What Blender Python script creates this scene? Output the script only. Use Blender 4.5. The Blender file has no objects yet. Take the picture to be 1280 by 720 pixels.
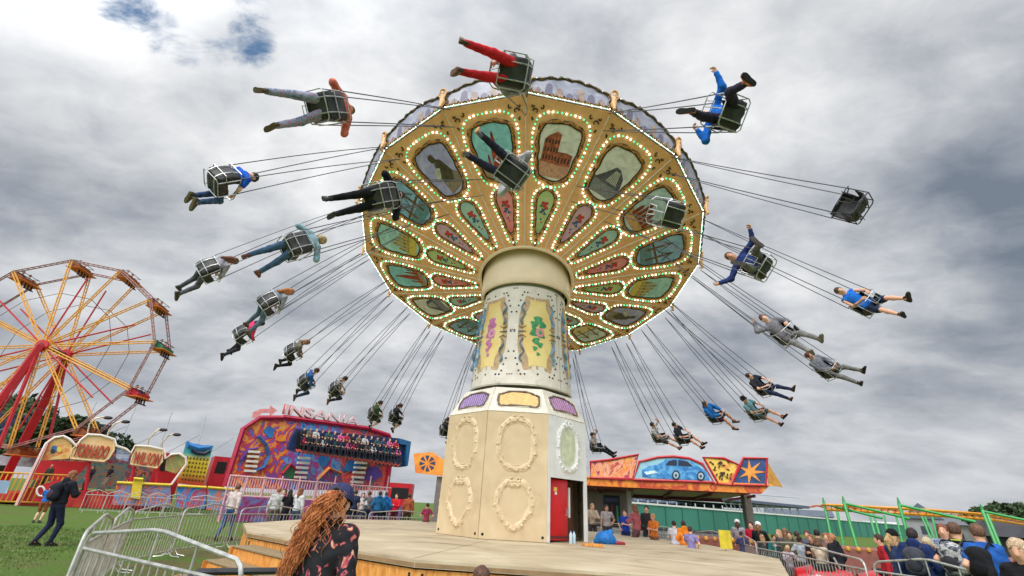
import bpy, math, random
import numpy as np
from mathutils import Vector as V, Matrix, Euler
random.seed(7)
rng = np.random.default_rng(5)
PI = math.pi
sc = bpy.context.scene
COL = sc.collection
# ------------------------------------------------------------------ camera
FPX = 569.0; EYE = 1.55
PITCH = math.radians(25.7); ROLL = math.radians(3.5)
CR = (Matrix.Rotation(PI/2+PITCH, 3, 'X') @ Matrix.Rotation(ROLL, 3, 'Z'))
CP = V((0, 0, EYE))
cam = bpy.data.cameras.new('camera'); cam.lens = FPX/1280*36; cam.sensor_width = 36
cam.clip_end = 3000; cam.clip_start = 0.05
co = bpy.data.objects.new('camera', cam); COL.objects.link(co)
co.matrix_world = Matrix.Translation(CP) @ CR.to_4x4(); sc.camera = co
def proj(p):
    q = CR.transposed() @ (V(p)-CP); return (640+FPX*q.x/-q.z, 360-FPX*q.y/-q.z)
def ray(u, v):
    return (CR @ V(((u-640)/FPX, (360-v)/FPX, -1))).normalized()
def onz(u, v, z=0.0):
    d = ray(u, v); return CP + d*((z-EYE)/d.z)
def atdist(u, v, dist):              # the point at a horizontal distance along a bearing
    d = ray(u, v); return CP + d*(dist/math.hypot(d.x, d.y))
def onplane(u, v, P0, n):
    d = ray(u, v); return CP + d*((P0-CP).dot(n)/d.dot(n))
# ------------------------------------------------------------------ materials
MATS = {}
def lin(c):
    return tuple((x/12.92 if x <= .04045 else ((x+.055)/1.055)**2.4) for x in c)
def hexc(r, g, b): return lin((r/255, g/255, b/255))
def M(name, col, rough=.6, metal=0., nscale=6., namt=.18, bump=0., bscale=40., emit=0., spec=.5, coat=0.):
    if name in MATS: return MATS[name]
    m = bpy.data.materials.new(name); m.use_nodes = True; MATS[name] = m
    nt = m.node_tree; b = nt.nodes['Principled BSDF']
    b.inputs['Roughness'].default_value = rough; b.inputs['Metallic'].default_value = metal
    b.inputs['Specular IOR Level'].default_value = spec; b.inputs['Coat Weight'].default_value = coat
    c4 = (*col, 1)
    b.inputs['Base Color'].default_value = c4
    tc = nt.nodes.new('ShaderNodeTexCoord')
    if namt:
        n = nt.nodes.new('ShaderNodeTexNoise'); n.inputs['Scale'].default_value = nscale; n.inputs['Detail'].default_value = 5
        nt.links.new(tc.outputs['Object'], n.inputs['Vector'])
        r = nt.nodes.new('ShaderNodeValToRGB'); nt.links.new(n.outputs['Fac'], r.inputs['Fac'])
        r.color_ramp.elements[0].position = .3; r.color_ramp.elements[1].position = .7
        r.color_ramp.elements[0].color = (*[x*(1-namt) for x in col], 1); r.color_ramp.elements[1].color = (*[min(1, x*(1+namt)) for x in col], 1)
        nt.links.new(r.outputs['Color'], b.inputs['Base Color'])
    if bump:
        n2 = nt.nodes.new('ShaderNodeTexNoise'); n2.inputs['Scale'].default_value = bscale; n2.inputs['Detail'].default_value = 4
        nt.links.new(tc.outputs['Object'], n2.inputs['Vector'])
        bp = nt.nodes.new('ShaderNodeBump'); bp.inputs['Strength'].default_value = bump; bp.inputs['Distance'].default_value = .02
        nt.links.new(n2.outputs['Fac'], bp.inputs['Height']); nt.links.new(bp.outputs['Normal'], b.inputs['Normal'])
    if emit:
        b.inputs['Emission Color'].default_value = c4; b.inputs['Emission Strength'].default_value = emit
    return m
def Mramp(name, stops, scale=2., detail=4., distort=1.5, rough=.5, kind='noise', bump=0., stretch=(1,1,1), offset=(0,0,0)):
    """a painted or woven surface: a colour ramp over noise / voronoi / wave"""
    if name in MATS: return MATS[name]
    m = bpy.data.materials.new(name); m.use_nodes = True; MATS[name] = m
    nt = m.node_tree; b = nt.nodes['Principled BSDF']; b.inputs['Roughness'].default_value = rough
    tc = nt.nodes.new('ShaderNodeTexCoord'); mp = nt.nodes.new('ShaderNodeMapping')
    mp.inputs['Scale'].default_value = stretch; mp.inputs['Location'].default_value = offset
    nt.links.new(tc.outputs['Object'], mp.inputs['Vector'])
    if kind == 'noise':
        n = nt.nodes.new('ShaderNodeTexNoise'); n.inputs['Distortion'].default_value = distort; n.inputs['Detail'].default_value = detail; out = n.outputs['Fac']
    elif kind == 'voronoi':
        n = nt.nodes.new('ShaderNodeTexVoronoi'); out = n.outputs['Distance']
    elif kind == 'checker':
        n = nt.nodes.new('ShaderNodeTexChecker'); out = n.outputs['Fac']
    elif kind == 'wave':
        n = nt.nodes.new('ShaderNodeTexWave'); n.inputs['Distortion'].default_value = distort; n.inputs['Detail'].default_value = detail; out = n.outputs['Fac']
    n.inputs['Scale'].default_value = scale
    nt.links.new(mp.outputs['Vector'], n.inputs['Vector'])
    r = nt.nodes.new('ShaderNodeValToRGB'); nt.links.new(out, r.inputs['Fac'])
    while len(r.color_ramp.elements) < len(stops): r.color_ramp.elements.new(.5)
    for e, (p, c) in zip(r.color_ramp.elements, sorted(stops)): e.position = p
    for e, (p, c) in zip(r.color_ramp.elements, sorted(stops)): e.color = (*c, 1)
    nt.links.new(r.outputs['Color'], b.inputs['Base Color'])
    if bump:
        bp = nt.nodes.new('ShaderNodeBump'); bp.inputs['Strength'].default_value = bump; bp.inputs['Distance'].default_value = .02
        nt.links.new(out, bp.inputs['Height']); nt.links.new(bp.outputs['Normal'], b.inputs['Normal'])
    return m
def cloth(r, g, b):
    return M('cloth_%d_%d_%d' % (r, g, b), hexc(r, g, b), .85, nscale=9, namt=.28, bump=.5, bscale=22, spec=.2)
# ------------------------------------------------------------------ objects
def link(o, parent=None):
    COL.objects.link(o)
    if parent is not None: o.parent = parent
    return o
def tag(o, label=None, cat=None, group=None, kind=None):
    if label: o['label'] = label
    if cat: o['category'] = cat
    if group: o['group'] = group
    if kind: o['kind'] = kind
    return o
def thing(name, label, cat, loc=(0, 0, 0), rz=0, group=None, mat=None):
    o = bpy.data.objects.new(name, None); link(o)
    o.empty_display_size = .2
    if mat is not None: o.matrix_world = mat
    else: o.location = loc; o.rotation_euler = (0, 0, rz)
    return tag(o, label, cat, group)
def inst(name, me, mats=None, parent=None, mat=None):
    """a new object on existing mesh data, materials on the object"""
    o = bpy.data.objects.new(name, me); link(o, parent)
    if mat is not None: o.matrix_local = mat
    if mats:
        for i, m in enumerate(mats[:len(o.material_slots)]):
            if m is not None: o.material_slots[i].link = 'OBJECT'; o.material_slots[i].material = m
    return o
def frame(d, up=V((0, 0, 1))):
    d = V(d).normalized(); x = d.cross(up)
    if x.length < 1e-4: x = d.cross(V((1, 0, 0)))
    x.normalize(); return x, x.cross(d).normalized() * -1, d
class MB:
    def __init__(s): s.v = []; s.f = []; s.m = []
    def add(s, vs, fs, m=0):
        o = len(s.v); s.v += [tuple(v) for v in vs]
        for f in fs: s.f.append(tuple(i+o for i in f)); s.m.append(m)
        return s
    def box(s, c, size, R=None, m=0, bev=0):
        c = V(c); hx, hy, hz = [x/2 for x in size]
        if bev:
            b = min(bev, hx*.9, hy*.9, hz*.9)
            poly = [(-hx+b, -hy), (hx-b, -hy), (hx, -hy+b), (hx, hy-b), (hx-b, hy), (-hx+b, hy), (-hx, hy-b), (-hx, -hy+b)]
            pin = [(x*(1-b/hx), y*(1-b/hy)) for x, y in poly]
            vs = [V((x, y, -hz)) for x, y in pin]+[V((x, y, -hz+b)) for x, y in poly]+[V((x, y, hz-b)) for x, y in poly]+[V((x, y, hz)) for x, y in pin]
            fs = [tuple(range(7, -1, -1)), tuple(range(24, 32))]
            for k in range(3):
                for i in range(8): j = (i+1) % 8; fs.append((k*8+i, k*8+j, k*8+8+j, k*8+8+i))
        else:
            vs = [V((x, y, z)) for z in (-hz, hz) for x, y in ((-hx, -hy), (hx, -hy), (hx, hy), (-hx, hy))]
            fs = [(3, 2, 1, 0), (4, 5, 6, 7), (0, 1, 5, 4), (1, 2, 6, 5), (2, 3, 7, 6), (3, 0, 4, 7)]
        if R is not None: vs = [R @ v for v in vs]
        return s.add([v+c for v in vs], fs, m)
    def tube(s, a, b, r, n=8, r1=None, m=0, cap=True):
        a = V(a); b = V(b); r1 = r if r1 is None else r1
        x, y, d = frame(b-a)
        vs = []
        for p, rr in ((a, r), (b, r1)):
            for i in range(n): t = 2*PI*i/n; vs.append(p+x*(rr*math.cos(t))+y*(rr*math.sin(t)))
        fs = [(i, (i+1) % n, n+(i+1) % n, n+i) for i in range(n)]
        if cap: fs += [tuple(range(n-1, -1, -1)), tuple(range(n, 2*n))]
        return s.add(vs, fs, m)
    def path(s, pts, r, n=6, closed=False, m=0, flat=1.):
        pts = [V(p) for p in pts]; N = len(pts); rs = r if isinstance(r, (list, tuple)) else [r]*N
        vs = []; up = None
        for i, p in enumerate(pts):
            a = pts[(i-1) % N] if (closed or i > 0) else p
            b = pts[(i+1) % N] if (closed or i < N-1) else p
            d = (b-a).normalized()
            if up is None: x, y, _ = frame(d)
            else:
                y = (up - d*up.dot(d)).normalized(); x = y.cross(d).normalized()
            up = y
            for k in range(n): t = 2*PI*k/n; vs.append(p+x*(rs[i]*math.cos(t))+y*(rs[i]*flat*math.sin(t)))
        fs = []
        for i in range(N if closed else N-1):
            j = (i+1) % N
            for k in range(n): l = (k+1) % n; fs.append((i*n+k, i*n+l, j*n+l, j*n+k))
        if not closed: fs += [tuple(range(n-1, -1, -1)), tuple((N-1)*n+k for k in range(n))]
        return s.add(vs, fs, m)
    def lathe(s, prof, n=32, c=(0, 0, 0), m=0, a0=0., R=None, caps=False):
        c = V(c); vs = []
        for r, z in prof:
            for i in range(n): t = a0+2*PI*i/n; vs.append(V((r*math.cos(t), r*math.sin(t), z)))
        if R is not None: vs = [R @ v for v in vs]
        fs = []
        for k in range(len(prof)-1):
            for i in range(n): j = (i+1) % n; fs.append((k*n+i, k*n+j, (k+1)*n+j, (k+1)*n+i))
        if caps: fs += [tuple(range(n-1, -1, -1)), tuple((len(prof)-1)*n+i for i in range(n))]
        return s.add([v+c for v in vs], fs, m)
    def prism(s, poly, z0, z1, O=V((0, 0, 0)), ex=V((1, 0, 0)), ey=V((0, 1, 0)), ez=V((0, 0, 1)), m=0):
        n = len(poly); a = sum(poly[i][0]*poly[(i+1) % n][1]-poly[(i+1) % n][0]*poly[i][1] for i in range(n))
        if a < 0: poly = poly[::-1]
        vs = [O+ex*x+ey*y+ez*z0 for x, y in poly]+[O+ex*x+ey*y+ez*z1 for x, y in poly]
        fs = [tuple(range(n-1, -1, -1)), tuple(range(n, 2*n))]+[(i, (i+1) % n, n+(i+1) % n, n+i) for i in range(n)]
        return s.add(vs, fs, m)
    def ball(s, c, r, n=8, k=5, m=0, R=None):
        c = V(c); rr = r if isinstance(r, (tuple, list)) else (r, r, r); vs = [V((0, 0, -rr[2]))]
        for j in range(1, k):
            t = -PI/2+PI*j/k
            for i in range(n): a = 2*PI*i/n; vs.append(V((rr[0]*math.cos(t)*math.cos(a), rr[1]*math.cos(t)*math.sin(a), rr[2]*math.sin(t))))
        vs.append(V((0, 0, rr[2]))); L = len(vs)-1
        fs = [(0, 1+(i+1) % n, 1+i) for i in range(n)]
        for j in range(k-2):
            for i in range(n): a = 1+j*n; fs.append((a+i, a+(i+1) % n, a+n+(i+1) % n, a+n+i))
        a = 1+(k-2)*n; fs += [(a+i, a+(i+1) % n, L) for i in range(n)]
        if R is not None: vs = [R @ v for v in vs]
        return s.add([v+c for v in vs], fs, m)
    def mesh(s, name, mats, smooth=False):
        me = bpy.data.meshes.new(name); me.from_pydata(s.v, [], s.f)
        for m in mats: me.materials.append(m)
        me.polygons.foreach_set('material_index', s.m)
        if smooth:
            me.polygons.foreach_set('use_smooth', [True]*len(s.f))
            try: me.set_sharp_from_angle(angle=math.radians(40))
            except Exception: pass
        me.update(); return me
    def build(s, name, mats, parent=None, smooth=True, mat=None):
        if not isinstance(mats, (list, tuple)): mats = [mats]
        o = bpy.data.objects.new(name, s.mesh(name, mats, smooth)); link(o, parent)
        if mat is not None: o.matrix_local = mat
        return o
def M4(O, ex, ey, ez):
    m = Matrix.Identity(4)
    for i, e in enumerate((ex, ey, ez)):
        for k in range(3): m[k][i] = e[k]
    for k in range(3): m[k][3] = O[k]
    return m
def text_mesh(body, size, ext, name='lettering'):
    cu = bpy.data.curves.new('t', 'FONT'); cu.body = body; cu.size = size; cu.extrude = ext; cu.align_x = 'CENTER'; cu.align_y = 'CENTER'
    cu.resolution_u = 3; cu.offset = size*.012
    o = bpy.data.objects.new('t', cu); COL.objects.link(o)
    bpy.context.view_layer.update()
    me = bpy.data.meshes.new_from_object(o.evaluated_get(bpy.context.evaluated_depsgraph_get())); me.name = name
    bpy.data.objects.remove(o); bpy.data.curves.remove(cu)
    return me
# ------------------------------------------------------------------ distance fields -> meshes (bodies, clothes, hair)
def surfnet(F, org, h):
    ins = F < 0
    nx, ny, nz = F.shape
    c = ins[:-1, :-1, :-1].astype(np.int8)
    cnt = np.zeros((nx-1, ny-1, nz-1), np.int8)
    for dx in (0, 1):
        for dy in (0, 1):
            for dz in (0, 1): cnt += ins[dx:nx-1+dx, dy:ny-1+dy, dz:nz-1+dz]
    act = (cnt > 0) & (cnt < 8)
    idx = np.argwhere(act)
    if len(idx) == 0: return np.zeros((0, 3)), np.zeros((0, 4), int)
    vid = -np.ones(act.shape, np.int64); vid[act] = np.arange(len(idx))
    acc = np.zeros((len(idx), 3)); num = np.zeros(len(idx))
    E = []
    for a in range(3):
        o = [b for b in range(3) if b != a]
        for s0 in (0, 1):
            for s1 in (0, 1):
                p = [0, 0, 0]; p[o[0]] = s0; p[o[1]] = s1; q = list(p); q[a] = 1; E.append((p, q))
    for p, q in E:
        P = idx+p; Q = idx+q
        fa = F[P[:, 0], P[:, 1], P[:, 2]]; fb = F[Q[:, 0], Q[:, 1], Q[:, 2]]
        m = (fa < 0) != (fb < 0)
        t = np.where(m, fa/np.where(m, fa-fb, 1), 0)
        acc += (np.array(p)+(np.array(q)-np.array(p))*t[:, None])*m[:, None]; num += m
    vs = (idx+acc/num[:, None])*h+org
    quads = []
    for a in range(3):
        b, c2 = (a+1) % 3, (a+2) % 3
        sl0 = [slice(None)]*3; sl1 = [slice(None)]*3; sl0[a] = slice(0, -1); sl1[a] = slice(1, None)
        A = ins[tuple(sl0)]; B = ins[tuple(sl1)]
        e = np.argwhere(A != B)
        e = e[(e[:, b] > 0) & (e[:, c2] > 0) & (e[:, b] < F.shape[b]-1) & (e[:, c2] < F.shape[c2]-1)]
        ub = np.zeros(3, int); ub[b] = 1; uc = np.zeros(3, int); uc[c2] = 1
        g = lambda x: vid[x[:, 0], x[:, 1], x[:, 2]]
        q = np.stack([g(e-ub-uc), g(e-uc), g(e), g(e-ub)], 1)
        flip = ~A[e[:, 0], e[:, 1], e[:, 2]]
        q[flip] = q[flip][:, ::-1]
        quads.append(q)
    return vs, np.concatenate(quads)
def npmesh(name, vs, quads, mats, extra=None):
    """quads from surfnet plus an optional MB of extra faces (fingers, eyes) in the same mesh"""
    me = bpy.data.meshes.new(name)
    nv = len(vs); nq = len(quads)
    ev = extra.v if extra else []; ef = extra.f if extra else []; em = extra.m if extra else []
    allv = np.concatenate([vs, np.array(ev).reshape(-1, 3)]) if len(ev) else vs
    loops = list(quads.reshape(-1)); ls = list(range(0, nq*4, 4)); cur = nq*4
    for f in ef: ls.append(cur); cur += len(f); loops += [i+nv for i in f]
    me.vertices.add(len(allv)); me.vertices.foreach_set('co', allv.astype(np.float32).ravel())
    me.loops.add(len(loops)); me.loops.foreach_set('vertex_index', np.array(loops, np.int32))
    me.polygons.add(len(ls)); me.polygons.foreach_set('loop_start', np.array(ls, np.int32))
    for m in mats: me.materials.append(m)
    me.polygons.foreach_set('material_index', np.array([0]*nq+list(em), np.int32))
    me.polygons.foreach_set('use_smooth', np.ones(len(ls), bool))
    me.update(calc_edges=True); me.validate()
    return me
def field(prims, h, k=.03, wob=0.):
    """prims: ('c',a,b,ra,rb) round cone, ('e',centre,R,radii) ellipsoid; a leading '-' subtracts"""
    lo = np.full(3, 1e9); hi = -lo
    for p in prims:
        if p[0][0] == '-': continue
        if p[0] == 'c': r = max(p[3], p[4]); pts = np.array([list(p[1]), list(p[2])])
        else: r = max(p[3]); pts = np.array([list(p[1])])
        lo = np.minimum(lo, pts.min(0)-r); hi = np.maximum(hi, pts.max(0)+r)
    pad = 2.5*h+.01; lo -= pad; hi += pad
    n = np.ceil((hi-lo)/h).astype(int)+1
    F = np.full(n, .2); ax = [lo[i]+h*np.arange(n[i]) for i in range(3)]
    for p in sorted(prims, key=lambda q: q[0][0] == '-'):
        t = p[0].lstrip('-')
        if t == 'c': r = max(p[3], p[4]); pts = np.array([list(p[1]), list(p[2])])
        else: r = max(p[3]); pts = np.array([list(p[1])])
        a = np.maximum(np.floor((pts.min(0)-r-.09-lo)/h).astype(int), 0); b = np.minimum(np.ceil((pts.max(0)+r+.09-lo)/h).astype(int)+1, n)
        if (b <= a).any(): continue
        X, Y, Z = np.meshgrid(ax[0][a[0]:b[0]], ax[1][a[1]:b[1]], ax[2][a[2]:b[2]], indexing='ij')
        if t == 'c':
            A = np.array(p[1]); D = np.array(p[2])-A; L = max(float(D@D), 1e-9)
            px, py, pz = X-A[0], Y-A[1], Z-A[2]
            u = np.clip((px*D[0]+py*D[1]+pz*D[2])/L, 0, 1)
            d = np.sqrt((px-u*D[0])**2+(py-u*D[1])**2+(pz-u*D[2])**2)-(p[3]+(p[4]-p[3])*u)
        else:
            c = p[1]; R = p[2]; rr = p[3]
            px, py, pz = X-c[0], Y-c[1], Z-c[2]
            q = [(px*R[0][i]+py*R[1][i]+pz*R[2][i]) for i in range(3)]
            k0 = np.sqrt(sum((q[i]/rr[i])**2 for i in range(3))); k1 = np.sqrt(sum((q[i]/rr[i]**2)**2 for i in range(3)))+1e-9
            d = k0*(k0-1)/k1
        S = F[a[0]:b[0], a[1]:b[1], a[2]:b[2]]
        if p[0][0] == '-': S[...] = np.maximum(S, -d)
        else:
            hh = np.clip(.5+.5*(S-d)/k, 0, 1); S[...] = S+(d-S)*hh-k*hh*(1-hh)
    if wob:
        X, Y, Z = np.meshgrid(*ax, indexing='ij')
        F += wob*(np.sin(38*X+9*Z+3*np.sin(17*Z))*np.sin(31*Z+11*Y)+.6*np.sin(70*Y+23*X+40*Z))
    return F, lo
def sdf_mesh(name, prims, h, mats, k=.03, extra=None, wob=0.):
    F, lo = field(prims, h, k, wob); vs, q = surfnet(F, lo, h)
    return npmesh(name, vs, q, mats, extra)
# ------------------------------------------------------------------ people
I3 = Matrix.Identity(3)
def ik(a, t, l1, l2, hint):
    a = V(a); t = V(t); d = t-a; L = min(d.length, (l1+l2)*.998); d = d.normalized()
    x = (l1*l1-l2*l2+L*L)/(2*L); y = math.sqrt(max(l1*l1-x*x, 0))
    h = V(hint)-d*V(hint).dot(d); h.normalize()
    return a+d*x+h*y, a+d*L
def pose_stand(arms='down', stride=0., lean=0., headturn=0., headtilt=0.):
    J = {}
    T = Matrix.Rotation(-lean, 3, 'X')
    pel = V((0, 0, .93)); up = T @ V((0, 0, 1)); fw = T @ V((0, 1, 0)); J['up'] = up; J['fw'] = fw
    J['pelvis'] = pel; J['chest'] = pel+up*.33; J['neck'] = pel+up*.51; J['nk2'] = pel+up*.57+fw*.01
    J['head'] = pel+up*.675+fw*(.02+headtilt*.07)-up*headtilt*.02
    HR = (Matrix.Rotation(headturn, 3, 'Z') @ Matrix.Rotation(-lean-headtilt, 3, 'X')); J['HR'] = HR
    for s, n in ((-1, 'L'), (1, 'R')):
        J['sh'+n] = pel+up*.475+V((s*.175, 0, 0))
        J['hip'+n] = pel+V((s*.09, 0, -.03))
        st = stride*s
        J['an'+n] = V((s*.11, st, .085+max(0, -st)*.15)); J['kn'+n], _ = ik(J['hip'+n], J['an'+n], .43, .42, (s*.1, 1, 0))
        J['ft'+n] = V((s*.12, 1, -max(0, -st)*1.2)).normalized()
        m = arms if isinstance(arms, str) else arms[0 if s < 0 else 1]
        hint = V((s*.6, -1, -.2))
        if m == 'down': t = pel+V((s*.25, .03-st*.6, -.10))
        elif m == 'front': t = pel+V((s*.07, .30, .27)); hint = V((s, -.3, -1))
        elif m == 'phone': t = pel+V((s*.05, .30, .42)); hint = V((s, 0, -1))
        elif m == 'hip': t = pel+V((s*.19, .06, .10)); hint = V((s, -1, 0))
        elif m == 'pocket': t = pel+V((s*.20, .09, .0)); hint = V((s, -1, 0))
        elif m == 'point': t = pel+V((s*.25, .5, .5)); hint = V((s, 0, -1))
        J['el'+n], J['wr'+n] = ik(J['sh'+n], t, .28, .25, hint)
        J['hd'+n] = (J['wr'+n]-J['el'+n]).normalized(); J['pn'+n] = V((-s, .2, 0))
    return J
def pose_sit(thigh=(80, 80), shin=(10, 10), spread=(8, 8), hands='bar', lean=0., headfwd=.1, headturn=0., one=None):
    """seated; origin on the seat, +Y forward, +Z up"""
    J = {}; T = Matrix.Rotation(-lean, 3, 'X'); up = T @ V((0, 0, 1)); fw = T @ V((0, 1, 0)); J['up'] = up; J['fw'] = fw
    pel = V((0, -.06, .11)); J['pelvis'] = pel; J['chest'] = pel+up*.33; J['neck'] = pel+up*.51; J['nk2'] = pel+up*.57+fw*.02
    J['head'] = pel+up*.67+fw*(.03+headfwd*.12)
    J['HR'] = Matrix.Rotation(headturn, 3, 'Z') @ Matrix.Rotation(-lean-headfwd*1.4, 3, 'X')
    for i, (s, n) in enumerate(((-1, 'L'), (1, 'R'))):
        J['sh'+n] = pel+up*.475+V((s*.17, 0, 0)); J['hip'+n] = pel+V((s*.09, 0, -.02))
        a = math.radians(thigh[i]); sp = math.radians(spread[i]); b = math.radians(shin[i])
        d = V((s*math.sin(sp), math.sin(a)*math.cos(sp), -math.cos(a)*math.cos(sp)))
        J['kn'+n] = J['hip'+n]+d*.43
        d2 = V((s*math.sin(sp)*.6, math.sin(b), -math.cos(b))).normalized(); J['an'+n] = J['kn'+n]+d2*.42
        J['ft'+n] = V((s*.15, math.cos(b)*.9-.1, math.sin(b)*.9-.25)).normalized()
        m = hands if isinstance(hands, str) else hands[i]
        hint = V((s*1.2, -.4, -1))
        if m == 'bar': t = V((s*.13, .30, .30))
        elif m == 'chain': t = V((s*.27, .10, .62)); hint = V((s, -.5, -1))
        elif m == 'high': t = V((s*.26, .08, .85)); hint = V((s, .3, -.6))
        elif m == 'out': t = V((s*.62, .12, .62)); hint = V((0, -.5, -1))
        elif m == 'lap': t = V((s*.1, .25, .2))
        J['el'+n], J['wr'+n] = ik(J['sh'+n], t, .28, .25, hint)
        J['hd'+n] = (J['wr'+n]-J['el'+n]).normalized(); J['pn'+n] = V((-s, .1, -.3))
    return J
def hand(mb, w, d, pn, side, curl=.9, m=0):
    d = V(d).normalized(); pn = V(pn); pn = (pn-d*pn.dot(d)).normalized(); x = d.cross(pn).normalized()
    k = w+d*.075
    for i, (off, ln) in enumerate(((-.028, .06), (-.009, .072), (.010, .068), (.029, .052))):
        p = k+x*off; a = .25*curl; pts = [p-d*.02, p]
        for j in range(3):
            a += curl*.55; p = p+(d*math.cos(a)+pn*math.sin(a))*(ln*(.42, .32, .26)[j]); pts.append(p)
        mb.path(pts, [.0095, .0095, .009, .008, .006], 6, m=m)
    sgn = -1 if x.dot(V((side, 0, 0))) > 0 else 1
    tb = w+d*.025+x*sgn*.026
    mb.path([tb-d*.01, tb, tb+(d*.6+x*sgn*.6+pn*.4)*.028, tb+(d*.9+x*sgn*.3+pn*.7)*.05], [.011, .011, .010, .007], 6, m=m)
SK = {}
def shoe_mesh(hi=0.):
    key = 'shoe%.2f' % hi
    if key in SK: return SK[key]
    out = [(-.030, -.075), (-.034, -.03), (-.032, .04), (-.042, .10), (-.044, .145), (-.026, .185), (0, .195), (.026, .187), (.040, .15), (.042, .10), (.034, .04), (.036, -.03), (.030, -.075), (0, -.09)]
    mb = MB(); n = len(out); rings = []
    def ring(sc_, z, sh=0., ysq=1.): rings.append([(x*sc_, (y-.0)*sc_*ysq+sh, z) for x, y in out])
    ring(.96, -.085); ring(1.03, -.078); ring(1.03, -.058); ring(.97, -.055); ring(.98, -.035, -.002); ring(.86, -.010, -.018, .82); ring(.80, .02, -.03, .52); ring(.84, .05+hi, -.022, .40); ring(.7, .055+hi, -.022, .38)
    vs = [p for r in rings for p in r]; fs = []; ms = []
    for k in range(len(rings)-1):
        for i in range(n): j = (i+1) % n; mb_m = 1 if k < 3 else 0; fs.append(((k*n+i, k*n+j, (k+1)*n+j, (k+1)*n+i)[::-1], mb_m))
    mb.v = vs
    for f, m in fs: mb.f.append(f); mb.m.append(m)
    mb.f.append(tuple(range(n))); mb.m.append(1); mb.f.append(tuple((len(rings)-1)*n+i for i in range(n-1, -1, -1))); mb.m.append(0)
    SK[key] = mb.mesh('shoe', [M('shoe_dark', (.03, .03, .03), .6), M('sole_dark', (.08, .06, .04), .8)], True)
    return SK[key]
def person_set(J, h=.02, sleeve='long', legs='long', hair='short', top='shirt', fat=1., face=True, hood=False, curl=.9, cap=False, shoes_hi=0.):
    """meshes of one person: body + clothes + hair"""
    up, fw = J['up'], J['fw']; side = fw.cross(up)
    TR = Matrix((side, fw, up)).transposed()
    pel, ch, nk, hd, HR = J['pelvis'], J['chest'], J['neck'], J['head'], J['HR']
    hf = HR @ V((0, 1, 0)); hu = HR @ V((0, 0, 1)); hs = HR @ V((1, 0, 0))
    def torso(g, hips=True, tp=True):
        P = []
        if tp:
            P += [('e', ch+up*.02, TR, (.150*fat+g, .100*fat+g, .17+g)), ('e', (ch+pel)/2, TR, (.130*fat+g, .092*fat+g, .16+g)),
                  ('c', J['shL']+side*.02, J['shR']-side*.02, .052+g, .052+g)]
        if hips: P += [('e', pel+V((0, 0, 0)), TR, (.150*fat+g, .105*fat+g, .11+g))]
        return P
    B = torso(-.006); lg = .78 if legs == 'long' else 1.
    B += [('c', nk-up*.02, J['nk2']+hf*.005, .058, .050), ('c', J['nk2'], hd-hu*.03, .050, .052),
          ('e', hd+hu*.015, HR, (.074, .092, .100)), ('e', hd-hu*.055+hf*.022, HR, (.052, .062, .062)), ('c', hd+hf*.088-hu*.002, hd+hf*.103-hu*.030, .008, .013),
          ('e', hd+hs*.076-hu*.012, HR, (.010, .018, .030)), ('e', hd-hs*.076-hu*.012, HR, (.010, .018, .030))]
    for n in 'LR':
        B += [('c', J['sh'+n], J['el'+n], .044, .036), ('c', J['el'+n], J['wr'+n], .037, .024),
              ('c', J['wr'+n], J['wr'+n]+J['hd'+n]*.06, .024, .034), ('c', J['hip'+n], J['kn'+n], .070*fat*lg, .050*lg), ('c', J['kn'+n], J['kn'+n]+(J['an'+n]-J['kn'+n])*.35, .048*lg, .052*lg),
              ('c', J['kn'+n]+(J['an'+n]-J['kn'+n])*.35, J['an'+n], .052*lg, .034), ('c', J['an'+n], J['an'+n]+J['ft'+n]*.12-(J['an'+n]-J['kn'+n]).normalized()*-.03, .034, .026)]
    ex = MB()
    for s, n in ((-1, 'L'), (1, 'R')): hand(ex, J['wr'+n], J['hd'+n], J['pn'+n], s, curl)
    if face:
        for s in (-1, 1):
            e = hd+hf*.0795+hs*(s*.031)+hu*.012
            ex.ball(e, (.012, .0065, .0055), 8, 4, 1, HR); ex.ball(e+hf*.004, (.0055, .004, .0055), 6, 4, 2, HR)
            ex.ball(e+hu*.022+hf*.002, (.017, .006, .004), 6, 4, 2, HR)
        ex.ball(hd+hf*.078-hu*.055, (.022, .010, .007), 8, 4, 3, HR)
    S = {}
    S['body'] = sdf_mesh('person', B, h, [M('skin', hexc(225, 170, 140), .55, nscale=14, namt=.1), M('eye_white', (.75, .75, .72), .3), M('eye_dark', (.03, .02, .015), .4), M('lips', hexc(190, 105, 95), .5)], .035, ex)
    g = .014 if top != 'jacket' else .028
    if top:
        P = torso(g, hips=False)+[('e', pel+up*.05, TR, (.158*fat+g, .112*fat+g, .10+g)), ('c', nk-up*.03, nk+up*.005, .062+g, .060+g*.6)]
        for n in 'LR':
            P.append(('c', J['sh'+n], J['el'+n] if sleeve != 'short' else J['sh'+n]+(J['el'+n]-J['sh'+n])*.6, .048+g, .046+g*.9))
            if sleeve == 'long': P.append(('c', J['el'+n], J['el'+n]+(J['wr'+n]-J['el'+n])*.93, .042+g, .032+g*.8))
        if hood: P.append(('e', nk+up*.04-fw*.07, TR, (.10, .06, .09)))
        if sleeve == 'none': P = [p for p in P if not (p[0] == 'c' and p[3] > .05 and p[1] in (J['shL'], J['shR']))]
        S['shirt'] = sdf_mesh('shirt', P, h, [M('shirt', (.2, .2, .2))], .035, wob=.0045)
    P = [('e', pel, TR, (.160*fat, .118*fat, .12)), ('e', pel+up*.07, TR, (.148*fat, .108*fat, .07))]
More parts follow.
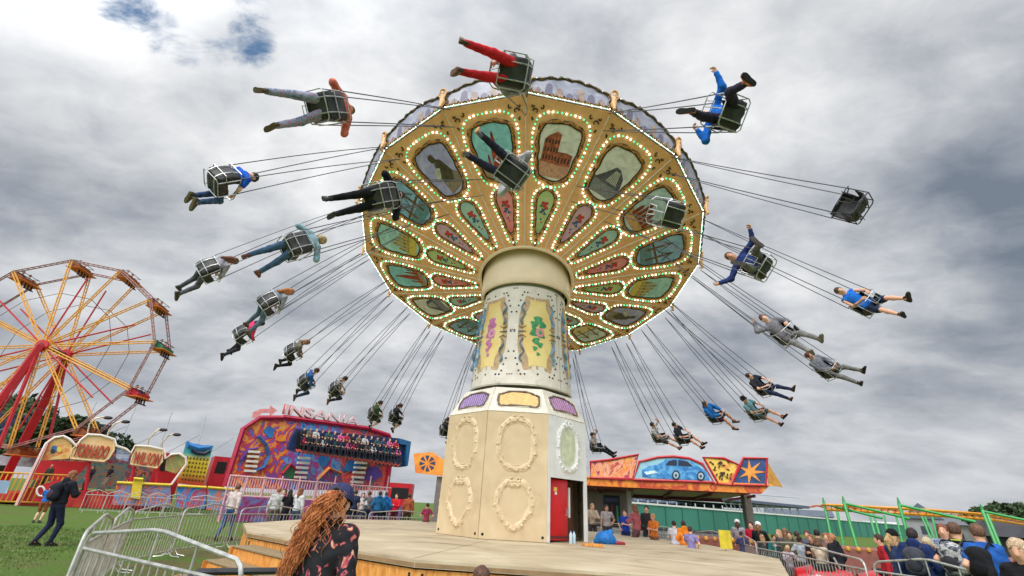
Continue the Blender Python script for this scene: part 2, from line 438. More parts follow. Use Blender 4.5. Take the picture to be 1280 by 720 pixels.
    for n in 'LR':
        P.append(('c', J['hip'+n], J['kn'+n] if legs != 'short' else J['hip'+n]+(J['kn'+n]-J['hip'+n])*.88, .092*fat, .068 if legs != 'short' else .080))
        if legs == 'long': P.append(('c', J['kn'+n], J['kn'+n]+(J['an'+n]-J['kn'+n])*.97, .068, .050))
    S['trousers'] = sdf_mesh('trousers', P, h, [M('trousers', (.2, .2, .2))], .03, wob=.0036)
    if hair:
        g2 = .011
        P = [('e', hd+hu*.022-hf*.008, HR, (.074+g2, .094+g2, .096+g2))]
        if hair in ('long', 'pony', 'bob'):
            P += [('c', hd-hf*.05, hd-hf*.07-hu*.12, .06, .055)]
            for s in (-1, 1): P.append(('c', hd+hs*s*.06-hf*.02, hd+hs*s*.075-hf*.035-hu*(.17 if hair != 'bob' else .1), .035, .03))
        if hair == 'long': P.append(('c', hd-hf*.07-hu*.1, hd-hf*.085-hu*.34, .07, .035))
        if hair == 'pony': P += [('c', hd-hf*.1+hu*.03, hd-hf*.16-hu*.06, .03, .035), ('c', hd-hf*.16-hu*.06, hd-hf*.13-hu*.26, .035, .015)]
        P.append(('-e', hd+hf*.085-hu*.045, HR, (.066, .062, .105)))
        if hair == 'short': P.append(('-e', hd+hf*.02-hu*.125, HR, (.12, .12, .10)))
        S['hair'] = sdf_mesh('hair', P, h*.8, [M('hair', (.05, .03, .02), .7)], .02, wob=.0035)
    if cap:
        mb = MB(); R4 = HR
        prof = [(.098, -.005), (.100, .02), (.094, .06), (.070, .098), (.035, .118), (.006, .122)]
        mb.lathe(prof, 20, hd+hu*.03-hf*.006, 0, R=HR)
        pts = []
        for i in range(9):
            a = -1.0+2.0*i/8; pts.append((.098*math.sin(a), .098*math.cos(a)))
        o2 = [(.085*math.sin(a*.95), .098*math.cos(a)+.075*math.cos(a*1.4)) for a in [1.0-2.0*i/8 for i in range(9)]]
        mb.prism(pts+o2, .0, .008, hd+hu*.035-hf*.006, hs, hf, hu)
        S['cap'] = mb.mesh('cap', [M('cap_cloth', (.05, .05, .1))], True)
    # shoes
    sh = []
    for n in 'LR':
        f = J['ft'+n]; sd = (J['kn'+n]-J['an'+n]).normalized(); z = (sd-f*sd.dot(f)).normalized(); x = f.cross(z)
        sh.append(M4(J['an'+n]+z*.0, x, f, z))
    S['_shoes'] = sh; S['_hi'] = shoes_hi
    return S
SKINS = [hexc(226, 172, 142), hexc(205, 150, 120), hexc(235, 185, 160), hexc(150, 100, 75)]
def skin(i): return M('skin_%d' % i, SKINS[i % 4], .55, nscale=14, namt=.08)
def hairm(r, g, b):
    return Mramp('hair_%d_%d_%d' % (r, g, b), [(.3, tuple(x*.5 for x in hexc(r, g, b))), (.55, hexc(r, g, b)), (.75, tuple(min(1, x*1.5) for x in hexc(r, g, b)))], 30, 4, 2, .6, stretch=(1, 1, .3), bump=1.)
def put_person(S, mat, label, sk=0, shirt=None, trousers=None, hair=(60, 40, 28), shoe=(35, 32, 32), sole=(90, 70, 50), capc=None, group=None, scale=1., cat='person'):
    b = inst('person', S['body'], [skin(sk)], None)
    b.matrix_world = mat @ Matrix.Scale(scale, 4)
    tag(b, label, cat, group)
    def cm(c): return c if not isinstance(c, tuple) else cloth(*c)
    if 'shirt' in S: inst('shirt', S['shirt'], [cm(shirt)], b)
    inst('trousers', S['trousers'], [cm(trousers)], b)
    if 'hair' in S: inst('hair', S['hair'], [hairm(*hair)], b)
    if 'cap' in S: inst('cap', S['cap'], [cm(capc or (30, 30, 40))], b)
    if S['_shoes']:
        for m in S['_shoes']:
            inst('shoe', shoe_mesh(S['_hi']), [M('shoe_%d_%d_%d' % shoe, hexc(*shoe), .6), M('sole_%d_%d_%d' % sole, hexc(*sole), .85, nscale=40, namt=.3)], b, m)
    return b
# ------------------------------------------------------------------ sky and light
def nodes(nt): return nt.nodes, nt.links
w = bpy.data.worlds.new('World'); sc.world = w; w.use_nodes = True
nt = w.node_tree; N = nt.nodes; L = nt.links
bg = N['Background']; bg.inputs['Strength'].default_value = .1
sky = N.new('ShaderNodeTexSky'); sky.sky_type = 'NISHITA'; sky.sun_disc = False
SUN_EL = math.radians(52); SUN_AZ = math.radians(205)      # azimuth clockwise from +Y: behind the camera, a little left
sky.sun_elevation = SUN_EL; sky.sun_rotation = SUN_AZ
sky.air_density = 1.2; sky.dust_density = .6
def val(op, a, b=None, c=None):
    n = N.new('ShaderNodeMath'); n.operation = op
    for i, x in enumerate((a, b, c)):
        if x is None: continue
        if isinstance(x, (int, float)): n.inputs[i].default_value = x
        else: L.new(x, n.inputs[i])
    return n.outputs[0]
def sstep(x, a, b):
    n = N.new('ShaderNodeMapRange'); n.interpolation_type = 'SMOOTHSTEP'; L.new(x, n.inputs[0]); n.inputs[1].default_value = a; n.inputs[2].default_value = b; return n.outputs[0]
tc = N.new('ShaderNodeTexCoord'); D0 = tc.outputs['Generated']
sp = N.new('ShaderNodeSeparateXYZ'); L.new(D0, sp.inputs[0])
zz = val('ADD', val('MAXIMUM', sp.outputs[2], 0.0), .30)
cb = N.new('ShaderNodeCombineXYZ'); L.new(val('DIVIDE', sp.outputs[0], zz), cb.inputs[0]); L.new(val('DIVIDE', sp.outputs[1], zz), cb.inputs[1])
def noise(scale, detail, dist, loc=(0, 0, 0), rot=0, st=(1, 1, 1), rough=.55):
    mp = N.new('ShaderNodeMapping'); mp.inputs['Location'].default_value = loc; mp.inputs['Rotation'].default_value = (0, 0, rot); mp.inputs['Scale'].default_value = st
    L.new(cb.outputs[0], mp.inputs['Vector'])
    n = N.new('ShaderNodeTexNoise'); n.inputs['Scale'].default_value = scale; n.inputs['Detail'].default_value = detail; n.inputs['Distortion'].default_value = dist; n.inputs['Roughness'].default_value = rough
    L.new(mp.outputs[0], n.inputs['Vector']); return n.outputs['Fac']
def lobe(u, v, a, b):                 # a patch of the sky round one bearing
    d = ray(u, v); n = N.new('ShaderNodeVectorMath'); n.operation = 'DOT_PRODUCT'
    L.new(D0, n.inputs[0]); n.inputs[1].default_value = d
    return sstep(n.outputs['Value'], math.cos(math.radians(b)), math.cos(math.radians(a)))
big = noise(.95, 3, .3, (3.1, 1.7, 0), .5, (1, 1.3, 1))
mid = noise(2.3, 6, .25, (.4, 5.2, 0), .6, (1, 1.35, 1), .52)
fin = noise(8.5, 8, .4, (2, 2, 0), .3, (1, 1.3, 1), .62)
lum = val('ADD', val('MULTIPLY', big, .44), val('ADD', val('MULTIPLY', mid, .80), val('MULTIPLY', fin, .26)))
lum = val('SUBTRACT', lum, .165)      # mean about .56
nz = sstep(sp.outputs[2], 0.0, .42)          # cloud contrast is lower towards the horizon
lum = val('ADD', val('MULTIPLY', val('SUBTRACT', lum, .57), val('ADD', .45, val('MULTIPLY', nz, .55))), .57)
def addl(x, l, k): return val('ADD', x, val('MULTIPLY', l, k))
lum = addl(lum, lobe(1180, 215, 3, 24), -.085)
lum = addl(lum, lobe(1230, 330, 2, 14), -.06)
lum = addl(lum, lobe(950, 40, 3, 20), .05)
lum = addl(lum, lobe(1130, 60, 2, 12), .10)
lum = addl(lum, lobe(1090, 350, 1, 10), .12)
lum = addl(lum, lobe(900, 190, 1, 9), .06)
lum = addl(lum, lobe(420, 260, 2, 14), .03)
lum = addl(lum, lobe(1010, 210, 1, 8), .05)
lum = addl(lum, lobe(860, 100, 1, 8), -.04)
lum = addl(lum, lobe(330, 100, 3, 22), .09)
lum = addl(lum, lobe(200, 230, 3, 16), .03)
lum = addl(lum, lobe(60, 260, 3, 18), -.06)
lum = addl(lum, lobe(500, 480, 3, 12), -.02)
rp = N.new('ShaderNodeValToRGB'); L.new(lum, rp.inputs['Fac'])
el = rp.color_ramp.elements
stops = [(.30, (.15, .18, .225)), (.38, (.215, .245, .29)), (.46, (.29, .315, .355)), (.55, (.395, .415, .445)), (.64, (.51, .525, .545)), (.74, (.63, .64, .655)), (.88, (.80, .805, .80))]
while len(el) < len(stops): el.new(.5)
for e, (p, c) in zip(el, stops): e.position = p
for e, (p, c) in zip(el, stops): e.color = (*c, 1)
# brighter cloud where the sun stands behind it (behind the camera)
sd = V((math.sin(SUN_AZ)*math.cos(SUN_EL), math.cos(SUN_AZ)*math.cos(SUN_EL), math.sin(SUN_EL)))
dn = N.new('ShaderNodeVectorMath'); dn.operation = 'DOT_PRODUCT'; L.new(D0, dn.inputs[0]); dn.inputs[1].default_value = sd
glow = val('ADD', 1.0, val('MULTIPLY', sstep(dn.outputs['Value'], .25, 1.0), 2.6))
vm = N.new('ShaderNodeVectorMath'); vm.operation = 'SCALE'; L.new(rp.outputs[0], vm.inputs[0]); L.new(val('MULTIPLY', glow, 10.0), vm.inputs['Scale'])
# the gaps of blue
gap = val('MAXIMUM', val('MAXIMUM', lobe(306, 48, .2, 3.9), val('MULTIPLY', lobe(232, 60, .2, 2.6), .85)), val('MAXIMUM', val('MULTIPLY', lobe(322, 4, .2, 3.0), .85), val('MULTIPLY', lobe(165, 18, .2, 3.6), .74)))
gap = val('MAXIMUM', gap, val('MULTIPLY', lobe(200, 40, .2, 3.0), .85))
gap = val('MAXIMUM', gap, val('MULTIPLY', lobe(268, 62, .2, 3.0), .8))
gap = val('MAXIMUM', gap, val('MULTIPLY', lobe(1120, 344, .1, 1.6), .62))
gn = noise(7, 8, .5, (7, 1, 0), .7, (1, 1.8, 1), .62)
gm = sstep(val('ADD', gap, val('MULTIPLY', val('SUBTRACT', gn, .5), 3.0)), .50, 1.35)
bl = N.new('ShaderNodeMix'); bl.data_type = 'RGBA'; L.new(gm, bl.inputs[0]); L.new(vm.outputs[0], bl.inputs[6])
sk2 = N.new('ShaderNodeMix'); sk2.data_type = 'RGBA'; sk2.blend_type = 'MULTIPLY'; sk2.inputs[0].default_value = 1; L.new(sky.outputs[0], sk2.inputs[6]); sk2.inputs[7].default_value = (.8, .95, 1.0, 1)
L.new(sk2.outputs[2], bl.inputs[7]); L.new(bl.outputs[2], bg.inputs['Color'])
sl = bpy.data.lights.new('sun', 'SUN'); sl.energy = 1.15; sl.angle = math.radians(14); sl.color = (1, .96, .9)
so = bpy.data.objects.new('sun', sl); COL.objects.link(so); so.rotation_euler = (-sd).to_track_quat('-Z', 'Y').to_euler()
so.location = (0, -5, 30)
sc.view_settings.view_transform = 'Standard'; sc.view_settings.look = 'None'; sc.view_settings.gamma = 1; sc.view_settings.exposure = .35
sc.render.engine = 'CYCLES'
# ------------------------------------------------------------------ ground
gm_ = bpy.data.materials.new('grass_ground'); gm_.use_nodes = True
nt2 = gm_.node_tree; b2 = nt2.nodes['Principled BSDF']; b2.inputs['Roughness'].default_value = .95; b2.inputs['Specular IOR Level'].default_value = .1
t2 = nt2.nodes.new('ShaderNodeTexCoord')
def nn(scale, det, rough=.6):
    n = nt2.nodes.new('ShaderNodeTexNoise'); n.inputs['Scale'].default_value = scale; n.inputs['Detail'].default_value = det; n.inputs['Roughness'].default_value = rough
    nt2.links.new(t2.outputs['Object'], n.inputs['Vector']); return n
def rr(fac, stops):
    r = nt2.nodes.new('ShaderNodeValToRGB'); nt2.links.new(fac, r.inputs['Fac'])
    while len(r.color_ramp.elements) < len(stops): r.color_ramp.elements.new(.5)
    for e, (p, c) in zip(r.color_ramp.elements, stops): e.position = p
    for e, (p, c) in zip(r.color_ramp.elements, stops): e.color = (*c, 1)
    return r
n1 = nn(22, 6, .75); n2 = nn(.45, 5)
g1 = rr(n1.outputs['Fac'], [(.3, (.045, .085, .018)), (.5, (.10, .175, .035)), (.7, (.20, .27, .07))])
g2 = rr(n1.outputs['Fac'], [(.3, (.10, .075, .04)), (.7, (.22, .17, .09))])
mk = rr(n2.outputs['Fac'], [(.52, (0, 0, 0)), (.68, (.8, .8, .8))])
vd = nt2.nodes.new('ShaderNodeVectorMath'); vd.operation = 'DISTANCE'; nt2.links.new(t2.outputs['Object'], vd.inputs[0]); vd.inputs[1].default_value = (.4, 15, 0)
wr = nt2.nodes.new('ShaderNodeMapRange'); nt2.links.new(vd.outputs['Value'], wr.inputs[0]); wr.inputs[1].default_value = 7; wr.inputs[2].default_value = 11.5; wr.inputs[3].default_value = .16; wr.inputs[4].default_value = 0
n3 = nn(1.6, 6); ad = nt2.nodes.new('ShaderNodeMath'); nt2.links.new(wr.outputs[0], ad.inputs[0]); mu_ = nt2.nodes.new('ShaderNodeMath'); mu_.operation = 'MULTIPLY_ADD'; nt2.links.new(n3.outputs['Fac'], mu_.inputs[0]); mu_.inputs[1].default_value = .45; nt2.links.new(n2.outputs['Fac'], mu_.inputs[2])
nt2.links.new(mu_.outputs[0], ad.inputs[1]); su = nt2.nodes.new('ShaderNodeMath'); su.operation = 'SUBTRACT'; nt2.links.new(ad.outputs[0], su.inputs[0]); su.inputs[1].default_value = .22
nt2.links.new(su.outputs[0], mk.inputs['Fac'])
mx = nt2.nodes.new('ShaderNodeMix'); mx.data_type = 'RGBA'; nt2.links.new(mk.outputs[0], mx.inputs[0]); nt2.links.new(g1.outputs[0], mx.inputs[6]); nt2.links.new(g2.outputs[0], mx.inputs[7]); nt2.links.new(mx.outputs[2], b2.inputs['Base Color'])
bp2 = nt2.nodes.new('ShaderNodeBump'); bp2.inputs['Strength'].default_value = .8; bp2.inputs['Distance'].default_value = .05; nt2.links.new(n1.outputs['Fac'], bp2.inputs['Height']); nt2.links.new(bp2.outputs[0], b2.inputs['Normal'])
g = MB(); g.add([(-900, -200, 0), (900, -200, 0), (900, 1400, 0), (-900, 1400, 0)], [(0, 1, 2, 3)])
tag(g.build('ground', gm_), kind='structure')
# blades of grass where the camera comes close to the lawn
nb = 60000
bx = rng.uniform(-17, -1.5, nb); by = rng.uniform(3.2, 19, nb)
keep = (np.hypot(bx-.4, by-15) > 10.2+1.2*rng.random(nb)) & (bx < -.42*by+1.2) & (bx > -1.25*by-1)
bx, by = bx[keep], by[keep]; nb = len(bx)
an = rng.uniform(0, 2*PI, nb); hh = rng.uniform(.02, .06, nb); ww = .004+.0006*by
vv = np.zeros((nb, 3, 3)); dx, dy = np.cos(an)*ww, np.sin(an)*ww
vv[:, 0] = np.stack([bx-dx, by-dy, 0*bx], 1); vv[:, 1] = np.stack([bx+dx, by+dy, 0*bx], 1); vv[:, 2] = np.stack([bx+rng.normal(0, .015, nb), by+rng.normal(0, .015, nb), hh], 1)
me = bpy.data.meshes.new('grass'); me.vertices.add(nb*3); me.vertices.foreach_set('co', vv.ravel()); me.loops.add(nb*3); me.loops.foreach_set('vertex_index', np.arange(nb*3)); me.polygons.add(nb); me.polygons.foreach_set('loop_start', np.arange(0, nb*3, 3)); me.update(calc_edges=True)
me.materials.append(Mramp('grass_blade', [(.3, (.05, .10, .02)), (.5, (.13, .21, .045)), (.72, (.27, .33, .10))], 3, 3, 0, .8))
gr = bpy.data.objects.new('grass', me); link(gr); tag(gr, 'short green lawn grass left of the swing ride', 'grass', kind='stuff')
# ------------------------------------------------------------------ swing ride
GOLD = M('gold_board', hexc(254, 188, 130), .42, nscale=5, namt=.12)
GOLDD = Mramp('gilt_carving', [(.35, hexc(70, 38, 20)), (.5, hexc(190, 120, 50)), (.7, hexc(245, 200, 110))], 26, 3, 1, .4, bump=.4)
DARKLINE = M('dark_outline', hexc(45, 30, 24), .5)
CREAM = Mramp('cream_panel', [(.2, hexc(160, 138, 104)), (.38, hexc(202, 180, 142)), (.6, hexc(212, 190, 152)), (.8, hexc(224, 204, 168))], 1.6, 9, .6, .42, bump=.04)
CREAM2 = M('cream_moulding', hexc(216, 194, 156), .4, nscale=12, namt=.12)
PALE = Mramp('dirty_white_paint', [(.2, hexc(175, 165, 145)), (.36, hexc(220, 212, 196)), (.7, hexc(234, 228, 216))], 3, 8, .6, .45, bump=.06)
WHITE = M('white_paint', (.78, .78, .75), .45, nscale=3, namt=.08)
IVORY = M('ivory_collar', hexc(246, 224, 190), .4, nscale=2, namt=.06)
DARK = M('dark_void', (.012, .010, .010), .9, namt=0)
STEEL = M('galvanised_steel', (.55, .56, .56), .38, .75, nscale=12, namt=.25)
CHAINM = M('dark_steel_chain', (.10, .10, .11), .45, .5, namt=0)
BW = M('bulb_white', (.93, 1, .96), .3, namt=0, emit=6.5)
BG = M('bulb_green', (.04, .80, .40), .3, namt=0, emit=2.2)
TX, TY = .42, 15.0
CC = V((TX+.08, TY, 10.05)); CN = V((.045, .30, 1)).normalized()
E1 = (V((1, 0, 0))-CN*CN.x).normalized(); E2 = CN.cross(E1)
PH = -PI/2-.07; NS = 16; RO, RI, DROP = 6.25, 1.66, 1.2
def K(th, r, h=0.): return CC+(E1*math.cos(th)+E2*math.sin(th))*r+CN*h
def kh(r): return -DROP*(RO-r)/(RO-RI)
ride = thing('swing_carousel', 'tall swing ride with a painted gold canopy lit by green and white bulbs', 'swing ride', (TX, TY, .8))
rinv = Matrix.Translation((-TX, -TY, -.8))
def rb(mb, name, mats, parent=None, smooth=True):      # world-space mesh hung under the ride
    return mb.build(name, mats, parent or ride, smooth, rinv if parent is None else None)
# ---- canopy sectors: one set of shapes, 16 copies, pictures differ
c8 = math.cos(PI/16); s8 = math.sin(PI/16)
LP = math.hypot((RO-RI)*c8, DROP)
def wY(y): return RI*s8+(RO-RI)*s8*y/LP
def sec_matrix(k):
    th = PH+(k+.5)*2*PI/NS
    A = K(th, RI*c8, -DROP); B = K(th, RO*c8, 0)
    ey = (B-A).normalized(); ex = (E1*-math.sin(th)+E2*math.cos(th)).normalized(); ez = ex.cross(ey)   # up / inside
    return M4(A, ex, ey, ez)                        # local +Z looks down and out at the crowd
def wig(pts, n, amp, seed=0):
    """resample a closed outline to n points with a wavy carved edge"""
    P = [V((*p, 0)) for p in pts]; L_ = [(P[(i+1) % len(P)]-P[i]).length for i in range(len(P))]; T = sum(L_); out = []
    for k in range(n):
        t = T*k/n; i = 0
        while t > L_[i]: t -= L_[i]; i = (i+1) % len(P)
        out.append(P[i].lerp(P[(i+1) % len(P)], t/L_[i]))
    for _ in range(2): out = [(out[i-1]+out[i]*2+out[(i+1) % n])/4 for i in range(n)]
    c = sum(out, V())/n; res = []
    for i, p in enumerate(out):
        nrm = (out[(i+1) % n]-out[i-1]); nrm = V((nrm.y, -nrm.x, 0)).normalized()
        if nrm.dot(p-c) < 0: nrm = -nrm
        res.append(p+nrm*amp*(math.sin(i*2*PI*3/16+seed)+.5*math.sin(i*1.9+seed*2)))
    return res
def offs(pts, d):
    n = len(pts); res = []
    for i, p in enumerate(pts):
        a = pts[(i+1) % n]-pts[i-1]; nrm = V((a.y, -a.x, 0)).normalized(); res.append(p+nrm*d)
    c = sum(pts, V())/n
    if sum((r-c).length for r in res) < sum((p-c).length for p in pts): res = [p*2-r for p, r in zip(pts, res)]
    return res
OUT_PIC = [(-.42, 2.52), (0, 2.36), (.42, 2.52), (.50, 2.9), (.62, 3.7), (.56, 4.0), (0, 4.12), (-.56, 4.0), (-.62, 3.7), (-.50, 2.9)]
IN_PIC = [(-.07, .55), (.07, .55), (.17, 1.1), (.27, 1.65), (.24, 1.95), (.1, 2.08), (-.1, 2.08), (-.24, 1.95), (-.27, 1.65), (-.17, 1.1)]
def flat_patch(mb, pts, z, m, t=.004):
    mb.prism([(p[0], p[1]) for p in pts], z-t, z, m=m)
def ringstrip(mb, pts, w, z, m):
    mb.path([V((p[0], p[1], z)) for p in pts], w, 5, True, m, .8)
PC = {}
def picture_mesh(kind):
    mb = MB(); o = wig(OUT_PIC, 48, .012, 1)
    lt = lambda c: tuple(min(250, int(x*1.3+34)) for x in c)
    C = {'spires': ((96, 150, 178), (120, 95, 70), (176, 74, 52)), 'arena': ((190, 190, 178), (150, 105, 85), (186, 100, 72)), 'mountain': ((172, 182, 168), (88, 92, 100), (96, 98, 112)),
         'statue': ((122, 120, 176), (98, 86, 74), (90, 80, 68)), 'bridge': ((95, 130, 175), (60, 95, 110), (120, 90, 70)), 'village': ((130, 150, 165), (150, 110, 70), (150, 70, 50)),
         'temple': ((120, 160, 180), (160, 140, 60), (200, 175, 120)), 'desert': ((150, 175, 190), (190, 150, 90), (170, 120, 70))}[kind]; C = [lt(C[0]), lt(C[1]), C[2]]
    skym = Mramp('sky_paint_'+kind, [(.3, tuple(x*.72 for x in hexc(*C[0]))), (.55, hexc(*C[0])), (.8, tuple(min(1, x*1.35) for x in hexc(*C[0])))], 2.6, 6, 1.5, .35)
    gnd = Mramp('land_paint_'+kind, [(.3, tuple(x*.55 for x in hexc(*C[1]))), (.6, hexc(*C[1])), (.8, tuple(min(1, x*1.5) for x in hexc(*C[1])))], 8, 6, 1.5, .35)
    obj_ = Mramp('subject_paint_'+kind, [(.32, tuple(x*.45 for x in hexc(*C[2]))), (.55, hexc(*C[2])), (.75, tuple(min(1, x*1.6) for x in hexc(*C[2])))], 9, 4, .8, .35)
    dk = M('shade_paint', hexc(60, 42, 36), .4)
    flat_patch(mb, o, .012, 0, .012)
    i2 = [p for p in o]
    def poly(pts, m, z): flat_patch(mb, pts, z, m)
    ylo = 2.55
    if kind == 'arena':
        poly([(-.47, 2.5), (.43, 2.5), (.46, 2.95), (-.49, 3.0)], 1, .017)
        poly([(-.44, 2.95), (.0, 2.92), (.02, 3.8), (-.12, 3.86), (-.34, 3.72), (-.44, 3.6)], 2, .022)
        poly([(.0, 2.9), (.45, 2.9), (.47, 3.25), (.3, 3.3), (.0, 3.3)], 2, .0215)
        for r_ in range(3):
            for q in range(5): x = -.40+q*.09; y = 3.02+r_*.24; poly([(x, y), (x+.045, y), (x+.045, y+.12), (x+.022, y+.15), (x, y+.12)], 3, .025)
        for q in range(4): x = .06+q*.1; poly([(x, 2.98), (x+.05, 2.98), (x+.05, 3.14), (x, 3.14)], 3, .025)
    elif kind == 'spires':
        poly([(-.44, 2.5), (.44, 2.5), (.5, 2.9), (-.5, 2.8)], 1, .017)
        for x, w_, hgt in ((.02, .13, 3.85), (.27, .10, 3.3), (-.2, .08, 3.2), (.42, .05, 3.15)):
            poly([(x-w_, 2.7), (x+w_, 2.7), (x+w_*.8, hgt-.55), (x+.02, hgt), (x-.02, hgt), (x-w_*.8, hgt-.55)], 2, .022+x*.002)
            poly([(x-.03, hgt-.1), (x, hgt-.16), (x+.03, hgt-.1), (x, hgt-.02)], 3, .026+x*.002)
    elif kind == 'mountain':
        poly([(-.43, 2.55), (.43, 2.55), (.5, 2.95), (.1, 3.1), (-.5, 3.0)], 1, .017)
        poly([(-.48, 2.95), (.5, 2.9), (.36, 3.3), (.12, 3.5), (-.05, 3.52), (-.2, 3.3)], 2, .022)
        for q in range(6): poly([(-.1+q*.07, 3.0), (-.06+q*.07, 3.0), (.02+q*.03, 3.42), (.0+q*.03, 3.42)], 4, .026)
    elif kind == 'statue':
        poly([(-.1, 2.45), (.42, 2.6), (.48, 3.0), (.25, 3.2), (-.15, 2.9)], 1, .017)
        poly([(-.1, 2.9), (.2, 2.8), (.36, 3.1), (.2, 3.55), (.05, 3.66), (-.08, 3.5), (-.15, 3.2)], 2, .022)
        poly([(-.12, 3.6), (-.02, 3.55), (.07, 3.68), (.02, 3.84), (-.1, 3.84), (-.16, 3.74)], 2, .024)
        poly([(-.3, 3.0), (-.1, 3.1), (.02, 3.35), (-.08, 3.4), (-.22, 3.3)], 4, .026)
    elif kind in ('bridge', 'desert'):
        poly([(-.43, 2.52), (.43, 2.52), (.5, 3.0), (-.5, 2.9)], 1, .017)
        poly([(-.48, 2.95), (.48, 3.1), (.48, 3.18), (-.48, 3.03)], 2, .022)
        for x in (-.25, .2): poly([(x-.04, 2.7), (x+.04, 2.7), (x+.04, 3.65), (x, 3.75), (x-.04, 3.65)], 2, .026)
        poly([(-.48, 3.3), (-.25, 3.62), (0, 3.2), (.2, 3.66), (.46, 3.3), (.46, 3.27), (.2, 3.6), (0, 3.16), (-.25, 3.57)], 3, .029)
    else:
        poly([(-.43, 2.52), (.43, 2.52), (.5, 2.95), (.2, 3.1), (-.5, 2.9)], 1, .017)
        for q in range(5):
            x = -.36+q*.17; hgt = 3.15+.18*((q*3) % 4)/2
            poly([(x, 2.8), (x+.13, 2.8), (x+.13, hgt), (x+.065, hgt+.12), (x, hgt)], 2, .022+.0006*q)
            poly([(x+.03, 2.95), (x+.06, 2.95), (x+.06, 3.05), (x+.03, 3.05)], 3, .028)
    ringstrip(mb, o, .022, .016, 5)
    PC[kind] = mb.mesh('outer_picture', [skym, gnd, obj_, dk, M('light_paint', hexc(205, 205, 195), .4), DARKLINE], False)
for kd in ('spires', 'arena', 'mountain', 'statue', 'bridge', 'village', 'temple', 'desert'): picture_mesh(kd)
PET = {}
for nm, a, b in (('green', (140, 190, 115), (225, 238, 180)), ('violet', (190, 140, 185), (240, 205, 222)), ('teal', (110, 185, 210), (210, 238, 222)), ('pink', (240, 96, 112), (252, 185, 185))):
    mb = MB(); o = wig(IN_PIC, 40, .008, 2); flat_patch(mb, o, .012, 0, .012)
    def blob(cx, cy, r, m, z, n=7, s=0.):
        flat_patch(mb, [(cx+r*(1+.35*math.sin(3*t+s))*math.cos(t), cy+r*(1+.35*math.sin(3*t+s))*math.sin(t)) for t in [2*PI*i/14 for i in range(14)]], z, m)
    for cx, cy, r, m in ((0, 1.62, .10, 1), (-.09, 1.55, .05, 4), (.08, 1.5, .055, 1), (.0, 1.42, .06, 2), (-.06, 1.34, .05, 2), (.06, 1.3, .05, 2), (0, 1.22, .04, 3), (-.02, 1.1, .035, 2), (.02, 1.0, .03, 1), (0, 1.8, .03, 3)): blob(cx, cy, r, m, .017+.0012*len(mb.f) % .006, s=cx*40)
    ringstrip(mb, o, .016, .016, 5)
    bgm = Mramp('petal_paint_'+nm, [(.3, hexc(*a)), (.7, hexc(*b))], .9, 2, .5, .35, stretch=(1, 1.3, 1), offset=(0, -.6, 0))
    PET[nm] = mb.mesh('inner_picture', [bgm, M('flower_red', hexc(205, 60, 70), .5), M('flower_blue', hexc(70, 100, 150), .5), M('leaf_pale', hexc(215, 220, 190), .5), M('leaf_green', hexc(70, 120, 70), .5), DARKLINE], False)
# board, carved rims, corner scrolls
mb = MB(); w0, w1 = wY(0)-.006, wY(LP)-.006
mb.prism([(-w0, 0), (w0, 0), (w1, LP), (-w1, LP)], -.05, 0)
PANEL = mb.mesh('ceiling_panel', [GOLD])
mb = MB()
for base, n, am in ((OUT_PIC, 60, .02), (IN_PIC, 48, .012)):
    o = wig(base, n, am, 1); k = .055 if base is OUT_PIC else .035
    o = offs(o, k); mb.path([V((p.x, p.y, .012)) for p in o], [.034+.018*math.sin(i*2.1) for i in range(n)], 6, True, 0, .8)
    o2 = offs(o, .035)
    mb.path([V((p.x, p.y, .01)) for p in o2], [.012+.01*math.sin(i*1.3+1) for i in range(n)], 5, True, 1, .8)
for s in (-1, 1):
    for (cx, cy, r, t0, t1) in ((.86, 4.28, .10, 0, 4.5), (.72, 4.42, .07, 2, 6.5), (.93, 4.05, .05, 1, 5.5), (.98, 4.42, .05, 3, 8)):
        pts = [V((s*(cx+r*(1-.09*i)*math.cos(t0+(t1-t0)*i/9)), cy+r*(1-.09*i)*math.sin(t0+(t1-t0)*i/9), .008)) for i in range(10)]
        mb.path(pts, [.024-.0015*i for i in range(10)], 5, m=1)
for q in range(5): mb.ball((0, .12+q*.075, .01), (.06-.004*q, .035, .02), 6, 4, q % 2)
CARV = mb.mesh('carved_frame', [GOLDD, DARKLINE], True)
def bulbs(pts, spacing, r, seed, pat=(0, 1, 1)):
    P = pts; T = sum((P[(i+1) % len(P)]-P[i]).length for i in range(len(P))); n = int(T/spacing); m = MB(); acc = 0; i = 0; run = 0
    for k in range(n):
        t = T*k/n
        while run+(P[(i+1) % len(P)]-P[i]).length < t: run += (P[(i+1) % len(P)]-P[i]).length; i = (i+1) % len(P)
        q = P[i].lerp(P[(i+1) % len(P)], (t-run)/max(1e-6, (P[(i+1) % len(P)]-P[i]).length))
        m.ball(V((q.x, q.y, r*.9)), r, 6, 4, pat[(k+seed) % len(pat)])
        cb = len(m.v)-20
        if k: m.f.append((la, la+1, cb+1, cb)); m.m.append(2)
        la = cb
    return m
OB = [(-.46, 2.30), (0, 2.17), (.46, 2.30), (.66, 2.75), (.84, 3.7), (.78, 4.16), (.5, 4.36), (0, 4.38), (-.5, 4.36), (-.78, 4.16), (-.84, 3.7), (-.66, 2.75)]
IB = [(-.155, .22), (.155, .22), (.28, 1.0), (.44, 1.75), (.36, 2.02), (.12, 2.19), (-.12, 2.19), (-.36, 2.02), (-.44, 1.75), (-.28, 1.0)]
SOCK = M('bulb_socket', hexc(150, 120, 80), .5, namt=0)
OBM = [bulbs(wig(OB, 64, .0), .128, .0215, s, (1, 0, 0, 1, 0, 1)).mesh('light_chain', [BW, BG, SOCK], True) for s in (0, 1, 2)]
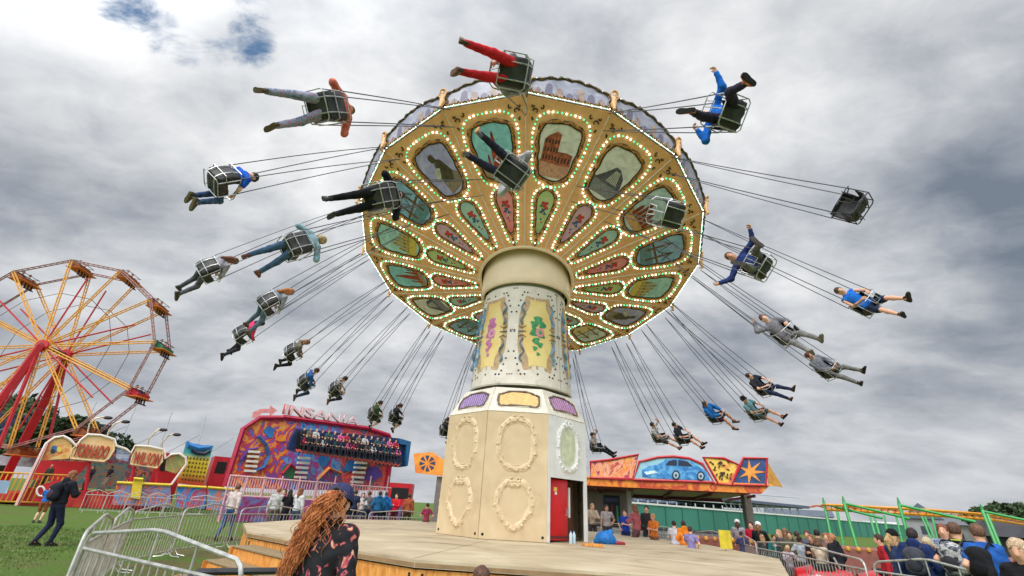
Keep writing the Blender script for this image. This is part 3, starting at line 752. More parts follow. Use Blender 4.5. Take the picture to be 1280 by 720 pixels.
IBM = [bulbs(wig(IB, 64, .0), .120, .020, s, (0, 1, 0, 1, 0, 0, 1)).mesh('light_chain', [BW, BG, SOCK], True) for s in (0, 1, 2)]
mb = MB()
mb.tube((0, 0, .012), (0, LP, .012), .014, 6)
ROD = mb.mesh('seam_rod', [M('white_enamel', (.8, .78, .7), .35, namt=0)], True)
kinds = ['arena', 'mountain', 'village', 'bridge', 'temple', 'statue', 'desert', 'village', 'arena', 'bridge', 'mountain', 'spires', 'temple', 'desert', 'statue', 'spires']
kinds[13] = 'bridge'
cols = ['green', 'violet', 'teal', 'pink']
for k in range(NS):
    mt = rinv @ sec_matrix(k)
    p = inst('ceiling_panel', PANEL, None, ride, mt)
    inst('outer_picture', PC[kinds[k]], None, p); inst('inner_picture', PET[cols[k % 4]], None, p); inst('carved_frame', CARV, None, p)
    inst('light_chain', OBM[k % 3], None, p); inst('light_chain', IBM[(k+1) % 3], None, p)
    # seam rod along the edge to the next sector
    th = PH+k*2*PI/NS; A = K(th, RI, -DROP); B = K(th, RO, 0); ey = (B-A).normalized(); ex = (E1*-math.sin(th)+E2*math.cos(th)); ez = ex.cross(ey)
    inst('seam_rod', ROD, None, ride, rinv @ M4(A, ex, ey, ez))
# fascia: flared rounding boards with pictures, scalloped top, light strip, figure at every corner
half = RO*s8
def fas_matrix(k):
    th = PH+(k+.5)*2*PI/NS; O = K(th, RO*c8+.02, .03); ex = (E1*-math.sin(th)+E2*math.cos(th)); out = (E1*math.cos(th)+E2*math.sin(th))
    ey = (CN*math.cos(.30)+out*math.sin(.30)).normalized(); return M4(O, ex, ey, ex.cross(ey))
def top_y(x): t = x/half; return .50+.36*(1-t*t)+.05*math.sin(9*t)**2
xs = [-half+2*half*i/24 for i in range(25)]
wid = lambda x, y: x*(1+.05*y)
mb = MB(); mb.prism([(wid(x, 0)*.995, 0) for x in (xs[0], xs[-1])]+[(wid(x, top_y(x))*.995, top_y(x)) for x in xs[::-1]], -.05, 0, m=0)
FAS = mb.mesh('fascia_board', [M('fascia_back', hexc(120, 110, 110), .5)])
mb = MB(); mb.prism([(x*.93, .10) for x in (xs[0], xs[-1])]+[(x*.93, top_y(x)-.10) for x in xs[::-1]], .001, .008, m=0)
for q in range(7):
    x = -half*.75+q*half*.25; mb.prism([(x-.12, .12), (x+.12, .12), (x+.09, .26+.12*((q*5) % 3)), (x, .34+.12*((q*5) % 3)), (x-.09, .26+.12*((q*5) % 3))], .009, .013+.0005*q, m=1+q % 2)
FPM = mb.mesh('fascia_picture', [Mramp('fascia_sky', [(.3, hexc(112, 114, 138)), (.55, hexc(165, 166, 184)), (.8, hexc(210, 206, 214))], 1.5, 4, 1, .35), Mramp('fascia_town', [(.3, hexc(100, 80, 90)), (.7, hexc(190, 160, 140))], 6, 3, .5, .4), M('fascia_shade', hexc(105, 100, 125), .4)])
mb = MB(); o = [V((x, top_y(x)-.02+.012*math.sin(i*3), .01)) for i, x in enumerate(xs)]
mb.path(o, [.045+.02*math.sin(i*2.3) for i in range(25)], 5, m=0); mb.path([V((-half*.97, .06, .008)), V((half*.97, .06, .008))], .02, 5, m=1)
for i, x in enumerate(xs): mb.path([V((x, .09, .01)), V((x+.04, .15+.04*math.sin(i*2), .014)), V((x+.08, .10, .01))], .024, 4, m=i % 2)
for s in (-1, 1): mb.path([V((s*half*.95, .1, .01)), V((s*half*.9, .25, .015)), V((s*half*.95, .4, .01)), V((s*half*.9, top_y(half*.9)-.05, .01))], [.04, .025, .04, .02], 5, m=0)
FCV = mb.mesh('carved_edge', [Mramp('dark_gilt', [(.4, hexc(48, 38, 36)), (.7, hexc(150, 120, 80))], 20, 2, 1, .4), GOLDD], True)
mb = MB(); pl_ = {}
def strung(key):                   # the lamp flex between one bulb and the next
    cb = len(mb.v)-20
    if key in pl_: la = pl_[key]; mb.f.append((la, la+1, cb+1, cb)); mb.m.append(0)
    pl_[key] = cb
for i in range(28):
    x = -half*.95+2*half*.95*i/27; mb.ball((x, .02, .035), .014, 6, 4, 0 if i % 3 == 0 else 1) if i % 1 == 0 else None; strung(0)
    t = top_y(x)+.02
    if i % 1 == 0: mb.ball((x*1.02, t, .0), .015, 6, 4, 1 if i % 2 else 0); strung(1)
FLS = mb.mesh('light_chain', [BW, BG], True)
# corner figure: a gilt lady with raised arms on a scroll
fig = [('e', (0, .30, .06), I3, (.07, .13, .06)), ('e', (0, .50, .07), I3, (.05, .07, .05)), ('c', (0, .40, .06), (0, .46, .07), .04, .035), ('c', (0, .2, .05), (0, -.06, .14), .08, .03), ('c', (0, -.06, .14), (0, -.12, .06), .03, .02),
       ('c', (.06, .38, .05), (.13, .50, .05), .025, .02), ('c', (-.06, .38, .05), (-.13, .50, .05), .025, .02), ('c', (.13, .5, .05), (.06, .62, .06), .02, .018), ('c', (-.13, .5, .05), (-.06, .62, .06), .02, .018), ('e', (0, .64, .05), I3, (.09, .03, .05))]
FIG = sdf_mesh('corner_figure', fig, .02, [M('gilt_figure', hexc(222, 170, 110), .4, nscale=20, namt=.25)], .03)
for k in range(NS):
    mt = rinv @ fas_matrix(k)
    p = inst('fascia_board', FAS, None, ride, mt)
    inst('fascia_picture', FPM, None, p); inst('carved_edge', FCV, None, p); inst('light_chain', FLS, None, p)
    th = PH+k*2*PI/NS; O = K(th, RO+.03, .0); out = (E1*math.cos(th)+E2*math.sin(th)); ey = (CN*math.cos(.28)+out*math.sin(.28)).normalized(); ex = (E1*-math.sin(th)+E2*math.cos(th))
    inst('corner_figure', FIG, None, ride, rinv @ M4(O, ex, ey, ex.cross(ey)) @ Matrix.Scale(1.15, 4))
# canopy roof on top
mb = MB(); mb.lathe([(RO+.05, .06), (3.0, 1.0), (.5, 1.7), (.0, 1.75)], 16, a0=PH)
RT = Matrix((E1, E2, CN)).transposed()
mb.v = [tuple(RT @ V(v)+CC) for v in mb.v]
rb(mb, 'canopy_roof', [M('canvas_roof', hexc(200, 190, 175), .8)])
# collar
mb = MB(); mb.lathe([(1.50, 8.27), (1.57, 8.27), (1.595, 8.30), (1.60, 8.62), (1.585, 8.65), (1.60, 9.0), (1.60, 9.75)], 56, (TX+.10, TY, 0))
mb.lathe([(1.50, 8.27), (1.47, 9.6)], 56, (TX+.10, TY, 0), 1)
rb(mb, 'collar', [IVORY, DARK])
mb = MB(); mb.lathe([(1.62, -1.06), (1.70, -1.13), (1.73, -1.20), (1.69, -1.24), (1.61, -1.22)], 56); mb.v = [tuple(RT @ V(v)+CC+V((.04, 0, 0))) for v in mb.v]; rb(mb, 'collar_rim', [IVORY])
# drum
TXB = TX; TX = TX+.07
zb, zt, rb_, rt_ = 4.82, 8.18, 1.66, 1.44
mb = MB(); mb.lathe([(1.3, zb-.02), (rb_+.0, zb), (rb_+.02, zb+.05), (rb_, zb+.06), (rt_, zt), (1.36, zt+.02), (1.34, zt+.7)], 64, (TX, TY, 0))
mb.lathe([(1.3, zb-.15), (1.3, zb)], 48, (TX, TY, 0), 1)
drum = rb(mb, 'drum', [PALE, DARK])
def dmap(a, z, off=0.):         # a = radians round the drum from the side facing the camera
    r = rb_+(rt_-rb_)*(z-zb)/(zt-zb)+off; t = -PI/2+a; return V((TX+r*math.cos(t), TY+r*math.sin(t), z))
def star(mb, cx, cz, pts, off, m, rings=5):
    """a flat shape wrapped on the drum; pts are (metres across, metres up) about its centre"""
    n = len(pts); vs = [dmap(cx, cz, off)]
    for k in range(1, rings+1):
        for x, z in pts: vs.append(dmap(cx+x*k/rings/1.58, cz+z*k/rings, off))
    fs = [(0, 1+i, 1+(i+1) % n) for i in range(n)]
    for k in range(rings-1):
        for i in range(n): j = (i+1) % n; a = 1+k*n; fs.append((a+i, a+n+i, a+n+j, a+j))
    mb.add(vs, fs, m)
def outl(n, f): return [f(2*PI*i/n) for i in range(n)]
YEL = Mramp('cartouche_yellow', [(.3, hexc(232, 196, 110)), (.55, hexc(238, 216, 140)), (.8, hexc(240, 205, 150))], 1.6, 3, .5, .45)
BLU = M('scroll_blue', hexc(110, 150, 180), .45, nscale=10, namt=.25)
TAN = M('scroll_tan', hexc(190, 160, 120), .45, nscale=10, namt=.25)
dots = MB(); DM = M('dot_brown', hexc(70, 35, 28), .5)
for q in range(6):
    a0 = .27+q*PI/3; cz = 6.55
    mb = MB()
    sh = lambda w_, h_, bump: outl(56, lambda t: ((w_+bump*math.cos(4*t)*abs(math.cos(t)))*math.copysign(abs(math.cos(t))**.42, math.cos(t)), (h_+.06*math.cos(6*t))*math.copysign(abs(math.sin(t))**.5, math.sin(t))))
    star(mb, a0, cz, sh(.60, 1.28, .05), .004, 1)
    for s in (-1, 1):
        for (z0, z1, xx) in ((-1.0, -.25, .50), (.25, 1.0, .50)):
            pts = [dmap(a0+s*(xx+.07*math.sin(i*1.1))/1.58, cz+z0+(z1-z0)*i/9, .012) for i in range(10)]
            mb.path(pts, [.075+.035*math.sin(i*1.4) for i in range(10)], 6, m=2, flat=.3)
        for dz in (-.12, .0, .12): mb.path([dmap(a0+s*.40/1.58, cz+dz*1.6, .014), dmap(a0+s*.52/1.58, cz+dz, .014), dmap(a0+s*.64/1.58, cz+dz*1.5, .014)], .045, 6, m=3 if dz else 2, flat=.3)
    star(mb, a0, cz, sh(.40, 1.16, .09), .010, 0)
    c1, c2 = (M('motif_green', hexc(60, 150, 90), .45, nscale=8, namt=.4), M('motif_pink', hexc(222, 140, 150), .45)) if q % 2 == 0 else (M('motif_violet', hexc(196, 110, 160), .45, nscale=8, namt=.3), M('motif_rose', hexc(225, 160, 185), .45))
    for i, (x, z, r) in enumerate(((0, .42, .17), (-.14, .25, .15), (.14, .28, .15), (-.12, 0, .17), (.12, -.06, .15), (-.05, -.3, .14), (.07, -.42, .11), (-.1, -.55, .09), (0, -.72, .07))):
        star(mb, a0+x*(1 if q % 2 == 0 else .55)/1.58, cz+z, outl(12, lambda t: (r*(.8+.3*math.sin(3*t+i))*math.cos(t), r*(1+.2*math.cos(2*t))*math.sin(t))), .014+.0012*i, 4, 2)
    star(mb, a0+.04, cz+.0, outl(12, lambda t: (.15*math.cos(t), .15*math.sin(t))), .028, 5, 2)
    star(mb, a0+.04, cz+.0, outl(12, lambda t: (.07*math.cos(t), .07*math.sin(t))), .030, 4, 2)
    rb(mb, 'drum_picture', [YEL, TAN, BLU, TAN, c1, c2])
    pts = sh(.72, 1.42, .05)
    for i in range(0, 56, 2):
        p = pts[i]; c = dmap(a0+p[0]/1.58, cz+p[1], .006); o = (c-V((TX, TY, c.z))).normalized()
        for rr_, mm in ((.032, 0),): dots.tube(c-o*.004, c+o*.004, rr_, 8, m=mm)
    for z in (5.15, 6.6, 8.1):
        for d in (-.07, 0, .07): c = dmap(a0+PI/6+d/1.58, z, .006); o = (c-V((TX, TY, c.z))).normalized(); dots.tube(c-o*.004, c+o*.004, .022, 8)
rb(dots, 'bulb_hole_pattern', [DM])
mb = MB()
for q in range(3):
    a = .27+PI/6+q*2*PI/3; mb.tube(dmap(a, zb+.06, .001), dmap(a, zt, .001), .006, 5)
rb(mb, 'drum_seam', [DARKLINE])
# octagonal base
TX = TXB
BR, BPH = 2.26, -2.764
def bv(k, z, r=BR, t=0.): a = BPH+k*PI/4; return V((TX+r*math.cos(a), TY+r*math.sin(a), z))
ZD, ZS, ZN = .8, 3.95, 4.72
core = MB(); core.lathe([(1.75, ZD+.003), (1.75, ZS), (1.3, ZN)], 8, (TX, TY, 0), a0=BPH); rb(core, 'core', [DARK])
def face_frame(A, B, C):      # A,B bottom, C top centre
    ex = (B-A).normalized(); mid = (A+B)/2; ey = (C-mid).normalized(); ez = ex.cross(ey); return mid, ex, ey, ez
def oval(w_, h_, n=40, heart=False, p=.8):
    o = []
    for i in range(n):
        t = 2*PI*i/n; x = w_*math.copysign(abs(math.cos(t))**p, math.cos(t)); y = h_*math.copysign(abs(math.sin(t))**p, math.sin(t))
        if heart:
            y = h_*(math.sin(t)*1.0+(.12 if abs(math.cos(t)) > .3 else 0.0)*max(0, math.sin(t))); x = w_*math.cos(t)*(1-.42*max(0, -math.sin(t))**1.3)
            if math.sin(t) > .93: y -= .1*h_
        o.append((x, y))
    return o
def carved_oval(mb, cx, cy, w_, h_, heart=False):
    o = oval(w_, h_, 40, heart)
    mb.path([V((cx+x*1.03, cy+y*1.03, .0)) for x, y in o], [.085+.02*math.sin(i*1.2) for i in range(40)], 8, True, 0, .36)
    mb.path([V((cx+x*.86, cy+y*.88, .004)) for x, y in o], .014, 6, True, 0, .8)
    for s in (-1, 1): mb.path([V((cx+s*(w_*.25+.10*t*math.cos(4.2*t)), cy+h_+.10+.07*t*math.sin(4.2*t), .012)) for t in [i/9 for i in range(10)]], [.034-.0022*i for i in range(10)], 6)
    mb.path([V((cx+x, cy+y, .012)) for x, y in o], [.042+.018*math.sin(i*2.4) for i in range(40)], 6, True, 0, .9)
    for i, (x, y) in enumerate(o):
        if i % 2 == 0:
            L_ = math.hypot(x, y); t = math.atan2(y, x); ext = .075+.035*math.sin(i*1.7)
            p = V((cx+x, cy+y, .01)); d = V((math.cos(t+.5), math.sin(t+.5), 0))
            mb.path([p, p+d*ext*.6+V((0, 0, .02)), p+d*ext+V((math.cos(t-.8), math.sin(t-.8), 0))*.02], [.030, .040, .016], 5, m=0)
    for s in (-1, 0, 1): mb.ball((cx+s*.10, cy+h_+.05-.02*abs(s), .015), (.075, .04, .03), 8, 4)
    mb.ball((cx, cy-h_-.03, .02), (.10, .045, .035), 8, 4)
for k in range(8):
    A, B = bv(k, ZD+.01), bv(k+1, ZD+.01); C = (bv(k, ZS, BR-.03)+bv(k+1, ZS, BR-.03))/2
    O, ex, ey, ez = face_frame(A, B, C); W = (B-A).length/2-.012; Hh = (C-O).length-.01
    white = k in (2,)
    mat = rinv @ M4(O, ex, ey, ez)
    if k == 2:                 # the doorway sector
        mb = MB(); mb.prism([(-W, 1.52), (W, 1.52), (W, Hh), (-W, Hh)], -.04, 0); mb.prism([(-W, .0), (-W+.10, 0), (-W+.10, 1.52), (-W, 1.52)], -.04, 0); mb.prism([(W-.13, .0), (W, 0), (W, 1.52), (W-.13, 1.52)], -.04, 0)
        pn = mb.build('base_panel', [WHITE], ride, False, mat); tag(pn, 'white panel above the doorway')
        mb = MB(); carved_oval(mb, 0, 2.34, .42, .58); mb.build('moulding', [WHITE], pn)
        mb = MB(); mb.prism([(x, y+2.34) for x, y in oval(.40, .56)], .001, .006); mb.build('infill', [M('sage_paint', hexc(205, 212, 180), .5)], pn, False)
        mb = MB(); mb.box((0, .74, 0), (.78, 1.46, .04), bev=.008); mb.box((0, .08, .024), (.74, .06, .01), m=1)
        d = mb.build('door', [M('red_door', hexc(205, 22, 30), .35, nscale=2, namt=.08), M('dark_rail', (.12, .02, .02), .5)], ride, True, mat @ Matrix.Translation((-.30, .03, -.14)) @ Matrix.Rotation(-.08, 4, 'Y'))
        tag(d, 'red half-open door in the base'); 
        mb = MB(); mb.box((-.1, 1.22, .024), (.13, .10, .004)); mb.box((-.08, 1.12, .0245), (.08, .07, .004), m=1); mb.build('notice', [M('notice_yellow', (.8, .55, .1), .6), M('notice_white', (.75, .72, .6), .6)], d, False)
        mb = MB(); mb.path([V((.30, .6, .02)), V((.30, .6, .07)), V((.30, .75, .07)), V((.30, .75, .02))], .012, 6); mb.build('handle', [STEEL], d)
        mb = MB(); mb.box((0, .76, -.45), (1.55, 1.5, .03)); mb.build('doorway_back', [M('doorway_brown', hexc(92, 58, 40), .7)], ride, False, mat)
        mb = MB(); mb.box((.27, .95, -.2), (.07, .75, .05)); mb.build('door_post', [WHITE], ride, False, mat)
    else:
        mb = MB(); mb.prism([(-W, 0), (W, 0), (W*.985, Hh), (-W*.985, Hh)], -.04, 0)
        pn = mb.build('base_panel', [CREAM if k != 3 else Mramp('peeling_cream', [(.3, hexc(190, 165, 110)), (.5, hexc(232, 218, 180)), (.7, hexc(240, 230, 200))], 5, 8, 1, .6)], ride, False, mat)
        mb = MB(); carved_oval(mb, 0, 2.30, .46, .62); carved_oval(mb, 0, .80, .44, .52, True); mb.build('moulding', [CREAM2], pn)
        mb = MB(); 
        for s in (-1, 1): mb.tube((s*(W-.10), .10, -.002), (s*(W-.10), .10, .003), .035, 10)
        mb.build('port_hole', [DARK], pn, False)
    # lattice window band above
    A, B = bv(k, ZS+.012, BR-.03), bv(k+1, ZS+.012, BR-.03); C = (bv(k, ZN, 1.80)+bv(k+1, ZN, 1.80))/2
    O, ex, ey, ez = face_frame(A, B, C); W0 = (B-A).length/2-.012; W1 = (bv(k, ZN, 1.80)-bv(k+1, ZN, 1.80)).length/2-.012; Hh = (C-O).length
    mat = rinv @ M4(O, ex, ey, ez)
    mb = MB(); mb.prism([(-W0, 0), (W0, 0), (W1, Hh), (-W1, Hh)], -.04, 0); lp = mb.build('shoulder_panel', [PALE], ride, False, mat)
    ol = [(.50*math.copysign(abs(math.cos(t))**.5, math.cos(t))*(1-.06*math.sin(t)), .23*math.copysign(abs(math.sin(t))**.5, math.sin(t))+.03*math.cos(4*t)) for t in [2*PI*i/40 for i in range(40)]]
    wx = .92 if W1 > .6 else .85
    ol = [(x*1.12, y+Hh*.50) for x, y in ol]
    lat = {1: ((238, 196, 120), (250, 225, 175)), 0: ((98, 40, 140), (210, 190, 225)), 2: ((165, 60, 125), (230, 190, 215)), 7: ((120, 150, 110), (200, 210, 180)), 3: ((190, 140, 90), (230, 200, 150))}.get(k, ((98, 40, 140), (210, 190, 225)))
    mb = MB(); mb.prism(ol, .001, .008)
    xmin = min(p[0] for p in ol); 
    def inside(x, y):
        c = False; n = len(ol)
        for i in range(n):
            (x1, y1), (x2, y2) = ol[i], ol[i-1]
            if (y1 > y) != (y2 > y) and x < (x2-x1)*(y-y1)/(y2-y1)+x1: c = not c
        return c
    for s in (-1, 1):
        for q in range(-14, 15):
            seg = []
            for t in range(-30, 31):
                x = q*.085+s*t*.02; y = Hh*.5+t*.02
                if inside(x, y): seg.append((x, y))
            if len(seg) > 1: mb.path([V((seg[0][0], seg[0][1], .010)), V((seg[-1][0], seg[-1][1], .010))], .007, 4, m=1)
    mb.build('lattice_window', [M('lattice_%d' % lat[0][0], hexc(*lat[0]), .35, nscale=8, namt=.15), M('lattice_line_%d' % lat[1][1], hexc(*lat[1]), .4)], lp, False)
    mb = MB(); mb.path([V((x*1.04, Hh*.5+(y-Hh*.5)*1.1, .012)) for x, y in ol], [.030+.012*math.sin(i*2.2) for i in range(40)], 6, True)
    mb.path([V((x*1.13, Hh*.5+(y-Hh*.5)*1.25, .008)) for x, y in ol], [.014+.008*math.sin(i*1.7) for i in range(40)], 5, True, 1)
    mb.build('carved_frame', [Mramp('bronze_carving', [(.35, hexc(62, 48, 44)), (.6, hexc(130, 108, 90)), (.8, hexc(200, 180, 150))], 22, 3, 1, .4), PALE], lp)
# small things on the deck by the doorway
mb = MB()
# ------------------------------------------------------------------ deck and steps
DECK = [(-2.35, 8.45), (-1.15, 7.62), (4.15, 7.35), (6.75, 12.4), (6.9, 17.0), (4.9, 22.4), (-3.9, 22.4), (-6.6, 18.4), (-6.55, 13.4), (-5.2, 10.9)]
plat = thing('ride_platform', 'pale boarded round platform with orange timber skirt under the swing ride', 'platform', (TX, TY, 0))
pinv = Matrix.Translation((-TX, -TY, 0))
dk = Mramp('deck_boards', [(.22, hexc(132, 112, 86)), (.40, hexc(182, 164, 134)), (.58, hexc(198, 182, 152)), (.78, hexc(214, 202, 176))], .9, 10, .8, .7, bump=.08, stretch=(1, 1.5, 1))
mb = MB(); mb.prism(DECK, .70, .80); mb.build('deck', [dk], plat, False, pinv)
# seams between deck boards
mb = MB()
for a, b in (((-.2, 12.7), (-1.2, 7.75)), ((1.2, 12.8), (4.6, 8.5)), ((2.3, 13.6), (6.6, 12.6)), ((-1.8, 14.), (-5.0, 11.2)), ((2.4, 14.2), (5.5, 10.0))):
    A, B = V((*a, .8005)), V((*b, .8005)); d = (B-A).normalized(); p = V((-d.y, d.x, 0))
    L_ = (B-A).length; mb.box((A+B)/2, (L_, .012, .003), Matrix((d, p, V((0, 0, 1)))).transposed())
mb.build('board_seam', [M('seam_brown', hexc(120, 98, 70), .8)], plat, False, pinv)
sk_ = Mramp('orange_timber', [(.2, hexc(160, 92, 36)), (.45, hexc(222, 146, 66)), (.7, hexc(240, 178, 96))], 7, 5, 2.5, .5, bump=.25, stretch=(1, 1, .35))
for i in range(len(DECK)):
    a, b = DECK[i], DECK[(i+1) % len(DECK)]
    A, B = V((*a, 0)), V((*b, 0)); L_ = (B-A).length; d = (B-A)/L_; nrm = V((d.y, -d.x, 0)); n = max(1, round(L_/1.9))
    for q in range(n):
        c = A+d*(L_*(q+.5)/n)-nrm*.06; R = Matrix((d, -nrm, V((0, 0, 1)))).transposed()
        mb = MB(); mb.box(c+V((0, 0, .345)), (L_/n-.02, .03, .66), R, bev=.004); o = mb.build('skirt_board', [sk_], plat, False, pinv)
        mb = MB()
        for s in (-1, 1): mb.box(c+d*(s*(L_/n/2-.12))+nrm*.019+V((0, 0, .58)), (.035, .01, .10), R)
        mb.build('slot', [DARK], o, False)
    mb = MB(); mb.box((A+B)/2-nrm*.008+V((0, 0, .735)), (L_-.01, .02, .06), Matrix((d, -nrm, V((0, 0, 1)))).transposed(), bev=.004); mb.build('edge_strip', [M('edge_strip', hexc(150, 120, 85), .6)], plat, False, pinv)
# steps on the left
tr = Mramp('ribbed_tread', [(.35, hexc(125, 105, 75)), (.55, hexc(185, 165, 128))], 26, 1, 0, .6, 'wave', bump=.5)
st = thing('wooden_steps', 'flight of ribbed wooden steps with orange risers leading up to the platform', 'steps', (-4.3, 9.9, 0))
sa = (V((-2.35, 8.45, 0))-V((-5.2, 10.9, 0))).normalized(); sn = V((-sa.y, sa.x, 0)); sn = sn if sn.x < 0 else -sn      # away from the deck
R = Matrix((sa, sn, V((0, 0, 1)))).transposed(); sinv = Matrix.Translation((4.3, -9.9, 0))
for i, z in enumerate((.58, .36, .15)):
    c = V((-3.85, 9.72, 0))+sn*(.22+.40*i)
    mb = MB(); mb.box(c+V((0, 0, z)), (2.5, .41, .035), R, bev=.006); mb.build('tread', [tr], st, False, sinv)
    mb = MB(); mb.box(c+sn*.17+V((0, 0, z/2-.012)), (2.48, .02, z-.03), R); mb.build('riser', [sk_], st, False, sinv)
for s in (-1, 1):
    mb = MB(); mb.prism([(0, 0), (1.28, 0), (1.28, .14), (.86, .16), (.86, .36), (.46, .38), (.46, .58), (.02, .60)], -.015, .015, V((-3.85, 9.72, .0))+sa*(s*1.27), sn, V((0, 0, 1)), sa); mb.build('side_board', [sk_], st, False, sinv)
# ------------------------------------------------------------------ flying swings
def solve(u, v, inner):
    tgt = np.array([u, v]); R0 = 3.75 if inner else 6.2; RT_ = np.array(CR.transposed()); cp = np.array(CP)
    cc = np.array(CC); e1 = np.array(E1); e2 = np.array(E2); cn = np.array(CN)
    def pos(x):
        th, ph, L_, Ra = x; A = cc+(e1*math.cos(th)+e2*math.sin(th))*Ra+cn*(kh(min(Ra, RO))-.12)
        hd = e1*math.cos(th)+e2*math.sin(th); hd = np.array([hd[0], hd[1], 0]); hd /= np.linalg.norm(hd)
        return A, A+L_*(hd*math.sin(ph)-np.array([0, 0, 1])*math.cos(ph))
    def res(x):
        p = pos(x)[1]; q = RT_ @ (p-cp); pr = np.array([640+FPX*q[0]/-q[2], 360-FPX*q[1]/-q[2]])
        return np.concatenate([(pr-tgt)*3, [(x[1]-.87)/.09, (x[2]-5.2)/.25, (x[3]-R0)/.5]])
    best = None
    for t0 in np.linspace(0, 2*PI, 16, endpoint=False):
        x = np.array([t0, .87, 5.2, R0]); lam = 1.; r = res(x)
        for _ in range(60):
            Jm = np.zeros((len(r), 4))
            for i in range(4): d = np.zeros(4); d[i] = 1e-5; Jm[:, i] = (res(x+d)-r)/1e-5
            dx = np.linalg.solve(Jm.T@Jm+lam*np.eye(4), -Jm.T@r); r2 = res(x+dx)
            if r2@r2 < r@r: x = x+dx; r = r2; lam *= .4
            else: lam *= 3
        if best is None or r@r < best[0]: best = (r@r, x)
    return best[0], best[1], pos(best[1])
SHELL = Mramp('seat_shell', [(.3, hexc(30, 29, 30)), (.7, hexc(70, 68, 70))], 5, 4, .5, .55, bump=.15)
def chair_meshes(tone):
    # shell: padded back, base and rolled sides as one curved sheet with thickness
    prof = [(-.10, .47), (-.20, .44), (-.24, .30), (-.24, .12), (-.20, .0), (-.10, -.035), (.08, -.035), (.20, -.02), (.24, -.045)]
    nx_ = 13; vs = []; 
    for t in (0, .028):
        for (y, z) in prof:
            for i in range(nx_):
                a = -1+2*i/(nx_-1); x = .275*(a if abs(a) < .8 else math.copysign(.8+.12*(1-math.exp(-(abs(a)-.8)*8)), a)); crv = .17*max(0, abs(a)-.7)/.3*max(0, abs(a)-.7)/.3
                yy = y+crv*(1 if z > .02 else 0)+(t if z > .02 else 0)*1.; zz_ = z+crv*(1 if z <= .1 else 0)+(t if z <= .1 else 0)
                quilt = .008*math.sin(a*9)*math.sin(z*25+y*25); vs.append((x, yy+quilt, zz_+quilt))
    n0 = len(prof)*nx_; fs = []
    for k in range(len(prof)-1):
        for i in range(nx_-1):
            a = k*nx_+i; fs.append((a, a+1, a+nx_+1, a+nx_)); fs.append((n0+a, n0+a+nx_, n0+a+nx_+1, n0+a+1))
    for k in range(len(prof)-1):
        for i in (0, nx_-1): a = k*nx_+i; fs.append((a, a+nx_, n0+a+nx_, n0+a) if i == 0 else (a, n0+a, n0+a+nx_, a+nx_))
    for k in (0, len(prof)-1):
        for i in range(nx_-1): a = k*nx_+i; fs.append((a, n0+a, n0+a+1, a+1) if k == 0 else (a, a+1, n0+a+1, n0+a))
    mb = MB(); mb.add(vs, fs); shell = mb.mesh('seat_shell', [SHELL], True)
    mb = MB(); r = .011
    for x in (-.13, .13): mb.path([(x, -.11, .49), (x, -.225, .46), (x, -.265, .30), (x, -.265, .10), (x, -.22, -.03), (x, -.08, -.062), (x, .12, -.062), (x, .27, -.05)], r, 6)
    loop = lambda y0, y1, z0, z1, c: [(-.27, y0+c, z0), (-.27, y1-c, z1), (-.27+c, y1, z1), (.27-c, y1, z1), (.27, y1-c, z1), (.27, y0+c, z0), (.27-c, y0, z0), (-.27+c, y0, z0)]
    mb.path([(-.27, .22, .30), (-.275, -.12, .43), (-.22, -.23, .47), (.22, -.23, .47), (.275, -.12, .43), (.27, .22, .30)], r*1.1, 6); mb.path([(-.27, -.14, .12), (-.24, -.265, .14), (.24, -.265, .14), (.27, -.14, .12)], r, 6); mb.path(loop(-.20, .25, -.055, -.06, .05), r, 6, True)
    for s in (-1, 1):
        for y, z0, z1 in ((-.13, -.055, .435), (.21, -.06, .31)): mb.tube((s*.27, y, z0), (s*.27, y, z1), r, 6)
    fr = mb.mesh('tube_frame', [STEEL], True)
    mb = MB(); mb.path([(-.27, .20, .33), (-.26, .34, .27), (-.18, .42, .24), (.18, .42, .24), (.26, .34, .27), (.27, .20, .33)], r, 6); mb.path([(-.10, .42, .24), (-.08, .40, .02), (.08, .40, .02), (.10, .42, .24)], r*.9, 6); mb.tube((0, .42, .24), (0, .27, -.05), r*.9, 6)
    bar = mb.mesh('safety_bar', [STEEL], True)
    return shell, fr, bar
SHELLM, FRAMEM, BARM = chair_meshes(0)
R_ = [ # u, v, inner, who
 (643, 92, 0), (407, 134, 0), (277, 226, 0), (475, 246, 1), (368, 308, 1), (260, 338, 0), (335, 380, 0), (303, 418, 0), (365, 440, 0), (381, 478, 0), (419, 487, 0), (467, 518, 0), (493, 521, 0),
 (745, 558, 0), (824, 546, 0), (853, 547, 0), (894, 520, 0), (955, 485, 0), (946, 516, 0), (1036, 462, 0), (983, 418, 0), (1085, 380, 0), (947, 332, 1), (908, 142, 0), (641, 216, 1), (1064, 258, 0), (836, 268, 1), (556, 538, 0)]
jeans = Mramp('blue_jeans', [(.3, hexc(35, 50, 85)), (.6, hexc(62, 88, 130)), (.8, hexc(105, 130, 165))], 8, 5, .5, .9, bump=.4)
palej = Mramp('patterned_leggings', [(.35, hexc(84, 112, 150)), (.5, hexc(160, 172, 196)), (.6, hexc(180, 110, 130)), (.75, hexc(140, 166, 196))], 11, 4, 2, .9, bump=.4)
check = Mramp('check_shirt', [(.4, hexc(45, 45, 48)), (.6, hexc(175, 168, 160))], 18, 1, 0, .9, 'checker')
lightden = Mramp('light_denim', [(.3, hexc(110, 145, 165)), (.7, hexc(165, 195, 205))], 9, 5, .5, .9, bump=.4)
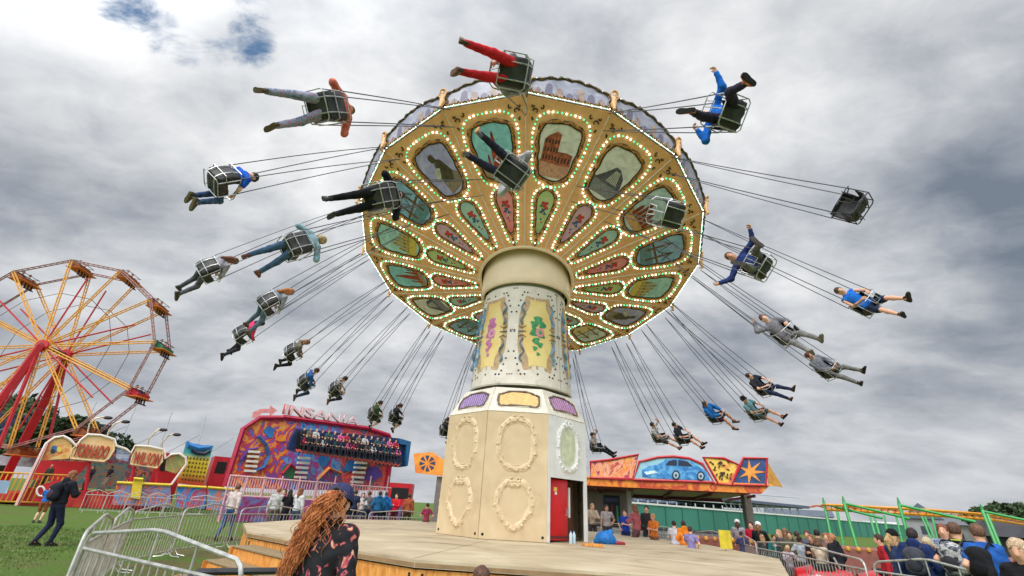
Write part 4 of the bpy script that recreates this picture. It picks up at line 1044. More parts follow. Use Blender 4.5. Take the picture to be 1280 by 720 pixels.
RID = {
 0: (dict(thigh=(62, 78), shin=(74, 62), spread=(10, 6), hands='bar', headfwd=.3), dict(sleeve='long', hood=True), dict(shirt=(150, 150, 155), trousers=(205, 40, 50), hair=(60, 45, 35), shoe=(70, 55, 42), sole=(120, 82, 56)), 'rider in red trousers and brown boots flying highest above the canopy rim'),
 1: (dict(thigh=(44, 52), shin=(30, 20), spread=(15, 13), hands='chain', headfwd=.6), dict(sleeve='long', hair='short'), dict(shirt=(220, 118, 100), trousers=palej, hair=(120, 80, 50), shoe=(80, 62, 38), sole=(92, 72, 42)), 'rider in a salmon top and patterned blue leggings with legs spread wide'),
 2: (dict(thigh=(92, 84), shin=(-4, -10), spread=(4, 4), hands='bar', headfwd=.5), dict(sleeve='short', hair='short'), dict(shirt=(32, 92, 200), trousers=jeans, hair=(50, 35, 25), shoe=(72, 62, 48), sole=(100, 90, 60)), 'rider in a bright blue t-shirt and jeans with knees bent back'),
 3: (dict(thigh=(52, 66), shin=(44, 30), spread=(2, 6), hands='chain', headfwd=.4), dict(sleeve='long', shoes_hi=.06), dict(shirt=(32, 34, 44), trousers=(28, 28, 32), hair=(40, 28, 22), shoe=(30, 30, 32), sole=(48, 46, 44)), 'rider dressed all in black in front of the canopy'),
 4: (dict(thigh=(40, 50), shin=(24, 40), spread=(8, 7), hands='chain', headfwd=.4), dict(sleeve='long', hair='bob', cap=True), dict(shirt=lightden, trousers=(70, 98, 130), hair=(190, 165, 120), capc=(176, 160, 110), shoe=(105, 60, 45), sole=(120, 70, 55)), 'rider in a pale denim jacket, khaki cap and blue jeans'),
 5: (dict(thigh=(50, 40), shin=(20, -6), spread=(10, 10), hands='bar', headfwd=.5), dict(sleeve='long', hair='long'), dict(shirt=(165, 160, 170), trousers=(88, 90, 98), hair=(120, 72, 48), shoe=(50, 46, 38), sole=(80, 70, 50)), 'rider in grey with long brown hair beside the big wheel'),
 6: (dict(thigh=(58, 48), shin=(22, 14), spread=(10, 10), hands='bar', headfwd=.4), dict(sleeve='long', hair='long'), dict(shirt=(150, 155, 165), trousers=(92, 112, 130), hair=(190, 118, 60), shoe=(90, 70, 50), sole=(70, 60, 50)), 'rider with long ginger hair and grey blue jeans'),
 7: (dict(thigh=(62, 46), shin=(10, -20), spread=(8, 14), hands='bar', headfwd=.4), dict(sleeve='long', hair='bob'), dict(shirt=(225, 58, 110), trousers=(52, 52, 60), hair=(50, 36, 30), shoe=(25, 25, 28), sole=(30, 30, 30)), 'child rider in a bright pink top and dark leggings'),
 8: (dict(thigh=(64, 52), shin=(-18, -40), spread=(14, 8), hands='bar', headfwd=.4), dict(sleeve='long', hair='bob'), dict(shirt=(110, 104, 90), trousers=(34, 32, 36), hair=(150, 105, 68), shoe=(28, 26, 28), sole=(30, 28, 28)), 'rider with light brown hair, an olive top and black trousers'),
 9: (dict(thigh=(78, 66), shin=(-34, -38), spread=(6, 6), hands='bar', headfwd=.2), dict(sleeve='long'), dict(shirt=(48, 92, 150), trousers=(42, 62, 92), hair=(80, 48, 34), shoe=(60, 56, 40), sole=(90, 80, 50)), 'rider in a blue jacket and dark jeans leaning forwards'),
 10: (dict(thigh=(84, 80), shin=(-34, -46), spread=(6, 8), hands='bar', headfwd=.2), dict(sleeve='short'), dict(shirt=check, trousers=(44, 50, 72), hair=(40, 28, 22), shoe=(130, 100, 70), sole=(110, 90, 60)), 'rider in a dark checked shirt with tan shoes'),
 11: (dict(thigh=(86, 80), shin=(-30, -34), spread=(6, 6), hands='bar', headfwd=.1), dict(sleeve='long', legs='short'), dict(shirt=(62, 80, 48), trousers=(52, 66, 42), hair=(62, 40, 28), shoe=(70, 50, 40), sole=(50, 40, 36)), 'rider in a green top and green shorts above the big mural'),
 12: (dict(thigh=(86, 82), shin=(-20, -28), spread=(6, 6), hands='bar', headfwd=.1), dict(sleeve='long', legs='short'), dict(shirt=(34, 36, 42), trousers=(30, 32, 36), hair=(70, 45, 30), shoe=(24, 24, 26), sole=(30, 30, 30)), 'rider in a black top and shorts nearest the tower on its left'),
 13: (dict(thigh=(76, 84), shin=(40, 50), spread=(6, 6), hands='high', headfwd=0), dict(sleeve='short', hair='short'), dict(shirt=(150, 150, 152), trousers=(34, 36, 44), hair=(50, 40, 34), shoe=(30, 30, 32), sole=(30, 30, 30)), 'rider in a grey top and dark trousers half hidden by the tower'),
 14: (dict(thigh=(74, 70), shin=(44, 50), spread=(5, 6), hands=('high', 'bar'), headfwd=0), dict(sleeve='short', legs='short'), dict(shirt=(190, 188, 186), trousers=(70, 68, 66), hair=(70, 45, 30), shoe=(120, 80, 62), sole=(80, 60, 50)), 'rider in a white t-shirt with bare legs stretched ahead'),
 15: (dict(thigh=(86, 90), shin=(30, 40), spread=(6, 6), hands='bar', headfwd=0), dict(sleeve='short', legs='short'), dict(shirt=(42, 48, 62), trousers=(36, 38, 44), hair=(60, 40, 28), shoe=(28, 28, 30), sole=(30, 30, 30)), 'rider in a dark navy t-shirt and black shorts'),
 16: (dict(thigh=(88, 84), shin=(6, 14), spread=(8, 6), hands='bar', headfwd=.1), dict(sleeve='long', legs='short', top='jacket', hood=True), dict(shirt=(28, 104, 172), trousers=(70, 50, 74), hair=(90, 60, 40), shoe=(70, 60, 48), sole=(60, 50, 44)), 'rider wrapped in a bright blue raincoat'),
 17: (dict(thigh=(74, 68), shin=(50, 44), spread=(6, 8), hands='bar', headfwd=0), dict(sleeve='short'), dict(shirt=(44, 46, 56), trousers=(38, 46, 76), hair=(70, 45, 30), shoe=(66, 58, 50), sole=(60, 50, 44)), 'rider in a dark t-shirt and navy jeans'),
 18: (dict(thigh=(84, 78), shin=(36, 42), spread=(8, 8), hands='bar', headfwd=0), dict(sleeve='short', legs='short', cap=True), dict(shirt=(110, 150, 160), trousers=(92, 100, 96), hair=(50, 35, 28), capc=(24, 24, 28), shoe=(28, 26, 28), sole=(30, 30, 30)), 'rider in a pale teal t-shirt, black cap and grey shorts'),
 19: (dict(thigh=(76, 60), shin=(44, 40), spread=(6, 8), hands='lap', headfwd=.1), dict(sleeve='long'), dict(shirt=(118, 120, 128), trousers=(112, 112, 108), hair=(105, 60, 45), shoe=(26, 26, 30), sole=(30, 30, 30)), 'rider in a grey tracksuit with black shoes kicked forwards'),
 20: (dict(thigh=(62, 56), shin=(36, 32), spread=(6, 8), hands=('bar', 'high'), headfwd=.1), dict(sleeve='long'), dict(shirt=(124, 122, 130), trousers=(128, 126, 126), hair=(120, 80, 70), shoe=(140, 136, 120), sole=(120, 116, 100)), 'rider in a grey tracksuit and grey trainers with one hand raised'),
 21: (dict(thigh=(70, 62), shin=(44, 36), spread=(8, 8), hands='bar', headfwd=.1), dict(sleeve='none', legs='short'), dict(shirt=(30, 110, 205), trousers=(36, 50, 74), hair=(95, 75, 55), shoe=(40, 34, 32), sole=(36, 32, 30)), 'rider in a blue vest and shorts farthest out on the right'),
 22: (dict(thigh=(96, 88), shin=(60, 76), spread=(12, 10), hands=('out', 'out'), headfwd=.2), dict(sleeve='long', shoes_hi=.05), dict(shirt=(40, 56, 110), trousers=(110, 108, 104), hair=(120, 72, 50), shoe=(64, 60, 60), sole=(78, 74, 74)), 'rider in navy holding both chains with grey boots towards us'),
 23: (dict(thigh=(56, 100), shin=(10, 60), spread=(16, 8), hands=('out', 'chain'), headfwd=.2), dict(sleeve='long'), dict(shirt=(28, 108, 205), trousers=(48, 44, 62), hair=(48, 34, 28), shoe=(190, 110, 50), sole=(36, 32, 32)), 'rider in blue with orange shoes tumbling past the canopy corner'),
 24: (dict(thigh=(78, 86), shin=(74, 80), spread=(8, 10), hands='chain', headfwd=.4), dict(sleeve='long', hair='short'), dict(shirt=(190, 188, 192), trousers=(44, 44, 62), hair=(150, 140, 130), shoe=(110, 108, 120), sole=(214, 160, 96)), 'rider with tan soled shoes crossing in front of the spires picture'),
 27: (dict(thigh=(84, 84), shin=(-10, -14), spread=(6, 6), hands='bar', headfwd=.1), dict(sleeve='long'), dict(shirt=(40, 40, 44), trousers=(32, 32, 36), hair=(60, 40, 30), shoe=(26, 26, 28), sole=(30, 30, 30)), 'rider in dark clothes peeping out behind the left of the tower'),
}
SEATNAME = {25: 'empty black framed swing seat flying out on the far right', 26: 'empty chrome framed swing seat hanging in front of the right canopy pictures'}
blackm = M('black_tube', (.035, .035, .04), .4, .3, namt=0)
for i, (u, v, inner) in enumerate(R_):
    e, x, (A, Pp) = solve(u, v, inner)
    A = V(A); Pp = V(Pp); th = x[0]
    TW = {0: 10, 1: 5, 2: -32, 4: -5, 5: -15, 6: -20, 7: -20, 8: -20, 9: -18, 10: -18, 11: -10, 12: -10, 24: 35}.get(i, 0)
    up = (A-Pp).normalized(); fw = V((math.sin(th), -math.cos(th), 0)); fw = (fw-up*fw.dot(up)).normalized(); fw = Matrix.Rotation(math.radians(TW), 3, up) @ fw; sx = fw.cross(up)
    mt = M4(Pp-up*.18, sx, fw, up) @ Matrix.Scale(1.14, 4); mi = mt.inverted()
    lab = SEATNAME.get(i) or ('swing seat carrying the '+RID[i][3].split('rider', 1)[1].strip() if False else 'chain-hung seat under the '+RID[i][3])
    w_ = lab.split(); lab = ' '.join(w_[:16])
    seat = thing('swing_chair', lab, 'swing chair', group='flying swing chairs', mat=mt)
    fm = [blackm] if i == 25 else [M('chrome_tube', (.75, .75, .76), .2, .9, namt=0)] if i == 26 else None
    cs = .91; S9 = Matrix.Translation((0, -.01, .01)) @ Matrix.Scale(cs, 4); inst('seat_shell', SHELLM, None, seat, S9); inst('tube_frame', FRAMEM, fm, seat, S9); inst('safety_bar', BARM, fm, seat, S9)
    if i == 25:
        mb = MB(); mb.tube((0, -.24, .1), (0, -.55, .06), .02, 6, .004); mb.build('strap_end', [blackm], seat)
    hx = V((math.cos(th), math.sin(th), 0))
    for s in (-1, 1):
        T = mi @ (A+(Matrix.Rotation(math.radians(-TW*.7), 3, up) @ sx)*(s*.24))
        for y, z in ((-.17, .45), (.20, .34)):
            P0 = V((s*.27, y, z))*cs; mb = MB(); n = 6; sag = .05
            pts = [P0.lerp(T, q/n)+V((0, -1, 0))*sag*math.sin(PI*q/n)*(1 if y < 0 else .6) for q in range(n+1)]
            mb.path(pts, .0105, 5); mb.build('chain', [CHAINM], seat)
    if i in RID:
        po, op, cl, label = RID[i]
        nearp = u and (Pp-CP).length < 13
        S = person_set(pose_sit(**po), .016 if nearp else .021, **op)
        put_person(S, mt, label, sk=i % 3, group='people riding the flying swings', **cl)
# ------------------------------------------------------------------ steel barriers round the ride
RAILM = M('barrier_steel', hexc(186, 186, 180), .35, .45, nscale=9, namt=.32)
def barrier(a, b, label, h=.95, n=None):
    A = V((*a, 0)); B = V((*b, 0)); L_ = (B-A).length; d = (B-A)/L_; nrm = V((-d.y, d.x, 0)); up = V((0, 0, 1))
    t = thing('barrier', label, 'barrier', A, math.atan2(d.y, d.x), 'steel barriers round the swing ride')
    P = lambda x, z: V((x, 0, z)); r = .0185
    mb = MB(); pk = h+.22
    mb.path([P(.0, .06), P(.0, h+.02), P(.03, h+.07), P(.10, h+.11), P(L_*.46, pk), P(L_*.54, pk), P(L_-.10, h+.11), P(L_-.03, h+.07), P(L_, h+.02), P(L_, .06)], r, 8)
    mb.build('top_frame', [RAILM], t)
    mb = MB(); mb.tube(P(0, h-.04), P(L_, h-.04), r*.9, 8); mb.tube(P(0, .14), P(L_, .14), r*.8, 8)
    for q in range(1, 4): mb.tube(P(L_*q/4, h-.04), P(L_*q/4, h+.11+(.11*(1-abs(q/4-.5)/.5))-.01), r*.6, 6)
    mb.build('rails', [RAILM], t)
    n = n or int(L_/.135); mb = MB()
    for q in range(1, n): mb.tube(P(L_*q/n, .14), P(L_*q/n, h-.04), .0085, 6, cap=False)
    mb.build('bar_grille', [RAILM], t)
    for x in (.12, L_-.12):
        mb = MB(); mb.path([V((x, -.28, .012)), V((x, -.1, .03)), V((x, 0, .13)), V((x, .1, .03)), V((x, .28, .012))], .014, 6); mb.build('foot', [RAILM], t)
for a, b, l in [((-4.37, 5.67), (-1.95, 4.17), 'nearest steel barrier, its peaked top rail crossing the bottom left corner of the view'),
    ((-4.5, 5.78), (-5.85, 7.95), 'steel barrier seen nearly edge-on, joined to the left end of the nearest one'),
    ((-5.9, 8.05), (-7.3, 10.4), 'steel barrier on the lawn, second one back from the nearest, left of the steps'),
    ((-7.4, 10.55), (-8.0, 13.1), 'steel barrier on the lawn between the wooden steps and the painted ride cars'),
    ((-8.05, 13.25), (-8.0, 15.8), 'steel barrier on the lawn behind the wooden steps where a passer-by in jeans walks'),
    ((-7.95, 15.95), (-6.9, 18.2), 'steel barrier behind the left rear corner of the platform'),
    ((-6.8, 18.3), (-5.3, 20.6), 'steel barrier in front of the people queuing at the mural ride'),
    ((-5.2, 20.7), (-3.0, 23.2), 'steel barrier touching the left side of the tower in view, far behind it'),
    ((4.0, 24.2), (6.2, 22.8), 'steel barrier just right of the tower base, far behind the blue bag'),
    ((6.3, 22.7), (7.8, 20.6), 'steel barrier behind the platform in front of the child in orange'),
    ((7.9, 20.5), (8.1, 17.6), 'steel barrier behind the platform beside the yellow sign'),
    ((8.1, 17.5), (7.35, 14.6), 'steel barrier at the right rear of the platform by the woman in a red coat'),
    ((7.3, 14.45), (6.45, 9.1), 'long steel barrier along the right edge of the platform in front of the queue'),
    ((6.5, 8.95), (6.95, 7.25), 'short steel barrier at the front right corner below the man with the patterned backpack'),
    ((7.05, 7.15), (9.6, 7.6), 'steel barrier at the far lower right under the man in a blue t-shirt')]:
    barrier(a, b, l)
def far_run(P, n, what):
    for i in range(n): a = P[0].lerp(P[1], i/n); b = P[0].lerp(P[1], (i+.97)/n); barrier((a.x, a.y), (b.x, b.y), 'distant steel barrier in front of %s, %s of %d from the left' % (what, ('first', 'second', 'third', 'fourth', 'fifth')[i], n))
far_run((onz(98, 641, 0), onz(226, 645, 0)), 5, 'the painted hoardings')
far_run((onz(232, 645, 0), onz(372, 651, 0)), 4, 'the mural ride')
# ------------------------------------------------------------------ big wheel on the left
RED = M('wheel_red', hexc(190, 30, 42), .4, nscale=3, namt=.12); YELW = M('wheel_yellow', hexc(225, 160, 50), .4, nscale=3, namt=.15)
DKM = M('dark_metal', hexc(70, 52, 52), .5, namt=.1); GREENM = M('gondola_green', hexc(30, 110, 70), .4); ORM = M('gondola_orange', hexc(225, 130, 40), .45, nscale=6, namt=.2)
S_ = 1.
WC = CP+S_*(V((-33.838, 33.595, 10.212))-CP); WY = -1.43339; AX = V((math.cos(WY), math.sin(WY), 0)); RD = V((-math.sin(WY), math.cos(WY), 0))*1.024; WH = 2.2866*S_/2; WR = 7*S_; WN = 12; W0 = 2.775
def wv(k, side, r=WR): a = W0-k*2*PI/WN; return WC-AX*(WH*side)+(RD*math.cos(a)+V((0, 0, 1))*math.sin(a))*r       # side -1 near rim a ... matches the fit
wheel = thing('big_wheel', 'small red and yellow big wheel with open gondolas at the left edge', 'big wheel', (WC.x, WC.y, 0)); winv = Matrix.Translation((-WC.x, -WC.y, 0))
def wb(mb, n, m, parent=None): return mb.build(n, m, parent or wheel, True, winv if parent is None else None)
def ladder(mb, a, b, w_, m=0, n=14, dirn=None):
    a = V(a); b = V(b); p = (dirn or AX).normalized()*w_; mb.tube(a+p, b+p, .045, 5, m=m); mb.tube(a-p, b-p, .045, 5, m=m)
    for i in range(n):
        q0 = a.lerp(b, i/n)+p*(1 if i % 2 else -1); q1 = a.lerp(b, (i+1)/n)-p*(1 if i % 2 else -1); mb.tube(q0, q1, .018, 4, m=m, cap=False)
for side in (-1, 1):
    for k in range(WN):
        mb = MB(); d = (wv(k, side)-WC); tang = AX.cross(d).normalized(); ladder(mb, WC-AX*(WH*side)+d.normalized()*.3, wv(k, side), .085, n=22, dirn=tang); wb(mb, 'spoke', [YELW])
        mb = MB(); ladder(mb, wv(k, side), wv(k+1, side), .07, 0, 10, dirn=(wv(k+.5, side)-WC)); wb(mb, 'rim_tube', [M('rim_tube', hexc(150, 110, 105), .45, nscale=4, namt=.3)])
    mb = MB()
    for k in range(0, WN): mb.tube(wv(k+.5, side, .4), wv(k+.5, side, WR*.80), .06, 5) if k % 2 == 0 else None; 
    wb(mb, 'brace_spokes', [RED])
    mb = MB()
    for k in range(WN): mb.tube(wv(k, side, WR*.60), wv(k+1, side, WR*.60), .022, 4)
    wb(mb, 'inner_ring', [DKM])
    mb = MB(); mb.tube(WC-AX*(WH*side)*1.16, WC-AX*(WH*side)*.86, .42, 12); wb(mb, 'hub', [RED])
    for s in (-1, 1):
        mb = MB(); hub = WC-AX*(WH*side*1.22); foot = V((hub.x, hub.y, .5))+RD*(-.8 if s < 0 else 1.6)-AX*(side*.9); lw = .5 if s < 0 else .2
        mb = MB(); d = (foot-hub); mb.box((hub+foot)/2, (lw, lw*.8, d.length), d.to_track_quat('Z', 'Y').to_matrix(), bev=.03); wb(mb, 'support_leg', [RED])
mb = MB(); mb.tube(WC-AX*WH*1.2, WC+AX*WH*1.2, .16, 10); wb(mb, 'axle', [DKM])
mb = MB(); R3 = Matrix((RD.normalized(), AX, V((0, 0, 1)))).transposed(); mb.box(V((WC.x, WC.y, .45)), (7, 4.2, .5), R3, bev=.05); wb(mb, 'base_platform', [RED])
GBR = M('gondola_brown', hexc(150, 82, 40), .45, nscale=6, namt=.3); gcol = [RED, GBR, GBR, GBR, GBR, GREENM, RED, GBR, GBR, GBR, RED, RED]
for k in range(WN):
    c = (wv(k, -1)+wv(k, 1))/2; O = c-V((0, 0, .38)); mt = winv @ M4(O, AX, -RD.normalized()*-1, V((0, 0, 1))) @ Matrix.Diagonal((.9, .8, .72, 1))
    g_ = bpy.data.objects.new('gondola', None)
    mb = MB(); hw = WH*.78
    # shell: curved bench with footboard
    prof = [(-.45, .95), (-.52, .45), (-.42, .08), (-.1, .0), (.3, .0), (.55, .05), (.62, .35)]
    vs = []
    for x in (-hw, hw):
        for y, z in prof: vs.append((x, y, z))
    n = len(prof); mb.add(vs, [(i, i+1, n+i+1, n+i) for i in range(n-1)]+[tuple(range(n)), tuple(range(2*n-1, n-1, -1))]); 
    g_ = mb.build('gondola', [gcol[k]], wheel, False, mt)
    mb = MB(); mb.box((0, .25, -.06), (2*hw+.5, 1.3, .08), bev=.03); mb.build('footboard', [ORM], g_)
    mb = MB(); mb.path([(-hw, -.1, .9), (-hw, .5, .8), (hw, .5, .8), (hw, -.1, .9)], .03, 6); mb.tube((-WH, 0, .75), (WH, 0, .75), .045, 6)
    for s in (-1, 1): mb.tube((s*hw, 0, .1), (s*hw, 0, .78), .03, 6)
    mb.build('lap_bar', [DKM], g_)
# ------------------------------------------------------------------ yellow picket fence, arch frame and signs of the small ride
LP0 = V((-29.2, 31.3, 0)); LD = V((.81, .587, 0)).normalized(); LNn = V((-LD.y, LD.x, 0))
class Pl:
    def __init__(s, P0, d): s.P = P0; s.d = d.normalized(); s.n = V((s.d.y, -s.d.x, 0)); s.up = V((0, 0, 1))   # n looks to the camera side
    def sz(s, u, v, off=0.):
        q = onplane(u, v, s.P+s.n*off, s.n)-s.P; return (q.dot(s.d), q.z)
    def w(s, u, v, off=0.): a, z = s.sz(u, v, off); return s.P+s.d*a+s.n*off+s.up*z
    def board(s, mb, px, off=0., th=.12, m=0):
        mb.prism([s.sz(u, v, off) for u, v in px], off-th, off, s.P, s.d, s.up, s.n, m)
    def line(s, mb, px, r, off=0., m=0, closed=False): mb.path([s.w(u, v, off) for u, v in px], r, 6, closed, m)
def painted(name, cols, scale=3, distort=2.5, detail=5): 
    n = len(cols); return Mramp(name, [(.30+.42*i/(n-1), hexc(*c)) for i, c in enumerate(cols)], scale, detail, distort, .4)
PL = Pl(LP0, LD)
ar = thing('small_ride', 'children\'s ride with a white edged arch frame and orange lettered signs', 'fairground ride', (LP0.x, LP0.y, 0)); ainv = Matrix.Translation((-LP0.x, -LP0.y, 0))
def ab(mb, n, m, sm=True, parent=None): return mb.build(n, m, parent or ar, sm, ainv if parent is None else None)
WT = M('arch_white', hexc(240, 225, 215), .4, namt=.05); CHK = Mramp('red_white_stripe', [(.45, hexc(200, 40, 45)), (.55, hexc(240, 230, 225))], 6, 0, 0, .4, 'wave', stretch=(1, 1, 1))
mb = MB(); PL.line(mb, [(20, 632), (40, 590), (58, 554), (68, 547), (79, 545), (87, 549), (96, 558), (101, 550), (110, 543), (126, 544), (143, 549), (145, 557), (157, 561), (164, 566), (169, 557), (186, 558), (205, 562), (207, 573), (214, 568), (224, 567), (232, 572), (233, 580), (224, 592), (214, 606)], .085, .1); ab(mb, 'arch_frame', [WT])
mb = MB(); PL.line(mb, [(21, 632), (41, 590), (59, 555)], .1, .22); ab(mb, 'arch_post', [CHK])
def sign(px, text, tu, tv, size, wpx):
    mb = MB(); PL.board(mb, px, .05, .15); s_ = ab(mb, 'sign_board', [painted('sign_orange', [(240, 185, 120), (245, 212, 160), (236, 150, 80)], .9, 1)], False)
    mb = MB(); PL.line(mb, px, .05, .07, closed=True); ab(mb, 'sign_edge', [M('sign_edge', hexc(245, 215, 170), .4, namt=0)], parent=s_)
    for dz, m, sc_ in ((0, M('letter_dark', hexc(90, 30, 25), .5, namt=0), 1.04), (.03, M('letter_red', hexc(205, 75, 50), .4, namt=.1), 1.)):
        me = text_mesh(text, size*sc_, .02); me.materials.append(m); o = bpy.data.objects.new('lettering', me); link(o, s_); xs2 = [v.co.x for v in me.vertices]; fx = (PL.w(tu+wpx/2, tv, .12)-PL.w(tu-wpx/2, tv, .12)).length/(max(xs2)-min(xs2))*sc_; o.matrix_local = M4(PL.w(tu, tv, .12+dz), PL.d, V((0, 0, 1)), PL.n) @ Matrix.Diagonal((fx, 1.35, 1, 1))
    return s_
sign([(88, 573), (90, 562), (98, 553), (108, 545), (128, 545), (142, 550), (143, 562), (136, 573), (130, 577)], 'TORNADO', 114.5, 565, .8, 42)
sign([(163, 580), (165, 572), (171, 558), (203, 563), (203, 577), (196, 585)], 'WILSON', 184, 574.5, .8, 33)
mb = MB(); PL.board(mb, [(48, 576), (60, 556), (68, 549), (80, 547), (90, 556), (90, 562), (86, 573)], .02); p_ = ab(mb, 'side_board', [painted('swirl', [(232, 150, 60), (235, 200, 130), (230, 120, 60), (240, 210, 150)], .8)], False)
mb = MB()
for i, (c, r) in enumerate((((68, 561), 4.2), ((74, 562), 3.2), ((66, 564), 3))): PL.board(mb, [(c[0]+r*math.cos(t), c[1]+r*math.sin(t)) for t in [2*PI*j/10 for j in range(10)]], .05+.02*i, .02, i)
ab(mb, 'roundel', [M('roundel_blue', hexc(60, 110, 170), .4), M('roundel_yellow', hexc(235, 210, 90), .4), M('roundel_dark', hexc(40, 50, 60), .4)], False, p_)
mb = MB(); PL.board(mb, [(145, 573), (146, 558), (158, 562), (163, 567), (160, 577)], .02); ab(mb, 'banner_board', [painted('banner_mix', [(190, 60, 60), (110, 140, 190), (190, 190, 200), (80, 120, 180)], 1.5)], False)
mb = MB(); PL.board(mb, [(208, 574), (215, 569), (224, 568), (232, 573), (231, 580), (220, 592), (206, 588)], .02); ab(mb, 'end_board', [painted('end_mix', [(200, 150, 80), (120, 150, 90), (210, 90, 60)], 2)], False)
for (u0, v0, u1, v1) in ((112, 577, 104, 633), (168, 583, 156, 636), (198, 586, 190, 638)):
    mb = MB(); PL.line(mb, [(u0, v0), (u1, v1)], .11, -.2); ab(mb, 'post', [RED])
mb = MB(); PL.board(mb, [(52, 575), (135, 579), (128, 604), (38, 598)], -2.6, .1); ab(mb, 'red_backdrop', [RED], False)
mb = MB(); PL.board(mb, [(96, 596), (112, 578), (160, 580), (150, 612), (92, 610)], -1.8, .1); ab(mb, 'interior_board', [painted('inside_mix', [(60, 60, 60), (70, 130, 130), (150, 110, 80), (180, 60, 50)], 1.2)], False)
sA = PL.sz(36, 600, 0)[0]; sB = PL.sz(214, 600, 0)[0]
mb = MB(); mb.prism([(sA, .02), (sB, .02), (sB, 1.0), (sA, 1.0)], -5.5, -.35, PL.P, PL.d, PL.up, PL.n); ab(mb, 'floor_platform', [painted('floor_red', [(150, 24, 34), (190, 36, 44), (205, 90, 50)], .6, 1)], False)
mb = MB(); PL.board(mb, [(60, 560), (214, 568), (208, 612), (40, 600)], -5.4, .1); ab(mb, 'rear_scenery', [painted('rear_mix', [(60, 30, 34), (150, 40, 44), (60, 100, 120), (190, 120, 60), (50, 60, 80), (200, 60, 60)], .9, 2)], False)
# painted cars and low hoardings in front
def lowboard(px, cols, edge, name, label, off=.8, sc_=1.3):
    t = thing(name, label, 'painted hoarding', PL.w(*px[0], off) * 1.0); inv = Matrix.Translation(-t.location)
    mb = MB(); PL.board(mb, px, off, .5); b_ = mb.build('board', [painted(name+'_paint', cols, sc_, 2)], t, False, inv)
    mb = MB(); PL.line(mb, [px[0], px[1]], .09, off+.06); mb.build('edge_rail', [edge], t, True, inv); return t
YE = M('edge_yellow', hexc(240, 205, 60), .4)
lowboard([(146, 603), (213, 606), (214, 634), (140, 631)], [(40, 100, 180), (235, 120, 50), (70, 150, 210), (200, 60, 60), (240, 200, 80)], YE, 'car_hoarding', 'blue and orange painted hoarding with a yellow stripe left of the slide')
t_ = lowboard([(167, 598), (179, 599), (175, 624), (163, 622)], [(240, 215, 60), (235, 190, 50)], YE, 'yellow_hoarding', 'upright yellow panel standing in the blue and orange hoarding', 1.1)
lowboard([(222, 607), (258, 609), (256, 636), (220, 634)], [(30, 90, 175), (60, 150, 215), (210, 60, 60), (40, 110, 190)], YE, 'blue_hoarding', 'blue hoarding with red patches below the yellow and blue slide')
lowboard([(260, 609), (296, 612), (292, 640), (258, 637)], [(30, 110, 185), (235, 120, 60), (60, 150, 215), (230, 190, 90)], YE, 'orange_hoarding', 'blue and orange hoarding nearest the mural ride')
# picket fence on the far left
t_ = thing('picket_fence', 'yellow picket fence with a pale notice round the big wheel', 'fence', PL.w(20, 632, 0)); fi = Matrix.Translation(-t_.location)
A = PL.w(-30, 630, .0); A.z = 0; B = PL.w(78, 626, -.4); B.z = 0; Lf = (B-A).length; d = (B-A)/Lf
mb = MB(); z1 = 1.75
mb.tube(A+V((0, 0, z1)), B+V((0, 0, z1+.1)), .05, 6); mb.tube(A+V((0, 0, .2)), B+V((0, 0, .2)), .05, 6); mb.build('rails', [YELW], t_, True, fi)
mb = MB(); n = int(Lf/.22)
for q in range(n+1): p = A+d*(Lf*q/n); mb.box(p+V((0, 0, .95)), (.07, .03, 1.55), Matrix((d, V((-d.y, d.x, 0)), V((0, 0, 1)))).transposed())
mb.build('picket_grille', [YELW], t_, True, fi)
mb = MB(); PL.board(mb, [(-6, 600), (13, 601), (8, 617), (-12, 616)], .25, .04); mb.build('notice', [Mramp('notice_blue', [(.45, hexc(205, 215, 225)), (.55, hexc(150, 175, 205))], 3, 1, 0, .6, 'wave', stretch=(.1, .1, 3))], t_, False, fi)
mb = MB(); PL.board(mb, [(52, 606), (75, 598), (78, 626), (40, 627)], .3, .05); o = mb.build('red_gate', [RED], t_, False, fi)
mb = MB(); mb.path([PL.w(51+5*math.cos(t), 614+6*math.sin(t), .4) for t in [2*PI*i/14 for i in range(14)]], .05, 5, True); mb.build('ring_emblem', [WT], o, True)
# slide tower
t_ = thing('fun_house_slide', 'blue and yellow inflatable-looking slide tower dotted with holes', 'slide', PL.w(240, 636, -1.5)); fi = Matrix.Translation(-t_.location)
mb = MB(); PL.board(mb, [(234, 551), (240, 554), (258, 557), (267, 557), (264, 566), (260, 585), (254, 608), (221, 604), (226, 588), (231, 580), (229, 570)], -1.4, .9)
sl_ = bpy.data.materials.new('slide_paint'); sl_.use_nodes = True; q = sl_.node_tree; b_ = q.nodes['Principled BSDF']; b_.inputs['Roughness'].default_value = .4
tcq = q.nodes.new('ShaderNodeTexCoord'); sx_ = q.nodes.new('ShaderNodeSeparateXYZ'); q.links.new(tcq.outputs['Object'], sx_.inputs[0]); rq = q.nodes.new('ShaderNodeValToRGB'); mq = q.nodes.new('ShaderNodeMapRange'); q.links.new(sx_.outputs[2], mq.inputs[0])
zt_ = PL.sz(240, 552, -1.4)[1]; zb2 = PL.sz(240, 606, -1.4)[1]; mq.inputs[1].default_value = zb2; mq.inputs[2].default_value = zt_; q.links.new(mq.outputs[0], rq.inputs[0])
while len(rq.color_ramp.elements) < 6: rq.color_ramp.elements.new(.5)
for e, (p, c) in zip(rq.color_ramp.elements, [(0, (205, 60, 40)), (.12, (220, 110, 40)), (.25, (238, 205, 40)), (.58, (236, 215, 60)), (.72, (60, 175, 170)), (.95, (40, 130, 190))]): e.position = p
